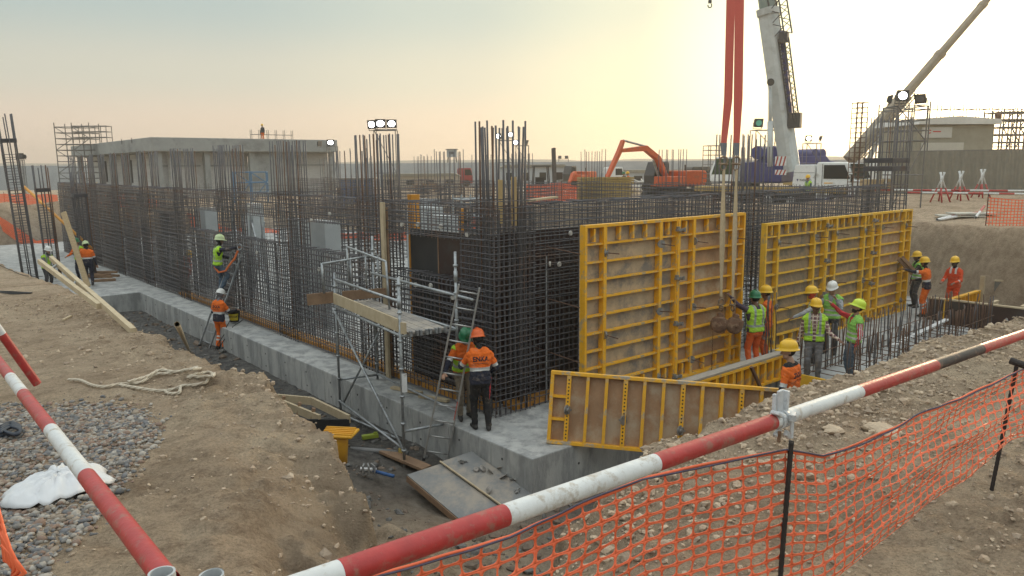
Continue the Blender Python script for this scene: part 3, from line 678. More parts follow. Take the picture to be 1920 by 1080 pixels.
# black film-faced end form with a timber edge, yellow side form and braces
t = frame_thing('end_formwork', 'black film-faced end form with pale timber edge right of the starter bars', 'formwork')
mb = MB(); mb.box((15.2, -3.9, .16), (.06, 4.6, .95)); mb.build('film_face', MDARKPLY, t)
mb = MB(); mb.box((15.22, -3.9, .655), (.12, 4.62, .04)); mb.build('timber_edge', MWOODP, t)
for k in range(4):
    mb = MB(); mb.beam((15.32, -3.2 - .75 * k, .62), (16.1, -3.25 - .75 * k, .05), .09, .09); mb.beam((15.3, -3.2 - .75 * k, .67), (15.75, -3.22 - .75 * k, .69), .09, .07); mb.build('timber_brace', MWOODP, t)
t = frame_thing('edge_formwork', 'short yellow side form with timber end post behind the masked workers', 'formwork')
mb = MB(); mb.box((16.4, -2.05, .33), (2.5, .03, .66)); mb.build('plywood_face', MYEL2, t)
for z in (.03, .64): mb = MB(); mb.box((16.4, -2.12, z), (2.5, .11, .05)); mb.build('rail', MYEL, t)
for k in range(9): inst(ribm('low2', (.05, .1, .558), MYEL), 'rib', t, (15.2 + k * .3, -2.12, .335))
mb = MB(); mb.box((17.75, -2.16, .5), (.1, .12, 1.2)); mb.build('end_post', MWOODP, t)
t = frame_thing('plywood_sheet', 'grey framed plywood sheet standing upright at the right end of the forms', 'plywood')
mb = MB(); mb.box((18.6, -2.9, .42), (.03, 1.3, .95), rz=.5); mb.build('sheet', M('grey plywood', (.17, .16, .14), (.12, .11, .10), 3, .75), t)
mb = MB(); mb.box((18.6, -2.9, .92), (.06, 1.34, .05), rz=.5); mb.build('timber_edge', MWOODP, t)
mb = MB(); mb.box((18.9, -3.5, .42), (.07, .07, .95)); mb.build('timber_edge', MWOODP, t)
t = frame_thing('timber_form', 'brown timber form leaning at the far right edge above the black form', 'formwork')
mb = MB(); mb.box((17.0, -5.0, .5), (2.6, .05, .8), rz=-.6); mb.build('board', MWOODB, t); mb = MB(); mb.box((17.0, -5.03, .93), (2.6, .12, .06), rz=-.6); mb.build('top_rail', MWOODP, t)
t = frame_thing('plank', 'white plank with dark notches lying among the starter bars', 'plank')
mb = MB(); mb.beam((9.6, -3.0, .35), (13.6, -2.7, .38), .12, .04); mb.build('board', M('white board', (.55, .56, .57), (.46, .47, .48), 5, .7), t)
for k in range(14): mb = MB(); mb.box((9.9 + k * .26, -2.98 + k * .0195, .375), (.07, .124, .012)); mb.build('notch', MBLACK, t)
tag((lambda mb: (mb.bar((13.6, -4.3, .12), (15.0, -3.7, .35), .03, 8), mb.build('steel_tube', MGALV, None, True, loc=tuple(C0), rz=TH))[1])(MB()), 'grey steel tube propped against the black end form', 'tube')
# ------------------------------------------------------------------ scaffold tower at the corner
S1 = W3(-1.12, 3.95, 0); S2 = W3(-1.62, .62, 0); S3 = W3(-.30, 3.75, 0); S4 = W3(-.55, .42, 0); ZD = 1.74
sc_root = thing('scaffold_tower', 'galvanised tube scaffold with boarded deck standing in the trench by the corner', 'scaffold', tuple(S2 * [1, 1, 0] + [0, 0, -.72]))
o3 = S2 * [1, 1, 0] + np.array([0, 0, -.72])
def tubep(name, p, q, r=.025, mat=None, root=sc_root, org=None, n=10):
    mb = MB(); oo = o3 if org is None else org; mb.bar(np.asarray(p) - oo, np.asarray(q) - oo, r, n); return mb.build(name, mat or MGALV, root, True)
def Z(p, z): return np.array([p[0], p[1], z])
for p, z0, z1 in ((S1, -.72, 2.42), (S2, -.75, 2.72), (S3, 0.0, 3.15), (S4, 0, 3.1)):
    s = tubep('standard', Z(p, z0), Z(p, z1), .026)
    for zc in np.arange(z0 + .35, z1, .5):
        mb = MB(); mb.lathe([(.026, -.02), (.045, -.018), (.045, .018), (.026, .02)], 10, Z(p, zc) - o3); mb.build('cup', MGALV, s, True)
    mb = MB(); mb.lathe([(.026, -.1), (.036, -.1), (.036, .1), (.026, .1)], 10, Z(p, z1 - .45) - o3); mb.build('coupler', MGALV, s, True)
ext = lambda p, q, a, b: (p + (p - q) / np.linalg.norm(p - q) * a, q + (q - p) / np.linalg.norm(q - p) * b)
for (p, q, z) in ((S1, S2, -.38), (S3, S4, .12), (S1, S3, .1), (S2, S4, -.05), (S1, S2, ZD - .05), (S3, S4, ZD - .05), (S1, S3, ZD - .06), (S2, S4, ZD - .06)):
    tubep('ledger', Z(p, z), Z(q, z))
a_, b_ = ext(S1, S2, 0, 0); tubep('guard_rail', Z(S1, 2.28), Z(S2, 2.3)); a_, b_ = ext(S3, S4, .1, .55); tubep('guard_rail', Z(a_, 2.34), Z(b_, 2.30), .027)
a_, b_ = ext(S1, S3, .25, .1); tubep('guard_rail', Z(a_, 2.62), Z(b_, 2.74))
for f in (0, .5, 1): p = a_ + (b_ - a_) * f; tubep('guard_post', Z(p, 2.64 + .1 * f), Z(p + np.array([.02, 0, 0]), 2.0))
g1 = S1 + (S2 - S1) * .0 + (S3 - S1) * .35; g2 = g1 + (S2 - S1) * .62; tubep('guard_frame', Z(g1, 2.95), Z(g2, 2.85), .021); tubep('guard_frame', Z(g2, 2.85), Z(g2 + (S2 - S1) * .03, 1.95), .021); tubep('guard_frame', Z(g1, 2.95), Z(g1, 2.1), .021); tubep('guard_frame', Z((g1 + g2) / 2, 2.9), Z((g1 + g2) / 2, 2.25), .018)
tubep('brace', Z(S1 + (S1 - S2) * .05, 1.62), Z(S2, -.42), .026); tubep('brace', Z(S3 + (S4 - S3) * .2, 1.6), Z(S1 + (S2 - S1) * .05, -.4), .022)
MDECK = M('dusty steel deck', (.34, .31, .28), (.26, .24, .22), 4, .75, c3=(.42, .37, .31), c3amt=.4, s3=2)
n_ = 5; u = (S2 - S1); u[2] = 0; lu = np.linalg.norm(u); uh = u / lu; vh = np.array([-uh[1], uh[0], 0]);
if vh @ (S3 - S1) < 0: vh = -vh
wd_ = abs((S3 - S1) @ vh)
for k in range(4):
    mb = MB(); c = S1 + u / 2 + vh * (.10 + (wd_ - .1) * (k + .5) / 4) + np.array([0, 0, ZD]); mb.beam(c - uh * (lu / 2 + .05) - o3, c + uh * (lu / 2 + .12) - o3, (wd_ - .1) / 4 - .012, .045)
    d = bevel(mb.build('deck_board', MDECK, sc_root), .006)
    for e in (-.06, .06):
        mb = MB(); mb.box(c + uh * (lu / 2 + .15) + vh * e - o3, (.07, .04, .09), rz=math.atan2(uh[1], uh[0])); mb.build('hook', MGALV, d)
mb = MB(); mb.beam(Z(S1, ZD + .14) - vh * .03 - o3, Z(S2, ZD + .14) - vh * .03 - o3, .038, .23); bevel(mb.build('toe_board', MWOODP, sc_root), .004)
mb = MB(); q = S1 - uh * .06; mb.beam(Z(q, ZD + .13) - vh * .55 - uh * .12 - o3, Z(q, ZD + .15) - vh * .02 - o3, .04, .24); bevel(mb.build('toe_board', MWOODB, sc_root), .004)
mb = MB(); q = S3 + uh * .1; mb.beam(Z(q, ZD + .2) - vh * .75 - o3, Z(q, ZD + .2) + vh * .18 + uh * .1 - o3, .04, .20); bevel(mb.build('toe_board', MWOODB, sc_root), .004)
mb = MB(); q = S2 + uh * .04; mb.beam(Z(q, ZD + .1) - o3, Z(q, ZD + .1) + vh * .05 + uh * .1 - o3, .03, .2); mb.build('board_end', MWOODP, sc_root)
mb = MB(); mb.box(Z(S2, .95) + np.array([.05, -.02, -.1]) - o3, (.09, .012, .34), rz=.3); mb.build('tag_card', MSTEELW, sc_root)
# timber post and boards by the scaffold
t = thing('timber_post', 'tall pale timber post standing against the rebar at the scaffold', 'timber', tuple(W3(-.10, 3.62, 0)), TH)
mb = MB(); mb.box((0, 0, 1.93), (.06, .13, 3.86)); bevel(mb.build('post', MWOODP, t), .004); mb = MB(); mb.box((.09, .02, 1.9), (.05, .1, 3.7)); mb.build('backing', MWOODB, t)
for k, (a, b, l, rz) in enumerate(((-.45, 2.9, .8, .5), (-.35, 2.0, .7, .9))):
    mb = MB(); mb.beam(W3(a, b, .03), W3(a + .2, b - l, .05), .11, .05); tag(mb.build('timber_offcut', MWOODP), ['short pale timber offcut on the footing under the scaffold deck', 'second timber offcut on the footing nearer the ladder'][k], 'timber')
for k, (u0, v0, u1, v1, lab) in enumerate(((1085, 388, 955, 405, ''),)): pass
mb = MB(); mb.beam(W3(1.0, .25, ZW + .10), W3(2.0, .5, ZW + .13), .12, .035); tag(mb.build('plank', MWOODP), 'pale short plank lying on top of the rebar right of the corner column', 'plank')
for k, (a, b) in enumerate(((.45, .35), (.72, .28))):
    t = thing('timber_post', 'yellowish timber upright among the corner column bars, %s one' % ('left' if k == 0 else 'right'), 'timber', tuple(W3(a, b, 0)), TH, 'timbers in the corner column')
    mb = MB(); mb.box((0, 0, 3.95), (.05, .10, .8 + .1 * k)); mb.build('batten', M('new timber', (.62, .45, .22), (.52, .37, .18), 3, .75), t)

# ------------------------------------------------------------------ ladders
def ladder(label, p0, p1, w, rungs, mat, side, rw=.03, rh=.065, name='ladder', rung_r=.016):
    p0 = np.asarray(p0, float); p1 = np.asarray(p1, float); t = thing(name, label, 'ladder', tuple(p0)); d = p1 - p0; side = np.asarray(side, float); side = side - d * (side @ d) / (d @ d); side /= np.linalg.norm(side)
    nrm = np.cross(d, side); nrm /= np.linalg.norm(nrm)
    for s in (-.5, .5):
        mb = MB(); mb.beam(side * w * s, d + side * w * s * .86, rw, rh, up=nrm); bevel(mb.build('rail', mat, t), .006)
        mb = MB(); mb.box(side * w * s + d * .008, (.05, .08, .05)); mb.build('foot', MBLACK, t)
    for k in range(rungs):
        f = (k + .6) / rungs; ww = w * (1 - .14 * f)
        mb = MB(); mb.bar(d * f - side * ww * .5, d * f + side * ww * .5, rung_r, 8); mb.build('rung', mat, t, True)
    return t
lb = atz(816, 866, -.66); lt = at(880, 536, 13.2)
lad = ladder('aluminium ladder leaning on the scaffold in front of the two workers', lb, lt, .42, 11, MALU, (1, .1, 0))
mb = MB(); d = lt - lb; mb.box(d * .3 + np.array([.19, -.03, 0]), (.035, .01, .34), rot=rot_to(d)); mb.build('sticker', M('red sticker', (.62, .06, .04), (.5, .05, .03), 5, .5), lad)
P0 = atz(383, 652, -.70); P1 = at(447, 468, 23.0)
ladder('grey step ladder in the trench under the worker reaching to the rebar', P0, P1, .42, 10, MGALV, (.9, -.4, 0))
lad = thing('lanyard', 'orange safety lanyard hanging along the grey ladder', 'lanyard', tuple(at(446, 470, 22.9)))
mb = MB(); q0 = at(446, 470, 22.85); mb.tube([at(u_, v_, 22.7) - q0 for u_, v_ in ((446, 470), (440, 485), (430, 497), (423, 508), (410, 511), (402, 500))], .03, 6); mb.build('webbing', M('orange webbing', (.75, .2, .06), (.6, .15, .05), 6, .8), lad)
mb = MB(); mb.tube([at(449 + 4 * math.cos(q), 463 + 6 * math.sin(q), 22.6) - q0 for q in np.linspace(0, 6.28, 9)[:-1]], .016, 5, closed=True); mb.build('snap_hook', MGALV, lad)
# timber ladder lying up the left bank
def bankp(u, v, lift=.04):
    z = 2.6
    for _ in range(12): p = atz(u, v, z); z = .5 * z + .5 * (zg(p[0], p[1]) + lift)
    return atz(u, v, z)
q0, q1 = at(77, 489, 14.6), at(250, 621, 9.7); r0, r1 = at(95, 485, 14.9), at(188, 572, 11.8)
t = thing('timber_ladder', 'timber ladder lying up the edge of the left bank', 'ladder', tuple(q1))
for p, q in ((at(96, 484, 14.6), q1), (at(74, 490, 14.3), at(186, 574, 11.0))):
    mb = MB(); mb.beam(p - q1, q - q1, .07, .085); bevel(mb.build('rail', MWOODP, t), .006)
for f, g_ in ((.12, .22), (.4, .62), (.55, .85)):
    mb = MB(); mb.bar(at(96, 484, 14.6) * (1 - f) + q1 * f - q1, at(74, 490, 14.3) * (1 - g_) + at(186, 574, 11.0) * g_ - q1, .022, 6); mb.build('rung', MGALV, t)
for f in (.27, .5, .66, .82): mb = MB(); c = at(96, 484, 14.6) * (1 - f) + q1 * f - q1; mb.lathe([(0, 0), (.02, 0), (.02, .05), (0, .05)], 8, c + np.array([.02, -.02, 0]), rot=rot_to((.3, -1, .1)), caps=False); mb.build('bolt', MBLACK, t)
# leaning planks and prop by the far left cages
mb = MB(); p = at(165, 538, 29.6); q = at(119, 398, 30.4); mb.beam(p, q, .20, .07, up=(0, -1, .2)); tag(mb.build('plank', MWOOD), 'long pale plank leaning against the slim rebar cage at far left', 'plank')
mb = MB(); p = at(172, 466, 33); q = at(45, 350, 34.5); mb.bar(p, q, .06, 8); tag(mb.build('steel_prop', MATS['orange steel'], None, True), 'yellow steel prop slanting behind the slim cages at far left', 'prop')
mb = MB(); p = atz(172, 527, .05); q = atz(217, 524, .05); mb.beam(p, q, .16, .1); tag(mb.build('plank', MWOODB), 'short brown plank on the footing beside the man in navy', 'plank')
t = thing('timber_pile', 'small heap of brown timber blocks on the footing by the man in navy', 'timber', tuple(atz(183, 520, 0)))
for k in range(7): mb = MB(); mb.box((random.uniform(-.5, .5), random.uniform(-.4, .4), .05 + .07 * (k // 3)), (.9, .12, .09), rz=random.uniform(-.5, .5)); mb.build('block', MWOODB, t)

# ------------------------------------------------------------------ near bank: post, rope, sheet, cables, gravel
p = bankp(357, 662, -.05); q = at(332, 608, np.linalg.norm(p) * 0 + 7.55)
mb = MB(); mb.tube([p, q], .028, 14, False); mb.tube([p, q + (q - p) * .001], [.0, .021], 14, False); mb.tube([q, q + (q - p) * .001], [.021, .028], 14, False); tag(mb.build('pipe_stub', M('beige plastic pipe', (.52, .44, .31), (.42, .35, .25), 5, .6), None, True), 'beige pipe stub sticking out of the bank edge', 'pipe')
def ground_path(px, lift=.02, n=8):
    P_ = [bankp(u, v, lift) for u, v in px]; P_ = np.array(P_); o = []
    for i in range(len(P_) - 1):
        p0 = P_[max(i - 1, 0)]; p1 = P_[i]; p2 = P_[i + 1]; p3 = P_[min(i + 2, len(P_) - 1)]
        for t_ in np.linspace(0, 1, n, endpoint=False):
            o.append(.5 * ((2 * p1) + (-p0 + p2) * t_ + (2 * p0 - 5 * p1 + 4 * p2 - p3) * t_ ** 2 + (-p0 + 3 * p1 - 3 * p2 + p3) * t_ ** 3))
    o.append(P_[-1]); o = np.array(o)
    for i in range(len(o)): o[i][2] = max(o[i][2], zg(o[i][0], o[i][1]) + lift * .6)
    return o
rp = thing('rope', 'thick off-white rope lying in loose loops on the left bank', 'rope', tuple(bankp(260, 715)))
mb = MB(); org = np.array(rp.location)
pth = ground_path([(128, 712), (150, 713), (172, 722), (195, 725), (225, 720), (262, 717), (290, 702), (318, 700), (345, 695), (375, 691), (400, 690), (402, 701), (385, 706), (352, 708), (362, 703), (392, 698), (398, 708), (385, 718), (362, 722), (340, 724), (336, 736), (318, 738), (310, 734)], .022) - org
pth2 = ground_path([(225, 722), (255, 727), (290, 732), (320, 731), (345, 722)], .02) - org
pth3 = ground_path([(240, 716), (275, 706), (300, 694), (330, 697), (372, 688)], .045) - org
for p_, ph in ((pth, 0), (pth2, 1), (pth3, 2)):
    for s in range(3):
        n = len(p_); seg = np.cumsum(np.r_[0, np.linalg.norm(np.diff(p_, axis=0), axis=1)]); tt = np.linspace(0, seg[-1], max(20, int(seg[-1] / .018)))
        c = np.stack([np.interp(tt, seg, p_[:, k]) for k in range(3)], 1); T = np.gradient(c, axis=0); T /= np.linalg.norm(T, axis=1, keepdims=True)
        sd = np.cross(T, (0, 0, 1)); up = np.cross(sd, T); an = tt / .035 + s * 2.094
        mb.tube(c + .0068 * (np.cos(an)[:, None] * sd + np.sin(an)[:, None] * up), .0078, 5)
mb.build('strands', M('rope fibre', (.58, .52, .42), (.46, .40, .32), 30, .95), rp, True)
# crumpled white sheet
c = bankp(112, 925, 0); nr_, na_ = 16, 64; rr_, aa_ = np.meshgrid(np.linspace(.02, 1, nr_), np.arange(na_) * 2 * math.pi / na_, indexing='ij')
cx_, sx_ = np.cos(aa_), np.sin(aa_); Rb = .225 * (1 + .22 * fbm(cx_ * 1.1 + 3, sx_ * 1.1, .5, 3, 3)); X_ = Rb * rr_ * cx_ * .95; Y_ = Rb * rr_ * sx_ * 1.25
fold = np.abs(fbm(cx_ * 1.6 + rr_ * .5, sx_ * 1.6 - rr_ * .3, .45, 3, 8)); h_ = (.15 * (1 - rr_ ** 2.2) * (.75 + .5 * fbm(X_ + 4, Y_, .2, 2, 9)) + .085 * fold * (1 - (1 - rr_) ** 3) * (1 - .6 * rr_ ** 6) + .02 * np.abs(fbm(X_ + 1, Y_ + 2, .07, 2, 10)))
xx, yy = c[0] + X_, c[1] + Y_; V = np.stack([xx - c[0], yy - c[1], ground_z(xx, yy)[0] + h_ + .012 - c[2]], -1).reshape(-1, 3)
mb = MB(); mb.sheet(V, na_, nr_, closed_u=True); o = mb.build('plastic_sheet', M('white plastic film', (.70, .71, .73), (.60, .62, .65), 4, .35), None, True, tuple(c))
o.modifiers.new('solid', 'SOLIDIFY').thickness = .003; tag(o, 'crumpled white plastic sheet on the gravel under the left rail', 'plastic sheet')
mb = MB()
for k in range(4): mb.tube(ground_path([(0, 800 + 4 * k), (20, 792 + 3 * k), (38, 800 + 2 * k), (30, 812 + k), (0, 818 - 4 * k)], .02 + .012 * k) , .012, 6)
tag(mb.build('cable_coil', M('dark blue cable', (.02, .03, .05), (.015, .02, .035), 5, .5), None, True), 'dark cable coil on the gravel at the left edge', 'cable')
mb = MB(); mb.tube(ground_path([(0, 498), (22, 507), (48, 517), (80, 518)], .02), .010, 5); tag(mb.build('cable', MBLACK, None, True), 'thin black cable lying across the far left bank', 'cable')
mb = MB()
for k in range(3): mb.tube(ground_path([(0, 546 + k), (25, 547 + 2 * k), (60, 549)], .02), .012, 5)
tag(mb.build('strap', MBLACK, None, True), 'flat black strap lying on the left bank', 'strap')
mb = MB(); p = bankp(118, 600, .02); q = bankp(133, 592, .02); mb.beam(p, q, .03, .02); tag(mb.build('wood_strip', MWOODP), 'small white wood strip lying on the left bank', 'wood strip')
# gravel: real pebbles
def pebbles(name, centers, sizes, mats, label, flat=.6, rough=.07, smooth=True):
    bm = bmesh.new(); bmesh.ops.create_icosphere(bm, subdivisions=1, radius=1); bv = np.array([v.co[:] for v in bm.verts]); bf = np.array([[v.index for v in f.verts] for f in bm.faces]); bm.free()
    n = len(centers); sc3 = sizes[:, None] * rng.uniform(.65, 1.25, (n, 3)); sc3[:, 2] *= flat
    an = rng.uniform(0, 6.28, n); tl = rng.normal(0, .35, n)
    V = bv[None] * (1 + rng.normal(0, rough, (n, len(bv), 1))) * sc3[:, None]
    ct, st = np.cos(tl)[:, None], np.sin(tl)[:, None]; V = np.stack([V[..., 0], V[..., 1] * ct - V[..., 2] * st, V[..., 1] * st + V[..., 2] * ct], -1)
    ca, sa = np.cos(an)[:, None], np.sin(an)[:, None]; V = np.stack([V[..., 0] * ca - V[..., 1] * sa, V[..., 0] * sa + V[..., 1] * ca, V[..., 2]], -1) + centers[:, None]
    Fx = (bf[None] + (np.arange(n) * len(bv))[:, None, None]).reshape(-1, 3); me = bpy.data.meshes.new(name); me.from_pydata(V.reshape(-1, 3).tolist(), [], Fx.tolist())
    for q in mats: me.materials.append(q)
    me.polygons.foreach_set('material_index', np.repeat(rng.integers(0, len(mats), n), len(bf)).astype(np.int32)); me.polygons.foreach_set('use_smooth', [smooth] * len(Fx)); me.update()
    o = bpy.data.objects.new(name, me); COL.objects.link(o); return tag(o, label, None, None, 'stuff')
GRV = [M('pebble a', (.23, .215, .20), (.16, .15, .14), 20, .85), M('pebble b', (.33, .27, .21), (.24, .195, .155), 20, .85), M('pebble c', (.17, .17, .18), (.12, .12, .12), 20, .8), M('pebble d', (.27, .185, .14), (.2, .14, .11), 20, .85), M('pebble e', (.40, .37, .33), (.31, .285, .25), 20, .85)]
poly = [(-30, 690), (60, 712), (170, 708), (250, 722), (288, 752), (275, 800), (235, 850), (190, 905), (175, 960), (110, 1010), (95, 1090), (-60, 1090)]
def inpoly(u, v):
    c = False; n = len(poly)
    for i in range(n):
        (x1, y1), (x2, y2) = poly[i], poly[(i + 1) % n]
        if (y1 > v) != (y2 > v) and u < (x2 - x1) * (v - y1) / (y2 - y1) + x1: c = not c
    return c
cor = [atz(u, v, 3.0) for u, v in poly]; xs = [p[0] for p in cor]; ys = [p[1] for p in cor]; cand = []
while len(cand) < 10000:
    x = random.uniform(min(xs), max(xs)); y = random.uniform(min(ys), max(ys)); u, v = toscr(x, y, 3.0)
    if inpoly(u + random.gauss(0, 14), v + random.gauss(0, 10)): cand.append((x, y))
cand = np.array(cand); zz = ground_z(cand[:, 0], cand[:, 1])[0]; sz = np.clip(rng.lognormal(math.log(.0125), .36, len(cand)), .005, .03)
pebbles('gravel', np.c_[cand, zz + sz * .25], sz, GRV, 'grey and brown rounded gravel spread on the near left bank')
# clods and stones: scattered over the banks, dense along the spoil edge and on the pit floor
def scatter(n, fn): 
    P_ = []
    while len(P_) < n:
        q = fn()
        if q is not None: P_.append(q)
    return np.array(P_)
def on_edge():
    s = random.random(); 
    if s < .62: a = random.uniform(-6.4, 3.0); b = -8.15 + random.gauss(0, .38)
    elif s < .85: b = random.uniform(-8, 6); a = -6.2 + random.gauss(0, .5)
    elif s < .93: a = random.uniform(-9, 2); b = random.uniform(-12, -7.5)
    else: return np.array([random.uniform(1.0, 3.6), random.uniform(2.2, 4.6)])
    p = W3(a, b); return p[:2]
E_ = scatter(11000, on_edge); ez, ed, et = ground_z(E_[:, 0], E_[:, 1]); es = np.clip(rng.lognormal(math.log(.0095), .55, len(E_)), .003, .042)
CLOD = [M('clod a', (.46, .355, .255), (.36, .275, .20), 14, .95, bump=.6, bscale=40), M('clod b', (.36, .285, .215), (.27, .21, .155), 14, .95, bump=.6, bscale=40), M('clod c', (.52, .415, .30), (.42, .33, .24), 14, .95, bump=.6, bscale=40)]
def on_bank(): return np.array([random.uniform(-6, 3.4), random.uniform(2.3, 8.5)])
G_ = scatter(16000, on_bank); gz, gd, gt_ = ground_z(G_[:, 0], G_[:, 1]); k_ = (gd < .05) & (fbm(G_[:, 0], G_[:, 1], .8, 3, 91) > -.12); G_ = G_[k_]; gz = gz[k_]; gs = np.clip(rng.lognormal(math.log(.0048), .5, len(G_)), .0022, .018)
pebbles('grit', np.c_[G_, gz + gs * .2], gs, CLOD, 'fine tan grit and crumbs strewn over the banks', .8, .17, False)
pebbles('clods', np.c_[E_, ez + es * .2], es, CLOD, 'loose tan soil clods along the bank edges', .75, .17, False)
def on_floor():
    s = random.random()
    if s < .7: a, b = random.uniform(-5, -.9), random.uniform(-6, 20)
    else: a, b = random.uniform(-3, 6), random.uniform(-7.5, -2.2)
    if -2.4 < a < -.8 and -2.4 < b < .5: return None
    return W3(a, b)[:2]
E_ = scatter(2600, on_floor); ez = ground_z(E_[:, 0], E_[:, 1])[0]; es = np.clip(rng.lognormal(math.log(.035), .6, len(E_)), .012, .15)
pebbles('pit_rubble', np.c_[E_, ez + es * .15], es, [M('dark clod', (.17, .165, .155), (.10, .098, .095), 10, .95, bump=.5, bscale=30), M('brown clod', (.19, .145, .11), (.13, .10, .078), 10, .95, bump=.5, bscale=30)], 'dark damp clods on the trench floor', .6, .16, False)
st = [(1655, 815, .11, 'flat pale stone on the right bank below the rail'), (1560, 808, .06, 'rounded grey stone beside the net stake'), (1480, 800, .07, 'small stone right under the pipe clamp'), (1115, 830, .06, 'stone by the red end of the middle rail'), (1285, 775, .09, 'pale stone on the right bank above the rail'), (1560, 712, .11, 'flat stone beside the man in the orange jacket')]
for u, v, s, lab in st:
    p = bankp(u, v, 0); bm = bmesh.new(); bmesh.ops.create_icosphere(bm, subdivisions=3, radius=s)
    for vv in bm.verts:
        n_1 = float(fbm(np.array([vv.co.x / s * 1.2 + u]), np.array([vv.co.y / s * 1.2 + vv.co.z / s]), .8, 3, 4)[0]); vv.co *= 1 + .45 * n_1; vv.co.z *= .42
    me = bpy.data.meshes.new('stone'); bm.to_mesh(me); bm.free(); me.materials.append(CLOD[2]); o = bpy.data.objects.new('stone', me); COL.objects.link(o); o.location = (p[0], p[1], zg(p[0], p[1]) + s * .15); tag(o, lab, 'stone')

# ------------------------------------------------------------------ red and white rails
def banded(label, p, q, bands, r=.0242):
    p = np.asarray(p, float); q = np.asarray(q, float); t = thing('barrier_rail', label, 'rail', tuple(p), 0, 'red and white barrier rails')
    MRED = M('rail red paint', (.44, .038, .036), (.34, .03, .03), 14, .42, c3=(.30, .11, .085), c3amt=.22, s3=22, bump=.08); MWH = M('rail white paint', (.66, .68, .68), (.57, .58, .58), 14, .45, c3=(.42, .38, .33), c3amt=.22, s3=20, bump=.08)
    MDK = M('rail worn black', (.06, .045, .04), (.035, .03, .03), 12, .6, c3=(.2, .12, .09), c3amt=.25, s3=14)
    for f0, f1, c in bands:
        mb = MB(); mb.bar((q - p) * f0, (q - p) * f1, r + (.0002 if c == 'r' else 0), 28, False); mb.build('band', {'r': MRED, 'w': MWH, 'k': MDK}[c], t, True)
    return t
pr0, pr1 = at(540, 1108, 1.32), at(1990, 602, 4.5)
def _along(p, q, u):
    """fraction along p-q at which the line is seen in image column u"""
    lo, hi = 0.0, 1.0
    for _ in range(40):
        m_ = (lo + hi) / 2; c_ = toscr(*(p + (q - p) * m_))[0]
        if (c_ < u) == (toscr(*q)[0] > toscr(*p)[0]): lo = m_
        else: hi = m_
    return lo
def frac(u, v): return _along(pr0, pr1, u)
fr_ = [frac(u, v) for u, v in ((540, 1110), (636, 1068), (946, 972), (1228, 882), (1448, 808), (1610, 752), (1752, 705), (1838, 676), (1990, 602))]
rr_ = banded('red and white scaffold tube rail crossing the foreground to the right', pr0, pr1, list(zip(fr_[:-1], fr_[1:], 'wrwrwrkr')))
pl0, pl1 = at(316, 1092, 1.55), at(-60, 604, 5.6)
def fracl(u, v): return _along(pl0, pl1, u)
fl_ = [0] + [fracl(u, v) for u, v in ((163, 898), (96, 818), (44, 752), (20, 716))] + [1]
banded('red and white rail on the left running away from the corner post', pl0, pl1, list(zip(fl_[:-1], fl_[1:], 'rwrwr')))
b0, b1 = at(70, 720, 5.3), at(-40, 566, 5.0)
banded('short red pole leaning into the ground at the far left', b0, b1, [(0, .62, 'r'), (.62, .8, 'w'), (.8, 1, 'r')], .028)
for k, (u, v, d, tl) in enumerate(((303, 1073, 1.42, (.0, 0)), (396, 1078, 1.5, (.1, .2)))):
    p = at(u, v, d); mb = MB(); q = np.array([p[0] + tl[0] * .3, p[1] + tl[1] * .3, 3.0])
    mb.tube([p, q], .0242, 20, False); mb.tube([p + (0, 0, .0005), q], .020, 20, False)
    V = [];  mb.lathe([(.020, 0), (.0242, 0)], 20, p, caps=False); tag(mb.build('corner_post', M('pale grey tube', (.5, .52, .53), (.42, .44, .45), 9, .5), None, True), ['open-topped pale tube post at the foot of the left rail', 'second pale tube end at the bottom edge, right of the first'][k], 'post')
# clamp on the rail
c = pr0 + (pr1 - pr0) * frac(1463, 800); t = thing('scaffold_clamp', 'white painted scaffold clamp on the right-hand rail', 'clamp', tuple(c)); MWC = M('clamp white paint', (.60, .62, .64), (.48, .50, .52), 14, .5, c3=(.3, .3, .3), c3amt=.2, s3=18, bump=.3)
dr = (pr1 - pr0) / np.linalg.norm(pr1 - pr0); Rr = np.stack([dr, np.cross((0, 0, 1), dr), (0, 0, 1)], 1)
mb = MB(); a = np.linspace(0, 2 * math.pi, 20)
for s in (-.014, .014):
    mb.sheet(np.concatenate([np.stack([np.full(20, s + e), (.0255 + h) * np.cos(a), (.0255 + h) * np.sin(a)], 1) for e, h in ((-.008, 0), (-.008, .004), (.008, .004), (.008, 0))]) @ Rr.T, 20, 4)
mb.build('saddle', MWC, t, True)
def cb(name, c_, d_, rx=0, ry=0, rz=0):
    mb = MB(); Re = np.array(Matrix.Rotation(rz, 3, 'Z') @ Matrix.Rotation(ry, 3, 'Y') @ Matrix.Rotation(rx, 3, 'X')); mb.box(np.asarray(c_) @ Rr.T, d_, rot=Rr @ Re); return bevel(mb.build(name, MWC, t), .003, 2)
cb('jaw', (-.006, .0, .058), (.026, .010, .076), ry=-.1); cb('jaw', (.020, .0, .056), (.014, .028, .070), ry=.1); cb('jaw', (-.022, .010, .054), (.012, .012, .06)); cb('flap', (-.045, -.012, .028), (.03, .03, .012), ry=.5); cb('flap', (.03, -.026, .012), (.035, .016, .02), rz=.3); cb('flap', (.02, -.015, -.05), (.03, .012, .02), ry=.6); cb('flap', (.005, .01, -.048), (.035, .016, .012), ry=-.5)
mb = MB(); mb.bar(np.array((.012, -.034, .02)) @ Rr.T, np.array((.012, -.034, -.055)) @ Rr.T, .006, 8); mb.lathe([(0, -.01), (.013, -.01), (.013, .01), (0, .01)], 6, np.array((.012, -.034, .012)) @ Rr.T, caps=False); mb.build('bolt', MWC, t)
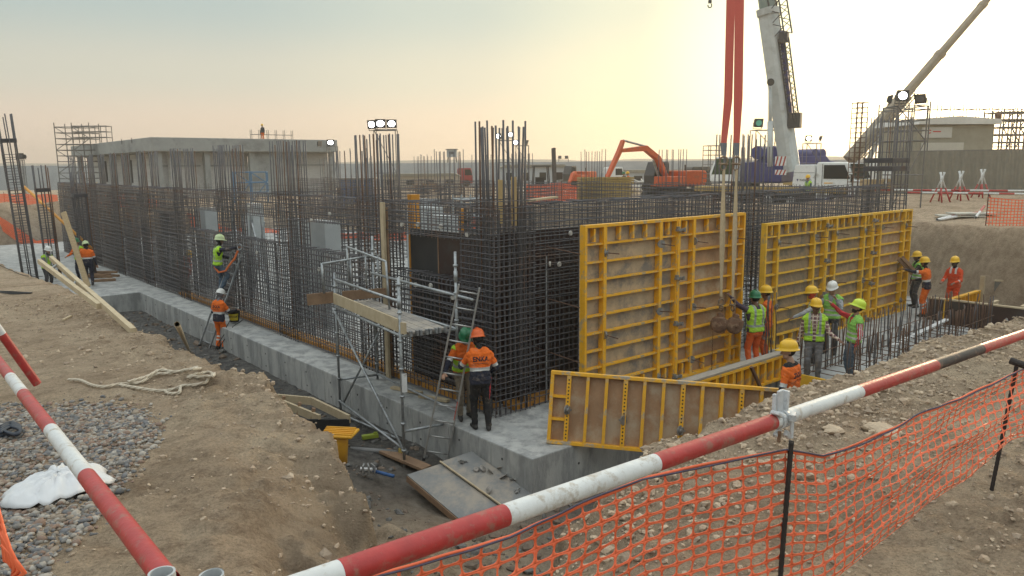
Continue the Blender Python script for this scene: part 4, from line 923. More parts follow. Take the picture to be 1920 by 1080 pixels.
mb = MB(); mb.bar(np.array((-.0, -.0, -.04)) @ Rr.T, np.array((-.004, .0, -.075)) @ Rr.T, .006, 8); mb.build('bolt', MRUST, t)

# ------------------------------------------------------------------ orange safety net in the foreground
top_px = [(430, 1165, 1.78), (640, 1092, 1.9), (800, 1046, 2.02), (950, 1003, 2.14), (1210, 893, 2.38), (1472, 840, 2.58), (1545, 852, 2.70), (1640, 815, 2.88), (1740, 770, 3.12), (1840, 725, 3.42), (1920, 690, 3.65), (2060, 640, 4.0)]
tp = np.array([at(*q) for q in top_px]); hts = np.array([.62, .62, .62, .60, .60, .58, .50, .44, .39, .36, .34, .34])
outw = np.array([.05, .05, .05, .04, .03, .02, .05, .07, .08, .07, .05, .04])
seg = np.cumsum(np.r_[0, np.linalg.norm(np.diff(tp, axis=0), axis=1)])
CW, CH = .060, .043; NU = int(seg[-1] / CW); NV = 15
def net_pt(s, v):
    """s metres along the rope, v rows down (arrays)"""
    P_ = np.stack([np.interp(s, seg, tp[:, k]) for k in range(3)], -1); h = np.interp(s, seg, hts); ow = np.interp(s, seg, outw); f = v / NV
    slack = np.clip(1 - h / .58, 0, 1)
    wob = .022 * fbm(s, f * 2.2, .30, 3, 77) + slack * .085 * np.sin(f * 15 + s * 2.5 + 2 * fbm(s, f, .8, 2, 5)) * np.minimum(1, f * 4)
    tw = np.stack([np.full_like(s, -.25), np.full_like(s, -.97), np.zeros_like(s)], -1)
    P_ = P_ + tw * (wob + ow * np.sin(f * 2.2))[..., None]
    P_[..., 2] -= h * f + .012 * fbm(s * 1.2, f * 3, .25, 2, 15) * np.minimum(1, f * 6) + slack * .05 * fbm(s, f * 2, .35, 2, 19) * f
    P_[..., 0] += .015 * fbm(s + 7, f * 2, .3, 2, 25)
    return P_
mb = MB(); K = 16; angs = np.arange(K) * 2 * math.pi / K; I, J = np.meshgrid(np.arange(NU), np.arange(NV))
I = I.reshape(-1); J = J.reshape(-1)
# octagonal-oval holes: outer ring on the cell edge, inner ring round the hole
sq = []
for t_ in angs:
    c_, s_ = math.cos(t_), math.sin(t_); m_ = max(abs(c_), abs(s_)); sq.append((.5 * c_ / m_, .5 * s_ / m_))
sq = np.array(sq); inn = np.stack([np.sign(np.cos(angs)) * np.abs(np.cos(angs)) ** .6 * .45, np.sign(np.sin(angs)) * np.abs(np.sin(angs)) ** .6 * .405], 1)
VV = []
hv = np.clip(rng.normal(1, .035, len(I)), .9, 1.07)[:, None]; hu = rng.normal(0, .012, len(I))[:, None]
for kk, ring in enumerate((sq, inn)): VV.append(net_pt((I[:, None] + .5 + ring[None, :, 0] * (hv if kk else 1) + (hu if kk else 0)) * CW, J[:, None] + .5 + ring[None, :, 1] * (hv if kk else 1)))
VV = np.concatenate(VV, 1).reshape(-1, 3); FF = []
for c_ in range(len(I)):
    o = c_ * 2 * K
    for k in range(K): k2 = (k + 1) % K; FF.append((o + k, o + k2, o + K + k2, o + K + k))
nf = thing('safety_net', 'orange plastic safety net sagging along the right foreground', 'safety net', tuple(at(1455, 1075, 2.5) * [1, 1, 0] + [0, 0, 3.0]))
no = np.array(nf.location); mb.add(VV - no, FF)
MNET = MORANGE; o = mb.build('net', MNET, nf, True); o['kind'] = 'stuff'; o.modifiers.new('solid', 'SOLIDIFY').thickness = .0012
ss = np.linspace(0, seg[-1], 160); mb = MB(); e = net_pt(ss, np.zeros(160)); e2 = net_pt(ss, np.full(160, .6)); w_ = .5 + .5 * fbm(ss, ss * 0, .25, 2, 3)
mb.sheet(np.concatenate([e - no + np.array([0, -.004, .004]), e - no + (e2 - e) * (.12 + w_[:, None] * .5) + np.array([0, -.006, 0])]), 160, 2); o = mb.build('top_band', MNET, nf, True); o.modifiers.new('solid', 'SOLIDIFY').thickness = .0015
mb = MB(); mb.tube(e - no + np.stack([.004 * np.sin(ss * 9), -.012 + 0 * ss, .006 * np.sin(ss * 7 + 1)], 1), .0032, 6); mb.build('rope', M('blue grey rope', (.10, .09, .13), (.07, .06, .09), 40, .9), nf, True)
for u, v, d, u2, zt in ((1484, 826, 2.56, 1452, 3.0), (1908, 676, 3.62, 1880, 3.0)):
    p = at(u, v, d); q = atz(u2, 1075 if u < 1600 else 900, 3.2 if u < 1600 else 3.55); q = p + np.array([-.03 if u < 1600 else -.09, -.02, 3.0 - p[2] - .1])
    mb = MB(); n = 60; pts = np.linspace(p, q, n); mb.tube(pts - no, .0085 + .0012 * (np.arange(n) % 2), 8); mb.build('stake', M('dark stake steel', (.045, .036, .032), (.03, .025, .025), 20, .7, .3), nf, True)
mb = MB(); p = at(1895, 676, 2.5); mb.bar(p, at(1935, 690, 2.45), .012, 8); tag(mb.build('rebar_offcut', MATS['dark stake steel'], None, True), 'dark rebar end poking in at the right edge above the net', 'rebar')
# a scrap of the same net at the lower left corner
mb = MB(); q0 = at(0, 1040, 1.6)
for k in range(5): mb.tube([at(-20 + 6 * k, 900 + 30 * k, 1.5), at(2 + 4 * k, 980 + 14 * k, 1.5), at(10 + 9 * k, 1050 + 6 * k, 1.5), at(40 - 8 * k, 1066 + 8 * k, 1.52)], .005, 5)
tag(mb.build('net_scrap', MORANGE, None, True), 'ragged scrap of orange netting at the lower left corner', 'net scrap')

# ------------------------------------------------------------------ things in the trench near the corner
RA = [atz(763, 890, -.5), atz(885, 850, -.34), atz(1001, 932, -.62), atz(865, 976, -.78)]
t = thing('shutter_board', 'pair of dusty grey form panels lying as a ramp against the footing corner', 'formwork', tuple(RA[3])); org = RA[3]
def quadslab(c4, th):
    c4 = [np.asarray(c) - org for c in c4]; n = np.cross(c4[1] - c4[0], c4[3] - c4[0]); n /= np.linalg.norm(n); n = n if n[2] > 0 else -n
    mb = MB(); mb.add(np.array(c4 + [c - n * th for c in c4]), [(0, 1, 2, 3), (7, 6, 5, 4)] + [(j, 4 + j, 4 + (j + 1) % 4, (j + 1) % 4) for j in range(4)]); return mb
m0 = RA[0] * .5 + RA[1] * .5; m1 = RA[3] * .46 + RA[2] * .54
MPAN = M('dusty film board', (.235, .235, .23), (.165, .17, .175), 2.6, .6, c3=(.33, .29, .245), c3amt=.4, s3=1.6)
quadslab([RA[0], m0, m1, RA[3]], .02).build('sheet', MPAN, t); quadslab([m0 + (0, 0, .035), RA[1] + (0, 0, .035), RA[2] + (0, 0, .03), m1 + (0, 0, .03)], .02).build('sheet', MPAN, t)
for p_, q_ in ((RA[0], RA[3]), (RA[3], RA[2])): mb = MB(); mb.beam(p_ - org + (0, 0, -.07), q_ - org + (0, 0, -.07), .03, .10); mb.build('edge_rail', MWOODB, t)
mb = MB(); mb.beam(m0 - org + (0, 0, .045), m1 - org + (0, 0, .045), .025, .02); mb.build('joint_lath', MWOODP, t)
def ramp_pt(u, v):
    n = np.cross(RA[1] - RA[0], RA[3] - RA[0]); q = _W + _R * (u - 960) / FPX + _U * (540 - v) / FPX; s_ = ((RA[0] - [0, 0, EYE]) @ n) / (q @ n); return q * s_ + np.array([0, 0, EYE])
wp = MB(); wp.lathe([(.012, -.004), (.075, -.004), (.075, .004), (.03, .012), (.012, .012)], 18, caps=False); WP = wp.mesh('plate_washer', M('dusty plate steel', (.36, .33, .30), (.27, .25, .23), 10, .7, .3), True)
for k, (u, v, lab) in enumerate(((893, 887, 'smallest round washer plate, leftmost of the row on the ramp'), (906, 886, 'round washer plate second in the row on the ramp'), (919, 890, 'round washer plate third in the row on the ramp'), (940, 884, 'round washer plate standing behind the row by the footing'), (944, 900, 'large round washer plate in front of the row on the ramp'), (916, 927, 'round washer plate alone near the middle joint of the ramp'))):
    p = ramp_pt(u, v) + (0, 0, .05 + (.02 if k != 4 else .01)); o = inst(WP, 'washer_plate', None, p, (.5 + .2 * (k % 3), .25 * (k % 2), k), None if k else (.7, .7, .7)); tag(o, lab, 'washer', 'washer plates on the ramp')
for k, (u, v, lab) in enumerate(((868, 872, 'rusty form clip heap at the upper end of the ramp'), (970, 928, 'bluish form clips near the lower right corner of the ramp'), (965, 903, 'small form clip against the footing beside the ramp'))):
    p = ramp_pt(u, v) + (0, 0, .05); t2 = thing('form_clip', lab, 'clip', tuple(p))
    for q in range(4): mb = MB(); mb.beam((random.uniform(-.08, .08), random.uniform(-.06, .06), 0), (random.uniform(-.08, .08), random.uniform(-.06, .06), random.uniform(0, .07)), .03, .02); mb.build('piece', MATS['tie nut steel'], t2)
# timber box form, yellow tool chest and bits
bx = [atz(500, 744, -.1), atz(585, 752, -.1), atz(655, 786, -.1), atz(600, 786, -.1)]
t = thing('timber_form', 'open timber box form with black end board below the left bank edge', 'formwork', tuple(bx[3])); org = bx[3]
for p_, q_, mt_, hh in ((bx[0], bx[1], MWOODP, .16), (bx[1], bx[2], MWOODP, .16), (bx[0], bx[3], MWOODP, .16)): mb = MB(); mb.beam(p_ - org, q_ - org, .05, hh); mb.build('board', mt_, t)
mb = MB(); mb.beam(bx[3] - org + (-.25, 0, -.18), bx[2] - org + (0, 0, -.18), .04, .36); mb.build('end_board', MBLACK, t)
for f in (.3, .6, .85): mb = MB(); p_ = bx[0] * (1 - f) + bx[3] * f; q_ = (bx[0] * (1 - f) + bx[1] * f) if f < .5 else bx[1] * .6 + bx[2] * .4; mb.beam(p_ - org + (0, 0, -.1), p_ - org + (.05, .02, .14), .1, .06); mb.build('cleat', MWOODB, t)
p = at(640, 800, 12.2); t = thing('yellow_chest', 'yellow plastic tub with lid half hidden below the bank edge', 'tub', tuple(p * [1, 1, 0] + [0, 0, -.6])); MYP = M('yellow plastic', (.72, .38, .03), (.62, .32, .03), 5, .5)
org = np.array(t.location); mb = MB(); c = at(636, 812, 12.2) - org; mb.box(c, (.55, .4, .05), rz=-.15); bevel(mb.build('lid', MYP, t), .02)
for k in range(5): mb = MB(); mb.box(c + (0, -.16 + .08 * k, .035), (.5, .025, .025), rz=-.15); mb.build('lid_rib', MYP, t)
mb = MB(); mb.lathe([(.13, -.5), (.16, -.1), (.17, -.025)], 20, c + (-.02, 0, 0)); mb.build('body', MYP, t, True)
p = atz(700, 888, -.55); t = thing('blue_prop', 'blue steel prop with shiny coupler lying in the trench', 'prop', tuple(p)); mb = MB(); mb.bar((0, 0, .05), atz(738, 893, -.5) - p, .03, 10); mb.build('shaft', M('blue paint', (.03, .10, .28), (.025, .08, .2), 6, .5), t, True)
mb = MB(); mb.bar((-.22, 0, .08), (.05, .02, .05), .045, 10)
for k in range(3): mb.box((-.16 + .08 * k, 0, .08), (.025, .16, .16), rz=.3 * k)
mb.build('coupler', MALU, t)
mb = MB(); mb.bar(atz(655, 842, -.62), atz(765, 850, -.6), .05, 10); tag(mb.build('pipe', M('grey pvc', (.2, .2, .2), (.15, .15, .15), 5, .6), None, True), 'dark grey pipe lying across the trench floor', 'pipe')
mb = MB(); mb.beam(atz(720, 845, -.6), atz(800, 878, -.6), .22, .05); tag(mb.build('plank', MWOODB), 'brown plank lying at the foot of the aluminium ladder', 'plank')
mb = MB(); mb.bar(atz(590, 755, -.62), atz(745, 822, -.62), .025, 8); tag(mb.build('steel_tube', MGALV, None, True), 'long galvanised tube lying along the foot of the footing', 'tube')
mb = MB(); c = atz(694, 818, -.6); mb.box(c, (.32, .1, .08), rz=.4); mb.box(c + (.1, .04, .05), (.08, .06, .05)); tag(bevel(mb.build('tool_case', M('lime plastic', (.35, .42, .05), (.28, .34, .04), 5, .5)), .01), 'small lime-yellow tool lying in the trench', 'tool')
mb = MB(); c = atz(752, 845, -.55); mb.box(c, (.09, .1, .1), rz=.4); tag(bevel(mb.build('paper_scrap', M('yellow scrap', (.5, .4, .12), (.4, .3, .1), 5, .8)), .02), 'crumpled yellowish scrap by the scaffold foot', 'scrap')
for pts, lab in (([(432, 600), (425, 612), (420, 628), (408, 645), (404, 655)], 'left'), ([(455, 600), (437, 612), (424, 632), (412, 650)], 'right')):
    mb = MB(); mb.tube([at(u, v, 22.3) for u, v in pts], .012, 5); tag(mb.build('cable', MBLACK, None, True), 'black cable hanging down the footing face, %s of two' % lab, 'cable')
t = thing('bucket', 'black paint bucket with yellow label on the footing beside the trench worker', 'bucket', tuple(at(440, 603, 22.9))); BR = .16
mb = MB(); mb.lathe([(.13, 0), (.165, .30), (.172, .30), (.172, .33)], 20); mb.build('pail', MBLACK, t, True); mb = MB(); mb.tube([(.17 * math.cos(q), 0, .31 + .13 * math.sin(q)) for q in np.linspace(0, math.pi, 12)], .006, 5); mb.build('handle', MGALV, t)
a = np.linspace(-2.75, -.5, 14); mb = MB(); mb.sheet(np.concatenate([np.stack([(.134 + .117 * z + .004) * np.cos(a), (.134 + .117 * z + .004) * np.sin(a), np.full(14, z)], 1) for z in (.06, .26)]), 14, 2); mb.build('label_wrap', M('yellow label', (.62, .48, .03), (.55, .42, .03), 6, .5), t, True)
me = text_mesh('POLYCOAT', .075, .001, .002)
for v in me.vertices:
    an = -1.62 + v.co.x / .16; z = .17 + v.co.y; r_ = .134 + .117 * z + .008 + v.co.z; v.co = (r_ * math.cos(an), r_ * math.sin(an), z)
me.materials.append(MBLACK); inst(me, 'lettering', t)
# ------------------------------------------------------------------ people
def nrm(v): v = np.asarray(v, float); return v / (np.linalg.norm(v) + 1e-12)
def rotx(a): c, s = math.cos(a), math.sin(a); return np.array([[1, 0, 0], [0, c, -s], [0, s, c]])
def roty(a): c, s = math.cos(a), math.sin(a); return np.array([[c, 0, s], [0, 1, 0], [-s, 0, c]])
def rotz(a): c, s = math.cos(a), math.sin(a); return np.array([[c, -s, 0], [s, c, 0], [0, 0, 1]])
def skeleton(sp):
    """capsules (p, q, r_p, r_q, tag) of the posed figure, body frame: x right, y forward, z up, 1.75 m tall"""
    C_ = []; drop = sp.get('drop', 0.0); hipc = np.array([0, sp.get('hip_y', 0.0), .93 - drop])
    T = rotz(sp.get('twist', 0)) @ roty(sp.get('side', 0)) @ rotx(-sp.get('lean', .03))
    def tp(x, y, z): return hipc + T @ np.array([x, y, z])
    bulk = sp.get('bulk', 1.0)
    prof = [(-.06, .085, .108), (.0, .082, .118), (.07, .075, .114), (.14, .070, .110), (.21, .076, .112), (.28, .088, .118), (.35, .098, .120), (.41, .102, .110), (.455, .105, .088), (.485, .095, .065)]
    for z, hx, r in prof: C_.append((tp(-hx * bulk, .0, z), tp(hx * bulk, .0, z), r * bulk * .97, r * bulk * .97, 'torso' if z > .02 else 'pelvis'))
    C_.append((tp(0, -.012, .46), tp(0, .012, .57), .058, .055, 'neck'))
    Hd = T @ rotz(sp.get('hyaw', 0)) @ rotx(-sp.get('hpitch', 0)); hc = tp(0, .02, .60) + Hd @ np.array([0, .012, .085])
    def hp(x, y, z): return hc + Hd @ np.array([x, y, z])
    for p, q, r0, r1, tg in (((-.012, -.018, .03), (.012, -.018, .03), .088, .088, 'head'), ((-.012, .022, .02), (.012, .022, .02), .080, .080, 'head'), ((-.012, .03, -.05), (.012, .03, -.05), .060, .060, 'jaw'), ((0, .055, -.075), (0, .05, -.08), .036, .036, 'jaw'), ((0, .098, .012), (0, .112, -.022), .011, .017, 'nose'), ((-.09, -.012, .0), (-.09, -.018, .02), .016, .018, 'ear'), ((.09, -.012, .0), (.09, -.018, .02), .016, .018, 'ear')):
        C_.append((hp(*p), hp(*q), r0, r1, tg))
    for side, key in ((-1, 'armL'), (1, 'armR')):
        ud, fd = sp.get(key, ((side * .18, .05, -1), (side * .06, .25, -1))); ud = T @ nrm(ud); fd = T @ nrm(fd); sh = tp(side * .178, -.005, .425)
        el = sh + ud * .285; wr = el + fd * .25; C_.append((sh, el, .064 * bulk, .052, 'upper' + key[-1])); C_.append((el, wr, .050, .037, 'fore' + key[-1]))
        # hand: palm, four curled fingers of unequal length and a thumb from the palm's side
        hx = nrm(np.cross(fd, np.array([0, 0, 1.0]) if abs(fd[2]) < .9 else np.array([0, 1.0, 0]))) ; hn = np.cross(hx, fd); pc = wr + fd * .02
        C_.append((pc + hx * .02 + fd * .015, pc + hx * .022 + fd * .07, .018, .016, 'hand')); C_.append((pc - hx * .02 + fd * .015, pc - hx * .022 + fd * .07, .018, .016, 'hand')); C_.append((wr - fd * .01, pc + fd * .04, .026, .024, 'hand'))
        cl = sp.get('curl', .6)
        for k, ln in enumerate((.066, .076, .072, .056)):
            b0 = pc + hx * (-.030 + .020 * k) + fd * .078; d1 = nrm(fd * math.cos(cl * .5) - hn * math.sin(cl * .5)); b1 = b0 + d1 * ln * .52; d2 = nrm(fd * math.cos(cl * 1.4) - hn * math.sin(cl * 1.4)); C_.append((b0, b1, .0105, .010, 'hand')); C_.append((b1, b1 + d2 * ln * .5, .010, .0085, 'hand'))
        th = pc + hx * (-side * .028) + fd * .025; d1 = nrm(fd * .75 - hx * side * .6 - hn * .25); C_.append((th, th + d1 * .038, .013, .011, 'hand')); C_.append((th + d1 * .038, th + d1 * .038 + nrm(d1 + fd * .7 - hn * .4) * .03, .011, .009, 'hand'))
    for side, key in ((-1, 'footL'), (1, 'footR')):
        fx = np.array(sp.get(key, (side * .11, .0, .0)), float); ank = fx + np.array([0, 0, .09]); hip = hipc + rotz(sp.get('twist', 0) * .4) @ np.array([side * .088, 0, -.02])
        d = ank - hip; L_ = min(np.linalg.norm(d), .835); d = nrm(d); ank = hip + d * L_; l1, l2 = .43, .41; cosA = np.clip((l1 * l1 + L_ * L_ - l2 * l2) / (2 * l1 * L_), -1, 1); fw = np.array([side * .12, 1, 0]); fw = nrm(fw - d * (fw @ d)); kn = hip + d * l1 * cosA + fw * l1 * math.sqrt(max(0, 1 - cosA ** 2))
        lb_ = sp.get('legb', 1.0); C_.append((hip, kn, .098 * lb_, .072 * lb_, 'thigh')); C_.append((kn, ank + (0, 0, .02), .070 * lb_, .056 * lb_, 'shin'))
        yaw = sp.get('toe', side * -.2); dt = rotz(yaw) @ np.array([0, 1.0, 0]); dz = ank[2] - .09
        C_.append((ank, ank - (0, 0, .045) - dt * .03, .052, .045, 'boot')); b = np.array([ank[0], ank[1], dz + .04]); C_.append((b - dt * .045, b + dt * .09, .042, .044, 'boot')); C_.append((b + dt * .09, b + dt * .155 - (0, 0, .006), .044, .034, 'boot'))
    return C_, T, hipc, Hd, hc
def caps_mesh(C_, n=12, m=4):
    mb = MB()
    for p, q, r0, r1, tg in C_:
        Rm = rot_to(q - p) if np.linalg.norm(q - p) > 1e-6 else np.eye(3); ring = []
        for k in range(m): a = -math.pi / 2 + (math.pi / 2) * (k + .15) / m; ring.append((r0 * math.cos(a), r0 * math.sin(a)))
        ring.append((r0, 0)); L_ = np.linalg.norm(q - p); ring.append((r1, L_))
        for k in range(m): a = (math.pi / 2) * (k + .85) / m; ring.append((r1 * math.cos(a), L_ + r1 * math.sin(a)))
        mb.lathe(ring, n, p, rot=Rm)
    return mb
MSKIN = {'tan': M('skin tan', (.36, .20, .13), (.30, .165, .105), 12, .6), 'brown': M('skin brown', (.19, .10, .065), (.155, .08, .05), 12, .6), 'fair': M('skin fair', (.45, .27, .19), (.38, .22, .15), 12, .6)}
def CL(name, c, k=.78): return M('cloth ' + name, c, tuple(x * k for x in c), 9, .9, bump=.35, bscale=22, c3=tuple(.68 * x + .32 * t_ for x, t_ in zip(c, (.38, .30, .22))), c3amt=.16, s3=5)
CO = CL('hi-vis orange', (.80, .155, .015)); CN = CL('navy', (.022, .024, .042)); CG = CL('lime vest', (.40, .68, .045)); CG2 = CL('green vest', (.27, .58, .11)); CB = CL('black', (.016, .016, .018)); CW = M('reflective tape', (.62, .63, .62), (.52, .53, .52), 12, .35, .2); CGR = CL('grey', (.16, .16, .17)); CDG = CL('dark grey', (.06, .06, .065)); CJ = CL('denim', (.08, .12, .17)); CT = CL('khaki', (.20, .165, .125)); CR = CL('red', (.52, .03, .04)); CP = CL('purple grey', (.07, .05, .08)); COT = CL('orange trousers', (.72, .12, .02)); CRE = CL('coverall orange', (.66, .075, .02)); CBOOT = M('boot leather', (.03, .028, .027), (.02, .02, .02), 12, .7); CSL = CL('pale grey', (.33, .34, .36)); CGL = M('glove', (.30, .12, .05), (.2, .09, .04), 14, .9)
def plaid():
    mt = M('cloth plaid', (.30, .20, .17), (.24, .15, .13), 9, .9); n = mt.node_tree; N = n.nodes; L = n.links; b = N['Principled BSDF']; tc = N.new('ShaderNodeTexCoord'); col = None
    for ax, sc_, cc in (('X', 26, (.10, .035, .06)), ('Z', 26, (.10, .04, .07)), ('X', 11, (.55, .45, .36)), ('Z', 11, (.55, .45, .36))):
        w = N.new('ShaderNodeTexWave'); w.bands_direction = ax; w.inputs['Scale'].default_value = sc_ * .35; w.inputs['Distortion'].default_value = .4; L.new(tc.outputs['Object'], w.inputs['Vector'])
        r = N.new('ShaderNodeValToRGB'); r.color_ramp.elements[0].position = .72; r.color_ramp.elements[1].position = .85; L.new(w.outputs['Fac'], r.inputs[0]); mx = N.new('ShaderNodeMixRGB'); L.new(r.outputs[0], mx.inputs[0]); mx.inputs[2].default_value = cc + (1,)
        if col is None: mx.inputs[1].default_value = (.30, .17, .15, 1)
        else: L.new(col, mx.inputs[1])
        col = mx.outputs[0]
    L.new(col, b.inputs['Base Color']); return mt
CPL = plaid()
HELM = {}
def helmet_mesh(mat):
    if mat.name not in HELM:
        mb = MB(); n = 28; a = np.arange(n) * 2 * math.pi / n; V = []
        prof = [(1.13, -.012), (1.14, -.004), (1.0, .0), (.985, .035), (.93, .075), (.80, .105), (.58, .126), (.30, .138), (.02, .141)]
        for k, (f, z) in enumerate(prof):
            fr = (np.sin(a) > 0) * np.sin(a) ** 2
            rx = .112 * f; ry = .138 * f; ext_ = (.045 * fr if k < 2 else 0); V.append(np.stack([rx * np.cos(a), (ry + ext_) * np.sin(a), z - (.012 * fr if k < 2 else 0) + 0 * a], 1))
        mb.sheet(np.concatenate(V), n, len(prof), closed_u=True); mb.tube([(0, -.12 + .24 * q, .05 + .098 * math.sin(math.pi * (.12 + .76 * q))) for q in np.linspace(0, 1, 12)], .010, 6)
        HELM[mat.name] = mb.mesh('hard_hat', mat, True)
    return HELM[mat.name]
HY = M('helmet yellow', (.78, .47, .02), (.74, .43, .02), 5, .35); HG = M('helmet green', (.02, .17, .075), (.018, .15, .065), 5, .35); HO = M('helmet orange', (.72, .13, .02), (.68, .11, .02), 5, .35); HW = M('helmet white', (.72, .72, .70), (.66, .66, .64), 5, .35); HWG = M('helmet pale lime', (.55, .66, .38), (.5, .6, .33), 5, .4); HL = M('helmet lime', (.60, .76, .06), (.55, .70, .05), 5, .35)
PEOPLE = []
def person(label, loc, face, vox=.0115, **sp): sp.update(label=label, loc=np.asarray(loc, float), face=R_(face - 90), vox=vox); PEOPLE.append(sp)
dn = lambda s: ((s * .2, .05, -1), (s * .08, .3, -1))
person('worker in orange and navy jacket and orange hard hat, back turned, behind the aluminium ladder', W3(-.60, -.32, 0), 104, .0095, lean=.16, hyaw=.35, hpitch=.1, armL=((-.45, .55, -.75), (.2, .9, .15)), armR=((.45, .1, -.9), (-.35, .75, -.45)), footL=(-.10, .06, 0), footR=(.12, -.08, 0), top='enka', legs=CB, helmet=HO, skin='fair', hood=CB, text='ENKA', stripe=CR, vest=None)
person('worker in green hard hat bending by the ladder, orange and lime vest', W3(-.42, .42, 0), -70, .0105, lean=.28, hpitch=.25, hyaw=-.3, armL=((-.5, .5, -.7), (.3, .8, -.3)), armR=((.55, .5, -.65), (.4, .75, -.2)), footL=(-.1, 0, 0), footR=(.1, .1, 0), top=CO, sleeve='enka', legs=CT, helmet=HG, skin='tan', vest=CG, vest_z=(.93, 1.16))
person('worker in orange and navy with a pale hard hat standing in the trench, back turned', (-8.62, 22.0, -.68), 68, .013, lean=.08, hpitch=.35, armR=((.3, .5, -.8), (.1, .9, .1)), armL=((-.35, .2, -.9), (.2, .8, -.2)), top='enka', legs=CO, helmet=HW, skin='tan', hood=CGR, text='ENKA', knee_bands=True, vest=None)
person('worker in lime vest on the grey ladder reaching out to the rebar', at(412, 552, 23.0), 28, .013, lean=.10, armR=((.35, .8, .15), (.1, 1, .25)), armL=((-.1, .6, -.75), (.25, .9, -.2)), footL=(-.08, .02, 0), footR=(.08, .06, .1), top=CN, legs=CJ, helmet=HWG, skin='brown', hood=CB, vest=CG, gloves=True)
person('worker in yellow hard hat and dark glasses behind the rebar mat', at(622, 549, 28.0), 215, .015, armL=dn(-1), armR=((.2, .3, -.9), (-.2, .9, -.1)), top=CN, legs=CDG, helmet=HY, skin='brown', vest=CG, glasses=True)
person('worker in orange overalls and yellow hard hat crouching behind the rebar mat', at(345, 530, 31.5), 330, .015, lean=.75, drop=.22, hip_y=-.1, armL=((-.2, .7, -.7), (.1, .8, -.6)), armR=((.2, .7, -.7), (0, .9, -.5)), top=CRE, legs=CRE, helmet=HY, skin='tan', vest=None)
person('worker in orange and navy with a pale green hard hat walking at far left', (-16.95, 30.3, 0), 118, .014, lean=.12, hyaw=.5, hpitch=.3, armL=((-.3, .3, -.9), (0, .5, -.9)), armR=((.25, .1, -.95), (.2, .25, -.95)), footL=(-.1, .22, 0), footR=(.1, -.2, .03), top='enka', legs=CN, helmet=HWG, skin='tan', hood=CB, vest=None)
person('worker in pale hard hat and lime vest sitting low behind the timber ladder', (-19.05, 31.0, -.25), -20, .014, lean=.2, armL=((-.2, .6, -.7), (.2, .9, -.3)), armR=((.2, .6, -.7), (-.1, .9, -.3)), top=CGR, legs=CDG, helmet=HW, skin='tan', hood=CDG, vest=CG)
person('worker in green hard hat and lime vest behind the slim rebar cage', (-18.35, 32.2, -.05), -100, .015, lean=.1, armL=((-.3, .6, -.5), (.3, .8, .3)), armR=((.2, .6, -.7), (-.1, .9, -.1)), top=CO, legs=CN, helmet=HG, skin='tan', vest=CG)
person('worker in green hard hat, lime vest and orange trousers with back turned, steadying the sling', (5.45, 16.75, 0), 112, .0105, lean=.02, armL=((-.6, .65, .45), (-.2, .75, .65)), armR=((.18, .0, -1), (.1, .12, -1)), top=CP, legs=COT, helmet=HG, skin='brown', vest=CG, footL=(-.12, 0, 0), footR=(.12, .03, 0), bulk=1.06)
person('worker in yellow hard hat half hidden behind the green-helmet worker', (5.95, 17.45, 0), 150, .013, armL=dn(-1), armR=((.3, .3, -.9), (0, .8, -.5)), top=CO, legs=COT, helmet=HY, skin='brown', vest=None)
person('worker in plaid shirt, open lime vest and yellow hard hat facing the camera', (6.42, 15.85, -.02), -112, .0095, lean=-.03, hyaw=.25, armL=((-.35, .15, -.9), (-.75, .45, -.45)), armR=((.3, -.05, -.95), (.2, .0, -1)), top=CPL, legs=CGR, helmet=HY, skin='brown', vest=CG, vest_open=True, beard=.6, belt=True, bulk=1.05)
person('worker in yellow hard hat and silver-striped vest behind the plaid shirt, turned to the form', (7.0, 17.25, .02), 160, .0115, lean=.12, hyaw=-.3, armL=((-.5, .75, -.35), (-.3, .9, -.3)), armR=((.25, .2, -.95), (.1, .4, -.9)), top=CSL, legs=CDG, helmet=HY, skin='brown', hood=CRE, vest=CG2, stripes='v')
person('worker in white hard hat and green vest with hands raised to his face', (7.75, 18.15, 0), -130, .0115, armL=((-.3, .7, -.55), (.35, .35, .85)), armR=((.35, .65, -.6), (-.35, .4, .85)), top=CSL, legs=CDG, helmet=HW, skin='tan', vest=CG2, hpitch=.2)
person('bearded worker in lime hard hat, red sleeves and green vest pointing up', (7.22, 15.75, -.03), 176, .0095, lean=-.06, hpitch=-.3, hyaw=-.25, armR=((.25, .85, .35), (.05, .75, .65)), armL=((-.28, -.05, -.95), (-.1, .25, -.95)), top=CR, legs=CJ, helmet=HL, skin='tan', vest=CG2, beard=1, collar=CP, sl_stripe=True)
person('worker in orange jacket and yellow hard hat in front, seen from behind over the soil', (4.30, 11.38, .12), 138, .0095, lean=.05, hyaw=.35, armL=((-.3, .1, -.95), (0, .5, -.85)), armR=((.3, .05, -.95), (.05, .4, -.9)), top='enka', legs=CN, helmet=HY, skin='fair', collar=CB, text='ENKA', vest=None, band_z=.10)
person('worker in yellow hard hat and green vest at the right end of the forms', (12.95, 24.1, 0), 175, .014, armL=((-.3, .7, -.4), (0, .9, .1)), armR=dn(1), top=CB, legs=CDG, helmet=HY, skin='brown', hood=CB, vest=CG2)
person('worker in orange and navy reaching to the form edge, orange trousers with bands', (12.45, 22.6, 0), 140, .0125, lean=.1, armL=((-.45, .85, .15), (-.3, .9, .3)), armR=((.3, .3, -.8), (-.2, .9, 0)), top='enka', legs=CO, helmet=HY, skin='brown', hood=CB, knee_bands=True, vest=None)
person('masked worker in orange coveralls and yellow hard hat facing left at the cliff', (13.35, 22.75, 0), 215, .0125, armL=((-.2, .4, -.85), (.2, .95, -.15)), armR=((.2, .4, -.85), (-.2, .95, -.15)), top=CRE, legs=CRE, helmet=HY, skin='brown', mask=CB, chest_bands=True, vest=None)
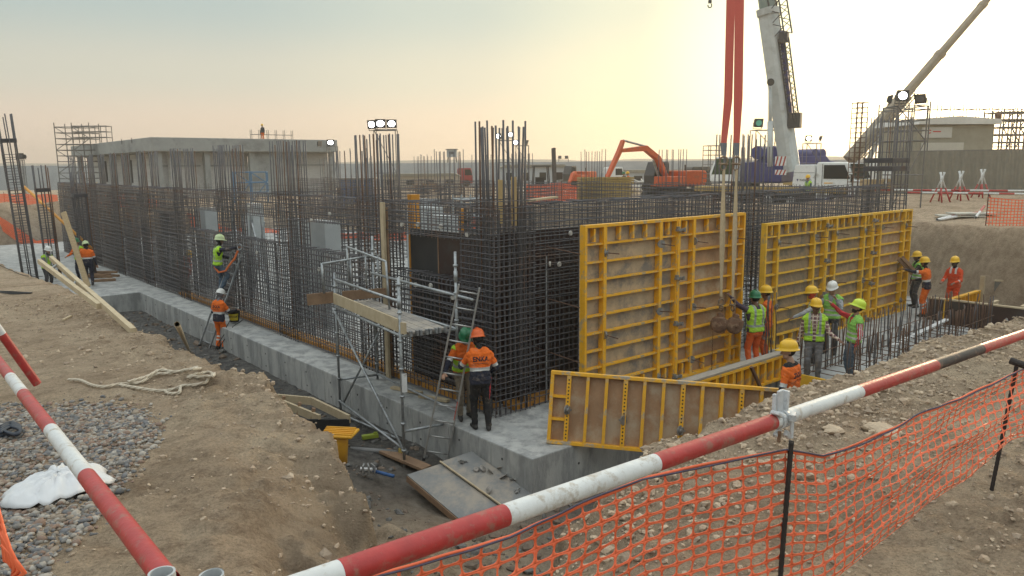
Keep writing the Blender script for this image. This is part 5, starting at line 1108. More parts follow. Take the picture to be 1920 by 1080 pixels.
person('tiny worker standing on the roof of the far concrete building', at(494, 270, 82) * [1, 1, 0] + [0, 0, 7.46], 250, .02, top=CDG, legs=CO, helmet=HY, skin='tan', vest=None)
person('worker in lime vest and yellow hard hat beside the crane carrier', at(1516, 340, 43.5) * [1, 1, 0] + [0, 0, 2.15], 200, .017, top=CJ, legs=CDG, helmet=HY, skin='tan', vest=CG)
person('far worker in orange walking beyond the yellow panel stack', at(1178, 330, 58) * [1, 1, 0] + [0, 0, 2.3], 200, .02, top=CO, legs=CDG, helmet=HY, skin='tan', vest=None)
person('far worker in dark clothes beside the one in orange beyond the stack', at(1170, 330, 57) * [1, 1, 0] + [0, 0, 2.3], 240, .02, top=CN, legs=CDG, helmet=HG, skin='tan', vest=None)
tmp = []
for sp in PEOPLE:
    C_, T, hipc, Hd, hc = skeleton(sp); sp['sk'] = (C_, T, hipc, Hd, hc)
    o = caps_mesh(C_).build('tmp', MSKIN['tan']); md = o.modifiers.new('r', 'REMESH'); md.mode = 'VOXEL'; md.voxel_size = sp['vox']; md = o.modifiers.new('s', 'SMOOTH'); md.factor = .5; md.iterations = 3; tmp.append(o)
dg = bpy.context.evaluated_depsgraph_get()
TXT = text_mesh('ENKA', .115, .0, .0035)
for sp, o in zip(PEOPLE, tmp):
    C_, T, hipc, Hd, hc = sp['sk']; me = bpy.data.meshes.new_from_object(o.evaluated_get(dg)); bpy.data.objects.remove(o)
    nvv = len(me.vertices); co = np.empty(nvv * 3); me.vertices.foreach_get('co', co); co = co.reshape(-1, 3)
    # cloth folds: small displacement on clothed parts
    npol = len(me.polygons); cen = np.empty(npol * 3); me.polygons.foreach_get('center', cen); cen = cen.reshape(-1, 3); nor = np.empty(npol * 3); me.polygons.foreach_get('normal', nor); nor = nor.reshape(-1, 3)
    best = np.full(npol, 1e9); lab = np.zeros(npol, int); tt = np.zeros(npol)
    for k, (p, q, r0, r1, tg) in enumerate(C_):
        d = q - p; L2 = d @ d; t_ = np.clip(((cen - p) @ d) / (L2 + 1e-9), 0, 1); dd = np.linalg.norm(cen - p - t_[:, None] * d, axis=1) - (r0 + (r1 - r0) * t_); m_ = dd < best; best[m_] = dd[m_]; lab[m_] = k; tt[m_] = t_[m_]
    tags = np.array([c[4] for c in C_])[lab]; loc_t = (cen - hipc) @ T; zt_ = loc_t[:, 2]; hl = (cen - hc) @ Hd
    mats = []
    def mi(mat):
        if mat not in mats: mats.append(mat)
        return mats.index(mat)
    sk = MSKIN[sp['skin']]; idx_ = np.full(npol, mi(sk)); top = sp['top']; enka = top == 'enka'; bz = sp.get('band_z', .17)
    tor = np.isin(tags, ['torso']); arms = np.char.startswith(tags.astype(str), 'upper') | np.char.startswith(tags.astype(str), 'fore'); up = np.char.startswith(tags.astype(str), 'upper'); legm = np.isin(tags, ['pelvis', 'thigh', 'shin'])
    idx_[legm] = mi(sp['legs']); idx_[tags == 'boot'] = mi(CBOOT)
    if enka:
        idx_[tor] = mi(CN); idx_[tor & (zt_ > bz)] = mi(CO); idx_[tor & (zt_ > bz - .03) & (zt_ < bz + .035)] = mi(CW)
        idx_[arms] = mi(CN); idx_[up & (tt < .80)] = mi(CO); idx_[up & (tt > .66) & (tt < .86)] = mi(CW); idx_[(tags == 'pelvis') & (zt_ > -.09)] = mi(CN)
    else:
        idx_[tor | arms] = mi(top); idx_[(tags == 'pelvis') & (zt_ > -.05)] = mi(top)
        if sp.get('sleeve') == 'enka': idx_[arms] = mi(CN); idx_[up & (tt < .8)] = mi(CO); idx_[up & (tt > .66) & (tt < .86)] = mi(CW)
    if sp.get('chest_bands'): idx_[tor & (zt_ > .36) & (loc_t[:, 1] > 0) & (np.abs(np.abs(loc_t[:, 0]) - .07) < .03)] = mi(CW); idx_[np.char.startswith(tags.astype(str), 'fore') & (tt > .3) & (tt < .45)] = mi(CW)
    if sp.get('sl_stripe'): idx_[arms & (np.abs(loc_t[:, 0]) > .2) & ((np.floor(loc_t[:, 1] * 55) % 2) == 0) & (np.abs(loc_t[:, 1]) < .05)] = mi(CW)
    if sp.get('knee_bands'): idx_[(tags == 'shin') & (((tt > .25) & (tt < .36)) | ((tt > .5) & (tt < .61)))] = mi(CW)
    if sp.get('stripe'): idx_[np.isin(tags, ['thigh', 'pelvis']) & (loc_t[:, 0] > .155) & (np.abs(loc_t[:, 1]) < .035)] = mi(sp['stripe'])
    if sp.get('belt'): idx_[np.isin(tags, ['pelvis', 'torso']) & (np.abs(zt_ + .03) < .022)] = mi(CB)
    if sp.get('gloves'): idx_[tags == 'hand'] = mi(CGL)
    hd = np.isin(tags, ['head', 'jaw', 'nose', 'ear']); hair = M('dark hair', (.018, .014, .012), (.012, .01, .01), 30, .8); idx_[np.isin(tags, ['head']) & (hl[:, 1] < .0) & (hl[:, 2] > -.045)] = mi(hair)
    if sp.get('beard'):
        bd = np.isin(tags, ['jaw', 'head']) & (hl[:, 2] < -.035) & (hl[:, 1] > -.01) & ((hl[:, 2] < -.062) | (np.abs(hl[:, 0]) > .03) | (sp['beard'] >= 1) & (hl[:, 2] < -.05))
        if sp['beard'] >= 1: idx_[bd] = mi(hair)
        idx_[hd & (np.abs(hl[:, 2] + .042) < .008) & (np.abs(hl[:, 0]) < .03) & (hl[:, 1] > .06)] = mi(hair)
    ey = hd & (np.abs(np.abs(hl[:, 0]) - .033) < .015) & (np.abs(hl[:, 2] - .018) < .009) & (hl[:, 1] > .05); idx_[ey] = mi(hair); idx_[hd & (np.abs(np.abs(hl[:, 0]) - .035) < .02) & (np.abs(hl[:, 2] - .038) < .005) & (hl[:, 1] > .05)] = mi(hair)
    if sp.get('glasses'): idx_[hd & (np.abs(hl[:, 2] - .018) < .016) & (hl[:, 1] > .03)] = mi(CB)
    if sp.get('mask'): idx_[(hd | (tags == 'neck')) & ~((np.abs(hl[:, 2] - .02) < .012) & (hl[:, 1] > .05))] = mi(sp['mask'])
    if sp.get('hood'): idx_[((tags == 'neck') | (hd & (hl[:, 1] < .01)) | (np.isin(tags, ['jaw']) & (hl[:, 1] < .05)))] = mi(sp['hood'])
    if sp.get('collar'): idx_[(tags == 'neck') & (zt_ < .53)] = mi(sp['collar']); idx_[tor & (zt_ > .49) & (loc_t[:, 1] > -.2)] = mi(sp['collar'])
    fold = np.array([.006 if m_.name.startswith('cloth') else 0 for m_ in mats])[idx_]
    vf = np.zeros(nvv); vn = np.empty(nvv * 3); me.vertices.foreach_get('normal', vn); vn = vn.reshape(-1, 3)
    li = np.empty(len(me.loops), np.int32); me.loops.foreach_get('vertex_index', li); ls = np.empty(npol, np.int32); me.polygons.foreach_get('loop_start', ls); lt_ = np.empty(npol, np.int32); me.polygons.foreach_get('loop_total', lt_)
    np.maximum.at(vf, li, np.repeat(fold, lt_)); hsh = abs(hash(sp['label'])) % 50 if False else len(sp['label'])
    w_ = fbm(co[:, 0] * 1.5 + co[:, 2] * .9 + hsh, co[:, 2] * 2.2 - co[:, 1] * 1.5, .11, 3, 3); co2 = co + vn * (vf * w_ * 2.4)[:, None]
    me.vertices.foreach_set('co', co2.reshape(-1)); me.materials.clear()
    for m_ in mats: me.materials.append(m_)
    me.polygons.foreach_set('material_index', idx_.astype(np.int32)); me.polygons.foreach_set('use_smooth', [True] * npol); me.update(); me.name = 'body'
    root = thing('person', sp['label'], 'person', tuple(sp['loc']), sp['face'], 'construction workers')
    inst(me, 'body', root)
    if sp.get('vest'):
        z0, z1 = sp.get('vest_z', (.90, 1.5)); z0 -= .93; z1 -= .93; x_, y_, z_ = loc_t.T
        vm = (np.isin(tags, ['torso', 'pelvis']) & (z_ > z0) & (z_ < z1) & (np.abs(x_) < .195)) | (up & (tt < .12) & (z_ < .5)); neck = (np.abs(x_) < .055 + .02 * (y_ > 0)) & (z_ > .47); vm &= ~neck
        if sp.get('vest_open'): vm &= ~((y_ > 0) & (np.abs(x_) < .03 + .16 * np.clip(z_ - .12, 0, .34)))
        else: vm &= ~((y_ > 0) & (np.abs(x_) < (z_ - .30) * .38))
        vi = np.where(vm)[0]; used = {}; nv_ = []; nf_ = []; nm_ = []; st_ = sp.get('stripes')
        for f in vi:
            ids = li[ls[f]:ls[f] + lt_[f]]; q = []
            for i in ids:
                if i not in used: used[i] = len(nv_); nv_.append(co2[i] + vn[i] * .016)
                q.append(used[i])
            nf_.append(tuple(q)); zc, xc = z_[f], abs(x_[f]); band = (abs(zc - .10) < .026) or (zc > .12 and abs(xc - .105) < .024)
            if st_ == 'v': band = zc > .1 and abs(xc - .10) < .035
            if sp['vest'] is CG2 and not st_: band = abs(zc - .06) < .024 or abs(zc - .17) < .024
            nm_.append(1 if band else 0)
        vme = bpy.data.meshes.new('safety_vest'); vme.from_pydata([tuple(v) for v in nv_], [], nf_); vme.materials.append(sp['vest']); vme.materials.append(CW if sp['vest'] is not CG else M('vest grey tape', (.30, .33, .30), (.25, .28, .25), 12, .45)); vme.polygons.foreach_set('material_index', nm_); vme.polygons.foreach_set('use_smooth', [True] * len(nf_)); vo = inst(vme, 'safety_vest', root); vo.modifiers.new('solid', 'SOLIDIFY').thickness = .006
    hm = inst(helmet_mesh(sp['helmet']), 'hard_hat', root); hm.matrix_local = Matrix.LocRotScale(Vector(hc + Hd @ np.array([0, .0, .052])), Matrix(Hd.tolist()).to_quaternion(), (1.06, 1.03, 1.06))
    if sp.get('text'):
        tm = TXT.copy(); bv = BVHTree.FromPolygons([tuple(v) for v in co2], [tuple(li[ls[f]:ls[f] + lt_[f]]) for f in range(npol)])
        ex, ez, ey_ = T @ np.array([1., 0, 0]), T @ np.array([0, 0, 1.]), T @ np.array([0, 1., 0]); c = hipc + T @ np.array([0, -.6, .345])
        for v in tm.vertices:
            p = c + ex * v.co.x * .95 + ez * v.co.y; h = bv.ray_cast(Vector(p), Vector(ey_)); v.co = (h[0] - Vector(ey_) * .006) if h[0] is not None else Vector(p + ey_ * .45)
        tm.materials.clear(); tm.materials.append(CN); inst(tm, 'lettering', root)
        lm = MB(); l0 = []
        for xx in np.linspace(-.13, .13, 9):
            for dz in (-.075, -.068): h = bv.ray_cast(Vector(c + ex * xx + ez * dz), Vector(ey_)); l0.append((h[0] - Vector(ey_) * .006) if h[0] is not None else Vector(c))
        lm.sheet(np.array([tuple(l0[2 * k]) for k in range(9)] + [tuple(l0[2 * k + 1]) for k in range(9)]), 9, 2); lm.build('lettering', CN, root)
# ------------------------------------------------------------------ far background
def gp(u, d, z=None):
    """point on the ground at image column u and depth d"""
    z0 = 2.2 if z is None else z; p = at(u, 311 + 1430 * (EYE - z0) / d, d)
    return np.array([p[0], p[1], zg(p[0], p[1]) if z is None else z])
def hto(u, v, d, p): return float(at(u, v, d)[2] - p[2])
def dirang(p, q): return math.atan2(q[1] - p[1], q[0] - p[0])
# berm and low hills round the horizon
def ridge(name, label, y0, h, w, mat, seed, amp):
    xs = np.linspace(-900, 900, 361); n = len(xs); V = []
    tops = h + amp * fbm(xs, xs * 0, 40, 4, seed); yy = y0 + 6 * fbm(xs, xs * 0 + 5, 90, 2, seed + 1) - .12 * xs * 0
    for dy, f in ((-w, 0), (-w * .35, 1), (w * .35, 1), (w, 0)): V.append(np.stack([xs, yy + dy, 1.2 + f * tops], 1))
    mb = MB(); mb.sheet(np.concatenate(V), n, 4); return tag(mb.build(name, mat, None, True), label, None, None, 'structure')
ridge('berm', 'long grey earth berm along the horizon', 118, 3.95, 7, M('grey berm soil', (.24, .235, .225), (.19, .19, .185), .4, .95), 3, .12)
ridge('hills', 'low pale hills beyond the berm', 420, 6.4, 60, M('pale hill soil', (.36, .31, .25), (.30, .26, .21), .05, .95), 9, 1.6)
# --- concrete building under construction, left
K = gp(297, 70); bld = thing('concrete_building', 'unfinished grey concrete building with deep flat roof edge, behind the rebar at left', 'building', tuple(K), TH)
LA, LB, HT = 18.5, 34.0, hto(297, 258, 70, K)
MBC = M('building concrete', (.30, .315, .315), (.24, .255, .255), .5, .85, c3=(.19, .20, .20), c3amt=.3, s3=.35)
def blockmat():
    mt = M('white blockwork', (.55, .55, .54), (.48, .48, .47), 2, .9); n = mt.node_tree; b = n.nodes['Principled BSDF']; br = n.nodes.new('ShaderNodeTexBrick'); tc = n.nodes.new('ShaderNodeTexCoord'); mp = n.nodes.new('ShaderNodeMapping'); mp.inputs['Rotation'].default_value = (math.pi / 2, 0, 0); n.links.new(tc.outputs['Object'], mp.inputs[0]); n.links.new(mp.outputs[0], br.inputs['Vector'])
    br.inputs['Scale'].default_value = 2.2; br.inputs['Color1'].default_value = (.56, .57, .57, 1); br.inputs['Color2'].default_value = (.47, .48, .48, 1); br.inputs['Mortar'].default_value = (.27, .27, .27, 1); br.inputs['Mortar Size'].default_value = .03; n.links.new(br.outputs['Color'], b.inputs['Base Color']); return mt
MBW = blockmat()
mb = MB(); mb.box((LA / 2 - .4, LB / 2 - .4, HT - .62), (LA, LB, 1.24)); rf = bevel(mb.build('roof_slab', MBC, bld), .03)
mb = MB(); mb.box((LA / 2 - .4, LB / 2 - .4, HT - 1.29), (LA - .7, LB - .7, .1)); mb.build('soffit_lip', MBC, rf)
for k in range(5): mb = MB(); mb.box((.3 + k * 4.35, .3, (HT - 1.24) / 2), (.5, .5, HT - 1.26)); mb.build('column', MBC, bld)
for k in range(1, 7): mb = MB(); mb.box((.3, .3 + k * 5.4, (HT - 1.24) / 2), (.5, .5, HT - 1.26)); mb.build('column', MBC, bld)
for k in range(4):
    a0, a1 = .55 + k * 4.35, .3 + (k + 1) * 4.35 - .25
    if k in (2,): mb = MB(); mb.box(((a0 + a1) / 2, .40, (HT - 1.3) / 2), (a1 - a0, .3, HT - 1.3)); mb.build('concrete_infill', MBC, bld)
    else:
        mb = MB(); mb.box(((a0 + a1) / 2, 1.5, (HT - 1.3) / 2), (a1 - a0 + .6, .2, HT - 1.3)); w = mb.build('block_wall', MBW, bld)
        mb = MB(); mb.box(((a0 + a1) / 2, 1.36, 3.1), (a1 - a0, .1, .16)); mb.build('lintel', MBC, w)
for k in range(6):
    b0, b1 = .55 + k * 5.4, .3 + (k + 1) * 5.4 - .25; mb = MB(); mb.box((1.5, (b0 + b1) / 2, (HT - 1.3) / 2), (.2, b1 - b0, HT - 1.3)); w = mb.build('block_wall', MBW, bld)
    if k % 2 == 0: mb = MB(); mb.box((1.39, (b0 + b1) / 2 + .6, 2.6), (.05, 1.6, 2.4)); mb.build('opening', M('dark opening', (.05, .05, .055), (.04, .04, .04), 3, .9), w)
for k, b in enumerate((5.8, 9.5)): mb = MB(); mb.box((-.42, b, HT - .1), (.03, .12, .5)); mb.build('joint', MATS['dark opening'], rf)
# sand heap in front
bm = bmesh.new(); bmesh.ops.create_cone(bm, cap_ends=False, segments=24, radius1=2.2, radius2=.05, depth=1.5); me = bpy.data.meshes.new('sand_heap'); bm.to_mesh(me); bm.free(); me.materials.append(M('sand', (.36, .25, .15), (.30, .2, .12), 8, .95)); [setattr(p_, 'use_smooth', True) for p_ in me.polygons]
o = inst(me, 'sand_heap', None, gp(272, 62) + (0, 0, .75)); tag(o, 'brown sand heap in front of the concrete building', 'sand heap')
def tower(name, label, cat, p, w, d, h, bays, rz, mat, r=.03, diag=True, group=None, every=1.0):
    t = thing(name, label, cat, tuple(p), rz, group)
    for k in range(bays + 1):
        for y in (0, d):
            mb = MB(); mb.bar((w * k / bays, y, 0), (w * k / bays, y, h), r, 6); mb.build('standard', mat, t)
    zs = np.arange(every, h + .01, every)
    for z in zs:
        mb = MB()
        for y in (0, d): mb.bar((0, y, z), (w, y, z), r * .9, 6)
        for k in range(bays + 1): mb.bar((w * k / bays, 0, z), (w * k / bays, d, z), r * .9, 6)
        mb.build('lift', mat, t)
    if diag:
        for k in range(bays):
            z = 0; s = 0
            while z < h - .5:
                z2 = min(z + 2 * every, h); mb = MB(); x0, x1 = w * k / bays, w * (k + 1) / bays; mb.bar((x0 if s % 2 == 0 else x1, 0, z), (x1 if s % 2 == 0 else x0, 0, z2), r * .8, 6); mb.build('diagonal', mat, t); z = z2; s += 1
    return t
MSCAF = M('dull scaffold steel', (.20, .19, .18), (.14, .135, .13), 4, .6, .4)
t = tower('scaffold_tower', 'stair scaffold tower left of the concrete building', 'scaffold', gp(113, 84), 3.6, 2.5, 7.9, 2, .1, MSCAF, .05, every=.62)
t = tower('scaffold_tower', 'low access scaffold bridging to the roof of the concrete building', 'scaffold', gp(146, 86) + (0, 0, 5.8), 3.6, 1.5, 1.9, 3, .1, MSCAF, .045, False, every=.62)
t = tower('roof_railing', 'thin scaffold railing on the roof of the concrete building', 'railing', K + AX * 11.5 + BX * 6 + (0, 0, HT), 4.6, .4, 1.2, 5, TH, MSCAF, .03, False, every=.7)
MBLUE = M('blue scaffold paint', (.10, .20, .32), (.08, .16, .26), 5, .5)
tower('scaffold_tower', 'blue scaffold frame standing behind the left rebar wall', 'scaffold', gp(440, 46, 2.5), 1.9, 1.2, 1.9, 2, .25, MBLUE, .04, True, every=.62)
tower('shoring_frame', 'pale galvanised crate-like shoring frame behind the corner column', 'shoring', W3(7.0, 10.4, 0), 1.3, 1.0, 3.62, 4, .35, MGALV, .025, False, every=.58)
for k, (a, b) in enumerate(((1.8, 15.2), (1.8, 16.9))):
    t = frame_thing('trestle', 'pale cross-braced shoring trestle inside the rebar walls, %s one' % ('right', 'left')[k], 'trestle')
    for s in (-1, 1): mb = MB(); mb.beam((a, b + s * .75, 0), (a, b + s * .45, 3.0), .09, .09); mb.build('post', MGALV, t)
    mb = MB(); mb.beam((a, b - .7, .4), (a, b + .5, 2.8), .05, .05); mb.beam((a + .06, b + .7, .4), (a + .06, b - .5, 2.8), .05, .05); mb.build('cross_brace', MGALV, t)
# --- floodlights (lit lamps are part of the photograph)
def lampmat(nm, c, e): return M('lamp ' + nm, c, c, 3, .3, emit=e)
LW = lampmat('white', (.92, .95, 1.0), 12); LG = lampmat('green', (.06, .26, .19), .35); MLH = M('lamp housing', (.05, .05, .05), (.035, .035, .035), 5, .5)
def flood(t, c, face, tilt, lit, s=1.0):
    Rm = rotz(face) @ rotx(tilt); mb = MB()
    V = np.array([(x * w, y, z * w2) for y, w, w2 in ((-.09, .27, .22), (.12, .17, .13)) for x, z in ((-1, -1), (1, -1), (1, 1), (-1, 1))]) * s
    mb.add(V @ Rm.T + c, [(7, 6, 5, 4), (0, 1, 5, 4), (1, 2, 6, 5), (2, 3, 7, 6), (3, 0, 4, 7)]); mb.tube([np.array(q) * s @ Rm.T + c for q in ((-.26, 0, 0), (-.26, 0, -.3), (.26, 0, -.3), (.26, 0, 0))], .02 * s, 5)
    mb.add((V[:4] * [1, .985, 1]) @ Rm.T + c, [(0, 1, 2, 3)]); h = mb.build('floodlight', MLH, t)
    mb = MB(); V = np.array([(.19 * math.cos(q), -.092, .15 * math.sin(q)) for q in np.arange(14) * 2 * math.pi / 14]) * s; mb.add(V @ Rm.T + c, [tuple(range(14))]); mb.build('lens', lit, h)
LOFF = M('lamp off glass', (.12, .13, .14), (.1, .1, .11), 4, .2)
def mast(label, p, w, h, lamps, rz=0, braces=True, d_=.8):
    h = h + 3.0 - p[2]
    t = tower('floodlight_mast', label, 'floodlight', p, w, d_, h, 1, rz, MSCAF, .028, braces, 'floodlight masts', every=h / 3)
    for x, z, f, tl, lit, s in lamps: flood(t, np.array([x, 0, h + .28 * s + z]), f, tl, lit, s)
    return t
mast('scaffold mast with three bright floodlights behind the left wall', gp(706, 45), 1.25, 3.72, ((-.05, 0, -.5, .1, LW, 1.15), (.38, .05, .35, .1, LW, 1.15), (1.05, .05, .1, .1, LW, 1.1)))
mast('thin mast with one bright floodlight right of the concrete building', gp(617, 62), .7, 3.3, ((.3, 0, .3, .3, LW, 1.1), (-.6, -.05, 1.2, .1, LOFF, .9)))
mast('pair of floodlights on a mast behind the corner column', gp(936, 55), 1.0, 3.4, ((0, .05, -.3, .1, LW, .9), (.85, .15, .3, .1, LW, .9)))
mast('lower floodlight pair right of the corner column mast', gp(968, 60), 1.0, 3.15, ((0, 0, -.3, .1, LW, .9), (.85, 0, 1.4, .3, LOFF, .9)))
mast('mast with green and white floodlights left of the crane boom', gp(1412, 50), 1.75, 3.75, ((.1, .1, .2, .1, LG, 1.25), (1.35, .05, -.4, .1, LOFF, 1.1)), .15)
mast('mast with a bright floodlight right of the crane boom', gp(1508, 55), 1.0, 3.0, ((.05, .1, .2, 0, LW, .9), (.95, .1, 1.2, .3, LOFF, .9)))
mast('tall scaffold with a glaring floodlight above the right wall corner', gp(1668, 31.5), 1.25, 3.85, ((.12, .12, .1, .05, LW, 1.0), (-.35, .05, 1.2, .2, LOFF, .8), (.95, .05, -1.1, .4, LOFF, .9)), .05, True, 1.1)
mast('lamp mast at the far left beyond the leaning rebar cage', gp(44, 75), .25, 2.6, ((0, 0, .5, .1, LOFF, 1.3), (.5, .05, -1.1, .2, LOFF, 1)), 0, False, .25)
mast('small far floodlight mast beyond the forklift', gp(1048, 120), 1.5, 2.6, ((.1, 0, .3, .1, LOFF, 1), (1.2, 0, -.3, .1, LOFF, 1)), 0, False)
# watch tower on the berm
p = gp(848, 116, 5.0); t = thing('watch_tower', 'small watch tower on the berm far behind', 'tower', tuple(p))
for x in (-.6, .6):
    for y in (-.6, .6): mb = MB(); mb.bar((x * 1.2, y * 1.2, 0), (x, y, 1.0), .05, 5); mb.build('leg', MSCAF, t)
mb = MB(); mb.box((0, 0, 1.55), (1.5, 1.5, 1.1)); mb.build('cabin', M('pale tower paint', (.36, .38, .40), (.3, .32, .34), 3, .7), t); mb = MB(); mb.box((0, 0, 2.15), (1.8, 1.8, .1)); mb.build('roof', MSCAF, t); mb = MB(); mb.box((0, -.76, 1.6), (.7, .03, .4)); mb.build('window', LOFF, t)
# --- blue site container
p = gp(638, 60); t = thing('site_container', 'blue site container with dark roof behind the left wall', 'container', tuple(p), .12)
mb = MB()
for k in range(26): mb.box((.06 + k * .1, 0, 1.2), (.052, .05, 2.2))
mb.box((1.3, 1.3, 1.2), (2.6, 2.5, 2.2)); mb.build('body', M('container blue', (.02, .10, .30), (.018, .085, .25), 3, .5), t); mb = MB(); mb.box((1.25, 1.2, 2.36), (3.1, 2.9, .1)); mb.build('roof', MSCAF, t)
# --- stacked yellow form panels beyond the rear wall
p = gp(1092, 42); t = thing('panel_stack', 'stack of yellow form panels lying flat beyond the rear rebar wall', 'panel stack', tuple(p), .06)
for k in range(10):
    o = MB(); w = 2.75 + random.uniform(-.15, .1); z = .06 + k * .125
    o.box((w / 2 + random.uniform(-.06, .06), 1.0, z), (w, 2.0, .022)); pn = o.build('panel', MPLY, t)
    mb = MB()
    for y in (0, 2.0): mb.box((w / 2, y, z), (w, .06, .1))
    for q in range(7): mb.box((w * q / 6, .98, z), (.05, 1.9, .09))
    mb.build('frame', M('faded ochre paint', (.36, .26, .09), (.27, .19, .07), 4, .7), pn)
# --- excavators
MEX = M('excavator orange', (.58, .10, .025), (.48, .08, .022), 4, .5, c3=(.3, .12, .06), c3amt=.18, s3=3); MTRK = M('track steel', (.05, .045, .04), (.035, .03, .03), 6, .8); MGLS = M('tinted glass', (.02, .025, .03), (.015, .02, .02), 2, .12); MCABK = M('cab dark grey', (.05, .052, .055), (.04, .04, .043), 4, .5)
def excavator(label, p, rz, boom, stick, text=None, s=1.0):
    t = thing('excavator', label, 'excavator', tuple(p), rz, 'orange excavators'); t.scale = (s, s, s)
    for y in (-1.15, 1.15):
        mb = MB(); mb.prism([(-1.9, .25), (-1.65, .0), (1.65, 0), (1.9, .25), (1.9, .65), (1.65, .9), (-1.65, .9), (-1.9, .65)], .55, c=(0, y, 0)); tr = bevel(mb.build('track', MTRK, t), .05)
        mb = MB()
        for k in range(18): mb.box((-1.75 + k * .206, y, .92), (.10, .58, .05)); mb.box((-1.6 + k * .19, y, -.01), (.1, .58, .04))
        mb.build('track_shoe', MTRK, tr)
        for k in range(5): mb = MB(); mb.lathe([(0, -.3), (.2, -.3), (.2, .3), (0, .3)], 12, (-1.3 + k * .65, y, .35), rot=rotx(math.pi / 2), caps=False); mb.build('roller', MTRK, tr)
    mb = MB(); mb.box((0, 0, 1.0), (1.6, 1.6, .3)); mb.build('turntable', MTRK, t)
    mb = MB(); mb.prism([(-2.6, 1.2), (-2.75, 1.5), (-2.75, 2.2), (-2.5, 2.35), (-.2, 2.35), (-.2, 1.15), (-2.2, 1.15)], 2.6, c=(0, 0, 0)); bevel(mb.build('counterweight', MEX, t), .08, 3)
    mb = MB(); mb.box((.7, .35, 1.55), (2.1, 1.9, .75)); bevel(mb.build('engine_deck', MEX, t), .05)
    mb = MB(); mb.prism([(.0, 1.2), (1.75, 1.2), (1.8, 2.0), (1.35, 3.05), (.1, 3.05), (.0, 2.9)], 1.05, c=(0, -.75, 0)); cb_ = bevel(mb.build('cab', MCABK, t), .05)
    mb = MB(); mb.prism([(.2, 1.95), (1.65, 1.95), (1.3, 2.92), (.2, 2.92)], 1.065, c=(0, -.75, 0)); mb.build('window', MGLS, cb_)
    mb = MB(); mb.bar((-.9, .6, 2.3), (-.9, .6, 2.8), .06, 8); mb.build('exhaust', MTRK, t)
    for (nm, pts, w0) in (('boom', boom, .42), ('stick', stick, .32)):
        pts = np.array(pts, float); top = []; bot = []
        for i, q in enumerate(pts):
            d = pts[min(i + 1, len(pts) - 1)] - pts[max(i - 1, 0)]; d /= np.linalg.norm(d); n = np.array([-d[1], d[0]]); f = w0 * (.5 if 0 < i < len(pts) - 1 else .3); top.append(q + n * f); bot.append(q - n * f)
        mb = MB(); mb.prism([tuple(q) for q in top] + [tuple(q) for q in bot[::-1]], .42 if nm == 'boom' else .34, c=(0, .2, 0)); ob = bevel(mb.build(nm, MEX, t), .03)
        if nm == 'boom' and text:
            me = text_mesh(text, .30, .004, .006); me.transform(Matrix.Rotation(math.pi / 2, 4, 'X')); me.materials.append(MSTEELW); a = pts[-2] * .55 + pts[-1] * .45; dd = pts[-1] - pts[-2]; inst(me, 'lettering', ob, (a[0], -.02, a[1]), (0, -math.atan2(dd[1], dd[0]) + (math.pi if dd[0] < 0 else 0) , 0))
    b1 = np.array(boom[-2]); bt = np.array(boom[-1]); s0 = np.array(stick[0]); mb = MB(); mb.bar((b1[0], .2, b1[1] + .15), (s0[0], .2, s0[1]), .08, 8); mb.build('hydraulic_ram', MGALV, t); mb = MB(); mb.bar((1.3, -.05, 1.6), (boom[1][0] + .2, -.05, boom[1][1] - .1), .09, 8); mb.build('hydraulic_ram', MGALV, t)
    return t
# big one: arm reaches to the left of the picture, so the body is turned
p = gp(1258, 60); excavator('orange excavator with its arm raised, beyond the rear rebar wall', p, R_(218), [(.9, 1.9), (1.9, 3.3), (3.3, 4.05), (6.0, 3.85)], [(5.7, 4.6), (6.1, 3.75), (7.7, 1.3)], 'HITACHI')
p = gp(1084, 90); excavator('second orange excavator, mostly hidden left of the first one', p, R_(238), [(.9, 1.7), (1.3, 2.2), (1.9, 2.0), (2.6, 1.2)], [(2.4, 1.5), (2.7, 1.1), (3.1, .3)], None, .92)
# --- forklift
p = gp(1012, 62); t = thing('forklift', 'dark forklift with tall mast beyond the corner column', 'forklift', tuple(p), .05)
mb = MB(); mb.box((.0, 0, .9), (2.3, 1.4, .9)); bevel(mb.build('body', MCABK, t), .06)
for x in (-.75, .85):
    for y in (-.7, .7): mb = MB(); mb.lathe([(.15, -.14), (.42, -.14), (.42, .14), (.15, .14)], 16, (x, y, .42), rot=rotx(math.pi / 2)); mb.build('wheel', MBLACK, t, True)
for x in (-.55, .75):
    for y in (-.6, .6): mb = MB(); mb.bar((x, y, 1.3), (x * .85, y, 2.75), .05, 6); mb.build('roof_post', MCABK, t)
mb = MB(); mb.box((.08, 0, 2.78), (1.5, 1.4, .1)); mb.build('roof', MCABK, t); mb = MB(); mb.box((.0, 0, 1.6), (.7, .6, .6)); mb.build('seat', MBLACK, t)
for y in (-.35, .35): mb = MB(); mb.beam((1.25, y, .3), (1.12, y, 4.2), .16, .26); mb.build('mast_rail', M('mast steel', (.10, .09, .085), (.07, .065, .06), 5, .6), t)
mb = MB(); mb.beam((1.15, -.5, 4.15), (1.15, .5, 4.15), .2, .15); mb.beam((1.2, -.4, 2.4), (1.2, .4, 2.4), .12, .15); mb.build('mast_cross', MATS['mast steel'], t)
for y in (-.3, .3): mb = MB(); mb.box((1.9, y, .25), (1.2, .12, .06)); mb.build('fork', MATS['mast steel'], t)
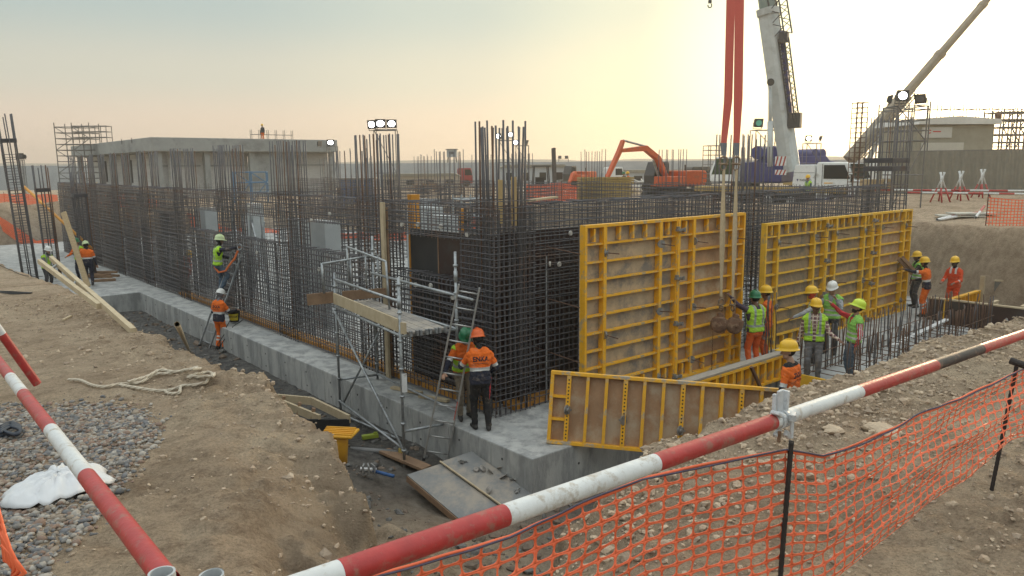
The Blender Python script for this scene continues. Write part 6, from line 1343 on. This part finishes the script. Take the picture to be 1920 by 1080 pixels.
# --- truck cranes
MCW = M('crane white', (.78, .80, .80), (.70, .72, .72), 3, .4, c3=(.45, .45, .43), c3amt=.15, s3=2); MCB = M('crane blue', (.055, .06, .20), (.045, .05, .16), 3, .45); MTYRE = M('tyre', (.022, .021, .02), (.016, .016, .016), 8, .85); MRIM = M('wheel rim', (.5, .5, .49), (.4, .4, .39), 6, .5)
def hazard(t, c, w, h):
    mb = MB(); mb.box(c, (w, .02, h)); ob = mb.build('hazard_panel', MSTEELW, t); n = 3
    for k in range(n): mb = MB(); x = c[0] - w / 2 + w * (k + .5) / n; mb.prism([(x - w * .16, c[2] - h / 2), (x - w * .02, c[2] - h / 2), (x + w * .16, c[2] + h / 2), (x + w * .02, c[2] + h / 2)], .024, c=(0, c[1], 0)); mb.build('stripe', M('hazard red', (.35, .05, .04), (.3, .04, .03), 5, .5), ob)
def truck_crane(label, p, rz, boom_dir, secs, upper_rz, detail=True, group='truck cranes'):
    """carrier local x forward (cab at +x), y left; boom sections given as (length, width, material)"""
    t = thing('truck_crane', label, 'crane', tuple(p), rz, group)
    mb = MB(); mb.box((-.6, 0, 1.25), (10.2, 2.5, .32)); bevel(mb.build('chassis', M('crane ochre deck', (.42, .29, .10), (.34, .24, .09), 3, .6), t), .03)
    mb = MB(); mb.box((-.6, 0, .95), (9.6, 1.3, .5)); mb.build('frame_rail', MCABK, t)
    for x in (-4.6, -3.2, -.4, 1.1, 3.9):
        for y in (-1.1, 1.1):
            mb = MB(); mb.lathe([(.28, -.18), (.50, -.18), (.56, -.1), (.56, .1), (.50, .18), (.28, .18)], 22, (x, y, .56), rot=rotx(math.pi / 2)); w = mb.build('wheel', MTYRE, t, True); sg = -1 if y < 0 else 1
            mb = MB(); mb.lathe([(0, -.06), (.10, -.07), (.20, .02), (.30, .0), (.31, .08), (0, .08)], 18, (x, y + sg * .12, .56), rot=rotx(math.pi / 2 * (1 if sg < 0 else 3)), caps=False); mb.build('rim', MRIM, w, True)
            mb = MB(); mb.tube([(x + .72 * math.cos(q), y, .56 + .70 * math.sin(q)) for q in np.linspace(.25, math.pi - .25, 10)], .05, 6); mb.build('mudguard', MCABK, t)
    # low wide cab
    mb = MB(); mb.prism([(2.55, .75), (3.25, .75), (3.4, 1.15), (4.4, 1.15), (4.55, .75), (5.35, .72), (5.5, 1.25), (5.42, 1.75), (4.75, 1.9), (4.35, 2.88), (2.62, 2.92), (2.55, 2.8)], 2.45); cbn = bevel(mb.build('cab', MCW, t), .05, 3)
    for y in (-1.235, 1.235):
        mb = MB(); mb.prism([(3.0, 1.95), (4.55, 1.95), (4.2, 2.75), (3.0, 2.75)], .02, c=(0, y, 0)); mb.build('side_window', MGLS, cbn)
        mb = MB(); mb.prism([(2.9, 1.0), (2.93, 1.0), (2.93, 2.82), (2.9, 2.82)], .015, c=(0, y, 0)); mb.prism([(4.62, 1.2), (4.65, 1.2), (4.65, 1.9), (4.62, 1.9)], .015, c=(0, y, 0)); mb.build('door_seam', MCABK, cbn)
        mb = MB(); mb.prism([(2.6, .62), (5.35, .62), (5.5, .95), (4.6, 1.02), (4.3, 1.0), (3.4, 1.0), (3.2, .78), (2.6, .78)], .03, c=(0, y, 0)); mb.build('blue_sill', MCB, cbn); mb = MB(); mb.box((3.3, y, 1.7), (.5, .025, .05)); mb.build('trim_line', MYEL, cbn)
    mb = MB(); mb.add(np.array([(4.82, -1.1, 1.95), (4.82, 1.1, 1.95), (4.42, 1.1, 2.8), (4.42, -1.1, 2.8)]) + (.03, 0, .02), [(0, 1, 2, 3)]); mb.build('windscreen', MGLS, cbn)
    mb = MB(); mb.tube([(4.5, -1.25, 2.2), (4.75, -1.5, 2.2), (4.75, -1.5, 1.75)], .025, 5); mb.box((4.75, -1.52, 2.0), (.05, .2, .42)); mb.build('mirror', MBLACK, cbn)
    mb = MB(); mb.prism([(1.05, 1.42), (2.45, 1.42), (2.45, 2.78), (1.25, 2.78), (1.15, 2.5)], 2.4); eb = bevel(mb.build('engine_box', MCW, t), .04, 2)
    mb = MB(); mb.box((1.8, -1.205, 2.3), (1.25, .012, .02)); mb.build('panel_seam', MCABK, eb)
    if detail:
        for tx, x, z, sz in (('TADANO', 1.9, 1.85, .17),):
            me = text_mesh(tx, sz, .003, .004); me.transform(Matrix.Rotation(math.pi / 2, 4, 'X')); me.materials.append(MCABK); inst(me, 'lettering', eb, (x, -1.21, z))
            mb = MB(); mb.prism([(1.34, 1.93), (1.46, 1.93), (1.41, 1.77)], .012, c=(0, -1.206, 0)); mb.build('emblem', MCB, eb)
    # superstructure, turned on the carrier
    def part(name, mbv, mat, smooth=False, bv=.03, par=None):
        mbv.v = [v @ rotz(upper_rz).T + np.array([-2.7, 0, 0]) for v in mbv.v]; o = mbv.build(name, mat, par or t, smooth); 
        return bevel(o, bv) if bv else o
    mb = MB(); mb.lathe([(.9, 1.4), (.9, 1.62)], 24); part('slew_ring', mb, MCABK, bv=0)
    mb = MB(); mb.prism([(-2.6, 1.65), (1.5, 1.65), (1.5, 2.3), (.5, 2.9), (-.9, 3.0), (-1.4, 3.4), (-2.6, 3.4)], 2.0, c=(0, -.3, 0)); sb = part('upper_body', mb, MCB, bv=.06)
    mb = MB(); mb.box((-2.2, 0, 2.3), (1.3, 2.7, 1.2)); part('counterweight', mb, MCB, bv=.08)
    mb = MB()
    for q in (-.5, .4): mb.lathe([(0, -.8), (.42, -.8), (.42, .8), (0, .8)], 16, (-1.5 + q, .1, 3.55), rot=rotx(math.pi / 2), caps=False)
    part('winch_drum', mb, MCB, bv=0)
    mb = MB(); mb.prism([(.0, 1.75), (1.7, 1.75), (1.75, 2.3), (1.35, 3.3), (.1, 3.3)], .95, c=(0, 1.15, 0)); oc = part('operator_cab', mb, MCW, bv=.05); mb = MB(); mb.prism([(.15, 2.2), (1.6, 2.2), (1.28, 3.2), (.2, 3.2)], .965, c=(0, 1.15, 0)); part('cab_window', mb, M('greenish glass', (.05, .08, .045), (.04, .07, .04), 2, .15), bv=0, par=oc)
    return t, sb
def boom(t, base, dirv, secs, name='boom_section', up_hint=(0, 0, 1)):
    base = np.asarray(base, float); d = nrm(dirv); pos = base.copy(); i = 0
    for L_, w, mat in secs:
        mb = MB(); q = pos + d * L_; x = np.cross(d, up_hint); x /= np.linalg.norm(x); y = np.cross(x, d); n = 12; a = np.arange(n) * 2 * math.pi / n + math.pi / 12
        pr = np.stack([np.sign(np.cos(a)) * np.abs(np.cos(a)) ** .55 * w * .5, np.sign(np.sin(a)) * np.abs(np.sin(a)) ** .55 * w * .62], 1); V = [c + pr[:, :1] * x + pr[:, 1:] * y for c in (pos, q)]
        mb.add(np.concatenate(V), [(j, (j + 1) % n, n + (j + 1) % n, n + j) for j in range(n)] + [tuple(range(n, 2 * n)), tuple(range(n))[::-1]]); s = mb.build(name, mat, t)
        mb = MB(); pr2 = pr * 1.12; V = [c + pr2[:, :1] * x + pr2[:, 1:] * y for c in (q - d * .35, q + d * .05)]; mb.add(np.concatenate(V), [(j, (j + 1) % n, n + (j + 1) % n, n + j) for j in range(n)] + [tuple(range(n, 2 * n)), tuple(range(n))[::-1]]); mb.build('boom_collar', mat, s)
        pos = q; i += 1
    return pos
pc = gp(1545, 46.5); crz = dirang(gp(1400, 49.5), gp(1612, 44.5))
t1, sb = truck_crane('white-cab truck crane with blue upper works and near-vertical boom', pc - np.array([math.cos(crz), math.sin(crz), 0]) * 2.6, crz, None, None, R_(186))
lo = np.array(t1.location); Rl = rotz(-crz); loc_ = lambda w_: (np.asarray(w_) - lo) @ Rl.T
b0 = loc_(at(1482, 322, 47.6)); b1 = loc_(at(1440, 18, 46.5)); b2 = loc_(at(1408, -330, 45.5)); MCBM = M('boom pale grey', (.50, .53, .53), (.43, .46, .46), 2, .45, c3=(.36, .37, .36), c3amt=.2, s3=.8); MCBG = M('boom green grey', (.20, .26, .24), (.16, .21, .19), 2, .5)
boom(t1, b0, b1 - b0, ((np.linalg.norm(b1 - b0), 1.02, MCBM), (12, .82, MCBG)), up_hint=(0, 1, .2))
mb = MB(); q0 = loc_(at(1444, 312, 46.8)); q1 = loc_(at(1444, 158, 46.4)); mb.bar(q0, q0 * .45 + q1 * .55, .17, 12); mb.bar(q0 * .5 + q1 * .5, q1, .11, 12); mb.build('luffing_ram', MCBM, t1, True)
mb = MB(); mb.lathe([(0, -.2), (.22, -.2), (.22, .2), (0, .2)], 14, loc_(at(1445, 154, 46.0)), rot=rot_to(loc_(at(1445, 154, 45)) - loc_(at(1445, 154, 46))), caps=False); mb.build('ram_pin', MCABK, t1)
# swing-away lattice jib folded along the boom
def lattice(t, p, q, w, n, mat, name='jib'):
    p = np.asarray(p, float); q = np.asarray(q, float); d = nrm(q - p); x = nrm(np.cross(d, (.2, 1, .1))); y = np.cross(d, x); cs = [x * w / 2 + y * w / 2, -x * w / 2 + y * w / 2, -x * w / 2 - y * w / 2, x * w / 2 - y * w / 2]; mb = MB()
    for c in cs: mb.bar(p + c, q + c, .045, 6)
    mb.build(name + '_chord', mat, t); mb = MB(); L_ = np.linalg.norm(q - p)
    for k in range(n):
        for i in range(4): a, b = cs[i], cs[(i + 1) % 4]; mb.bar(p + d * L_ * k / n + (a if k % 2 == 0 else b), p + d * L_ * (k + 1) / n + (b if k % 2 == 0 else a), .025, 5)
    mb.build(name + '_lacing', mat, t)
lattice(t1, loc_(at(1489, 228, 46.6)), loc_(at(1469, 72, 46.0)), .42, 14, MCABK); lattice(t1, loc_(at(1468, 66, 46.0)), loc_(at(1448, -60, 45.6)), .75, 10, MCABK)
mb = MB(); mb.beam(loc_(at(1482, 232, 46.9)), loc_(at(1462, 60, 46.4)), .28, .4); mb.build('jib_bracket', MCB, t1)
for q_, s_ in ((at(1490, 226, 46.6), (.75, .5, .9)), (at(1470, 70, 46.0), (.5, .4, .6))): mb = MB(); mb.box(loc_(q_), s_, rz=.2); mb.build('jib_foot', MCABK, t1)
hz = loc_(at(1468, 302, 45.3)); hazard(t1, hz + (0, -.3, 0), .7, .55); hz = loc_(at(1468, 323, 45.3)); hazard(t1, hz + (0, -.3, 0), .7, .3)
pc2 = gp(1590, 64); c2rz = R_(20)
t2, sb2 = truck_crane('far truck crane with long slanting boom at the upper right', pc2, c2rz, None, None, R_(10), False)
lo = np.array(t2.location); Rl = rotz(-c2rz); loc_ = lambda w_: (np.asarray(w_) - lo) @ Rl.T
MB2 = M('boom ochre grey', (.26, .22, .16), (.2, .17, .13), 2, .6)
b0 = loc_(at(1592, 300, 62.5)); b1 = loc_(at(1694, 180, 62)); L1 = np.linalg.norm(b1 - b0); dd = nrm(loc_(at(1852, -2, 61)) - b0)
boom(t2, b0, dd, ((L1, .9, MB2), (L1 * .66, .62, MB2), (L1 * .75, .52, MB2), (L1 * .7, .44, MB2)), up_hint=(.3, 1, .2))
mb = MB(); mb.bar(loc_(at(1624, 310, 62)), loc_(at(1660, 232, 61.8)), .2, 10); mb.build('luffing_ram', MCBM, t2, True); lattice(t2, loc_(at(1612, 296, 61.5)), loc_(at(1716, 172, 61.0)), .4, 16, MB2)
hk = thing('crane_hook', 'small crane hook hanging at the top edge left of the slings', 'hook', tuple(at(1331, 8, 40))); mb = MB(); mb.bar((0, 0, .12), (0, 0, 3.5), .025, 6); mb.build('hoist_rope', MCABK, hk)
mb = MB(); mb.tube([(.10 * math.cos(q) , 0, -.06 + .11 * math.sin(q)) for q in np.linspace(-3.4, .9, 12)], .03, 6); mb.box((0, 0, .13), (.16, .12, .16)); mb.build('hook', MCABK, hk)
hk2 = thing('crane_hook', 'brown hook ball hanging over the cabin at far right', 'hook', tuple(at(1871, 218, 50))); mb = MB(); mb.lathe([(0, -.25), (.16, -.15), (.2, .1), (.1, .3), (0, .35)], 12, caps=False); mb.tube([(.1 * math.cos(q), 0, -.35 + .12 * math.sin(q)) for q in np.linspace(-3.4, .9, 10)], .035, 6); mb.bar((0, 0, .3), (0, 0, 9), .02, 5); mb.build('hook_ball', MRUST, hk2)
# --- right: hoarding, cabin, tower, barriers
h0, h1 = gp(1668, 40, 2.75), gp(2010, 36, 2.75); Lh = np.linalg.norm(h1 - h0); t = thing('hoarding', 'tall corrugated grey hoarding at the right', 'hoarding', tuple(h0), dirang(h0, h1))
MHO = M('corrugated sheet', (.25, .235, .195), (.20, .19, .16), 2, .5, .3); pitch = .9
for k in range(int(Lh / pitch) + 1):
    mb = MB(); x = np.arange(0, pitch + .001, .075); y = .022 * np.where((np.arange(len(x)) // 2) % 2 == 0, 1, -1); n = len(x); V = np.concatenate([np.stack([x, y, np.full(n, z)], 1) for z in (-.35, 2.4)]); mb.sheet(V, n, 2); inst(mb.mesh('sheet', MHO), 'sheet', t, (k * pitch, .003 * (k % 2), 0)).modifiers.new('s', 'SOLIDIFY').thickness = .004
for z in (.5, 2.4): mb = MB(); mb.box((Lh / 2, .07, z), (Lh, .06, .07)); mb.build('rail', MSCAF, t)
c0 = gp(1712, 46, 3.0); t = thing('site_cabin', 'pale two-storey site cabin with white roof above the hoarding', 'cabin', tuple(c0), .10)
MCAB = M('cabin cream', (.30, .28, .22), (.25, .23, .18), 1.5, .7)
mb = MB(); mb.box((2.45, 2.0, 1.9), (4.9, 4.0, 3.8)); bevel(mb.build('body', MCAB, t), .02); mb = MB(); mb.prism([(-.15, 3.82), (5.15, 3.82), (5.05, 4.12), (2.4, 4.3), (.0, 4.15)], 4.6, c=(0, 2.0, 0)); mb.build('roof', M('roof white', (.6, .59, .56), (.52, .51, .48), 2, .6), t)
mb = MB(); mb.box((1.6, -.05, 2.2), (2.7, .06, 1.1)); sg_ = mb.build('shutter', M('shutter cream', (.48, .46, .40), (.43, .41, .36), 2, .6), t); mb = MB(); mb.box((1.2, -.04, 3.35), (1.9, .05, .62)); sb_ = mb.build('sign_board', M('sign pale', (.5, .49, .45), (.46, .45, .41), 2, .6), t)
mb = MB(); mb.tube([(.72 + .09 * math.cos(q), -.075, 3.4 + .09 * math.sin(q)) for q in np.linspace(.6, 5.7, 12)], .028, 5); mb.build('emblem', M('sign red', (.5, .04, .03), (.45, .03, .03), 5, .5), sb_); mb = MB(); mb.box((1.18, -.07, 3.4), (.5, .015, .07)); mb.build('lettering', MATS['sign red'], sb_)
mb = MB(); mb.box((1.9, -.06, 1.55), (3.6, .12, .06)); mb.build('ledge', MCAB, t)
tower('scaffold_tower', 'thin scaffold on the roof line behind the cabin', 'scaffold', gp(1745, 62), 7.5, 1.2, 7.4, 7, .05, MSCAF, .03, False, every=1.0)
tower('scaffold_tower', 'dense scaffold at the far right edge under the sun', 'scaffold', gp(1868, 52), 3.6, 2, 5.2, 6, .05, MSCAF, .05, True, every=.5)
tower('scaffold_tower', 'scaffold left of the cabin behind the tall right cage', 'scaffold', gp(1672, 41), 1.7, 2, 4.8, 2, .05, MSCAF, .035, False, every=.55)
t = tower('rebar_cage', 'slender upright rebar cage in front of the crane carrier cab', 'rebar cage', gp(1596, 38), .52, .52, 4.6, 2, .1, MREBARR, .02, False, 'rebar column cages', every=.24)
p = gp(1300, 66); tower('scaffold_tower', 'small scaffold and truck frame right of the excavator', 'scaffold', gp(1326, 58), 1.2, 1.2, 4.2, 2, .1, MSCAF, .03, False, every=.35)
# ochre crate and white electrical box near the carrier
mb = MB(); p = gp(1628, 42); mb.box(p + (.55, .5, .5), (1.3, 1.0, 1.0), rz=.2); tag(bevel(mb.build('wooden_crate', MWOOD), .02), 'ochre wooden crate right of the crane carrier', 'crate')
mb = MB(); p = gp(1658, 40); mb.box(p + (0, 0, 1.1), (.35, .25, .6)); mb.box(p + (0, 0, .4), (.06, .06, .8)); tag(bevel(mb.build('electric_box', MSTEELW), .02), 'white electrical box on a post by the hoarding', 'electric box')
# trestle barriers
def trestle(label, p, rz):
    t = thing('barrier_trestle', label, 'barrier', tuple(p), rz, 'red and white trestle barriers'); R1 = MATS['rail red paint']; W1 = MATS['rail white paint']
    for s in (-1, 1):
        for y in (-.28, .28):
            a = np.array([s * .03 - s * .06 , -y * .35, 1.28]); b = np.array([s * .26, y, 0]); m_ = b * .52 + a * .48
            mb = MB(); mb.bar(b, m_, .032, 8); mb.build('leg_lower', R1, t, True); mb = MB(); mb.bar(m_, a, .032, 8); mb.build('leg_upper', W1, t, True)
    return t
def zg3(p): return np.array([p[0], p[1], zg(p[0], p[1])])
tr = []
for u, v, d, lab in ((1762, 388, 33, 'left'), (1797, 386, 33.5, 'middle'), (1838, 378, 34.5, 'right')):
    p = at(u, v, d); p = zg3(p); tr.append(p); trestle('red and white trestle barrier on the right bank, %s one' % lab, p, .4)
for k, (u0, v0, d0, u1, v1, d1) in enumerate(((1640, 356, 33.5, 1960, 358, 33.5), (1700, 361, 33, 1960, 364, 32.5))):
    p, q = at(u0, v0, d0), at(u1, v1, d1); n = 9; banded('long red and white barrier tube in front of the hoarding, %s' % ('upper', 'lower')[k], p, q, [(i / n, (i + 1) / n, 'rw'[i % 2]) for i in range(n)], .04)
for k, (u0, v0, u1, v1) in enumerate(((1757, 410, 1811, 385), (1760, 408, 1838, 418), (1830, 402, 1845, 391))):
    p, q = zg3(at(u0, v0, 27.5)) + (0, 0, .06), zg3(at(u1, v1, 28.5)) + (0, 0, .1 + .2 * (k == 2)); banded('red and white tube lying on the right bank, %s' % ('pointing up right', 'lying flat', 'short one')[k], p, q, [(0, .5, 'w'), (.5, 1, 'r')], .045)
for k, (u, v) in enumerate(((1800, 402), (1822, 408))):
    p = zg3(at(u, v, 28.2)); mb = MB(); mb.box(p + (0, 0, .07 + .05 * k), (1.5, .8, .05), rz=-.3 + .25 * k); tag(mb.build('sheet_board', M('pale board', (.5, .48, .42), (.42, .40, .35), 3, .7)), 'pale board lying on the right bank, %s' % ('upper', 'lower')[k], 'board')
# nets round the far edges
def net_fence(label, pts, h, cell=.09, sag=.08, strip=.028, group='orange net fences'):
    pts = np.array(pts, float); seg = np.cumsum(np.r_[0, np.linalg.norm(np.diff(pts, axis=0), axis=1)]); n = int(seg[-1] / cell); s = np.linspace(0, seg[-1], n + 1); P_ = np.stack([np.interp(s, seg, pts[:, k]) for k in range(3)], 1); t = thing('safety_net', label, 'safety net', tuple(pts[0]), 0, group); o = pts[0]
    off = .10 * fbm(s, s * 0, 1.1, 3, 3); nd = np.array([.3, -1, 0]); P_ = P_ + nd * off[:, None]; topz = h - sag * np.abs(np.sin(s * math.pi / 2.5)) + .05 * fbm(s, s * 0 + 3, .8, 2, 5); mb = MB(); m_ = int(h / cell)
    for j in range(m_ + 1):
        f = j / m_; V = np.concatenate([P_ - o + np.stack([.03 * fbm(s, s * 0 + f * 5, .5, 2, 8), 0 * s, topz * f + e], 1) for e in (-strip / 2, strip / 2)]); mb.sheet(V, n + 1, 2)
    d = np.gradient(P_, axis=0); d /= np.linalg.norm(d, axis=1, keepdims=True); V = []
    a = P_ - o - d * strip / 2; b = P_ - o + d * strip / 2; k4 = []
    for i in range(n + 1): V += [a[i], b[i], b[i] + (0, 0, topz[i]), a[i] + (0, 0, topz[i])]; k4.append((4 * i, 4 * i + 1, 4 * i + 2, 4 * i + 3))
    mb.add(np.array(V), k4); mb.build('net', MORANGE, t)['kind'] = 'stuff'
    for q in np.arange(0, seg[-1] + .01, 2.5): c = np.array([np.interp(q, seg, pts[:, k]) for k in range(3)]); mb = MB(); mb.bar(c - o, c - o + (0, 0, h + .15), .015, 5); mb.build('stake', MTRK, t)
    return t
def gl(u, d): p = gp(u, d); return zg3(p)
net_fence('red-orange net fence at the far left behind the slim cages', [gl(-60, 60), gl(60, 56), gl(108, 55)], 1.1, .12, strip=.07)
net_fence('second red-orange net fence lower on the far left bank', [gl(-60, 50), gl(60, 48), gl(100, 48)], .9, .12, strip=.07)
net_fence('red-orange net fence beyond the left rebar wall', [gl(165, 60), gl(260, 58), gl(420, 56), gl(520, 54)], 1.0, .12, strip=.07)
net_fence('red-orange net fence beyond the wall behind the blue container', [gl(620, 50), gl(720, 48), gl(860, 47), gl(905, 46)], 1.1, .12, strip=.075)
net_fence('red-orange net fence right of the corner column by the forklift', [gl(985, 46), gl(1040, 45), gl(1085, 44)], 1.2, .12, strip=.075)
p_ = [zg3(at(1848, 424, 25.5)), zg3(at(1935, 420, 25.0)), zg3(at(2060, 420, 24))]; t = net_fence('orange net draped over the far right bank', p_, .95, .10, strip=.03)
# clutter beyond: trucks, heaps, pipes
MRT = M('truck red', (.30, .03, .035), (.24, .025, .03), 3, .45)
for k, (u, d, c, lab) in enumerate(((858, 108, MRT, 'red lorry far behind the left mast'), (1135, 95, MSTEELW, 'pale lorry far beyond the excavator arm'), (1290, 80, MCABK, 'dark lorry partly behind the excavator'))):
    t = thing('lorry', lab, 'lorry', tuple(gp(u, d)), .1); mb = MB(); mb.prism([(0, .5), (2.1, .5), (2.1, 1.5), (1.85, 2.6), (.1, 2.6), (0, 2.4)], 2.3); bevel(mb.build('cab', c, t), .05); mb = MB(); mb.box((-3.0, 0, .95), (5.6, 2.3, .25)); mb.build('bed', MSCAF, t); mb = MB(); mb.prism([(1.0, 1.6), (2.0, 1.6), (1.8, 2.4), (1.0, 2.4)], 2.32); mb.build('window', MGLS, t)
    for x in (1.2, -2.6, -4.2):
        for y in (-1, 1): mb = MB(); mb.lathe([(.15, -.15), (.5, -.15), (.5, .15), (.15, .15)], 14, (x, y, .5), rot=rotx(math.pi / 2)); mb.build('wheel', MTYRE, t)
for k, (u, d, n, mt_, lab) in enumerate(((1028, 56, 40, MSTEELW, 'heap of white steel offcuts in front of the forklift'), (1150, 72, 45, MWOODP, 'heap of timber and steel beyond the excavator arm'), (800, 80, 40, MWOODB, 'heap of brown timber far behind the left mast'), (175, 80, 30, MWOODP, 'heap of timber by the far scaffold tower'), (1195, 85, 45, MSTEELW, 'low spread of pale pipes beyond the excavator'))):
    t = thing('scrap_heap', lab, 'scrap heap', tuple(gp(u, d))); mb = MB()
    for q in range(n):
        c = np.array([random.gauss(0, 1.3), random.gauss(0, .8), random.uniform(.1, 1.0)]); v = nrm((random.gauss(0, 1), random.gauss(0, .6), random.gauss(0, .4))) * random.uniform(.4, 1.1); mb.beam(c - v, c + v, .09, .09)
    mb.build('pieces', mt_, t)['kind'] = 'stuff'
for k, (u, d, w, h, mt_, lab) in enumerate(((1000, 105, 9, 2.6, M('shed grey', (.36, .39, .42), (.31, .34, .37), .6, .6), 'long pale site shed behind the corner column'), (1210, 110, 12, 1.7, MATS['shed grey'], 'low pale sheds beyond the excavator'), (1590, 90, 10, 2.2, MATS['shed grey'], 'pale shed beyond the crane carrier'), (790, 100, 10, 1.6, M('tent sand', (.4, .36, .3), (.35, .31, .26), .8, .8), 'low sandy tents far behind the left wall'))):
    t = thing('site_shed', lab, 'shed', tuple(gp(u, d)), .05); mb = MB(); mb.box((0, 0, h / 2), (w, 4, h)); mb.build('body', mt_, t); mb = MB(); mb.prism([(-w / 2 - .2, h), (w / 2 + .2, h), (w / 2 - .5, h + .4), (-w / 2 + .5, h + .4)], 4.4); mb.build('roof', MHO, t)
    for q in range(4): mb = MB(); mb.box((-w / 2 + w * (q + .5) / 4, -2.01, h * .55), (w * .1, .04, h * .4)); mb.build('window', MGLS, t)
# timber pole lying along the far pit side
mb = MB(); mb.bar(at(1740, 571, 23.6), at(1872, 572, 22.6), .05, 8); tag(mb.build('timber_pole', MWOODP, None, True), 'long pale pole behind the masked worker at the pit side', 'pole')
# ------------------------------------------------------------------ dusty evening air
hb = MB(); hb.box((0, 400, 14), (2100, 1500, 34)); hz_ = hb.build('haze', [])
hm2 = bpy.data.materials.new('dusty air'); hm2.use_nodes = True; hn = hm2.node_tree; hn.nodes.clear(); ho = hn.nodes.new('ShaderNodeOutputMaterial'); pv_ = hn.nodes.new('ShaderNodeVolumePrincipled')
pv_.inputs['Color'].default_value = (.95, .88, .78, 1); pv_.inputs['Density'].default_value = .0009; pv_.inputs['Anisotropy'].default_value = .55
hn.links.new(pv_.outputs[0], ho.inputs['Volume']); hz_.data.materials.append(hm2); tag(hz_, 'thin dusty evening haze over the site', None, None, 'stuff')
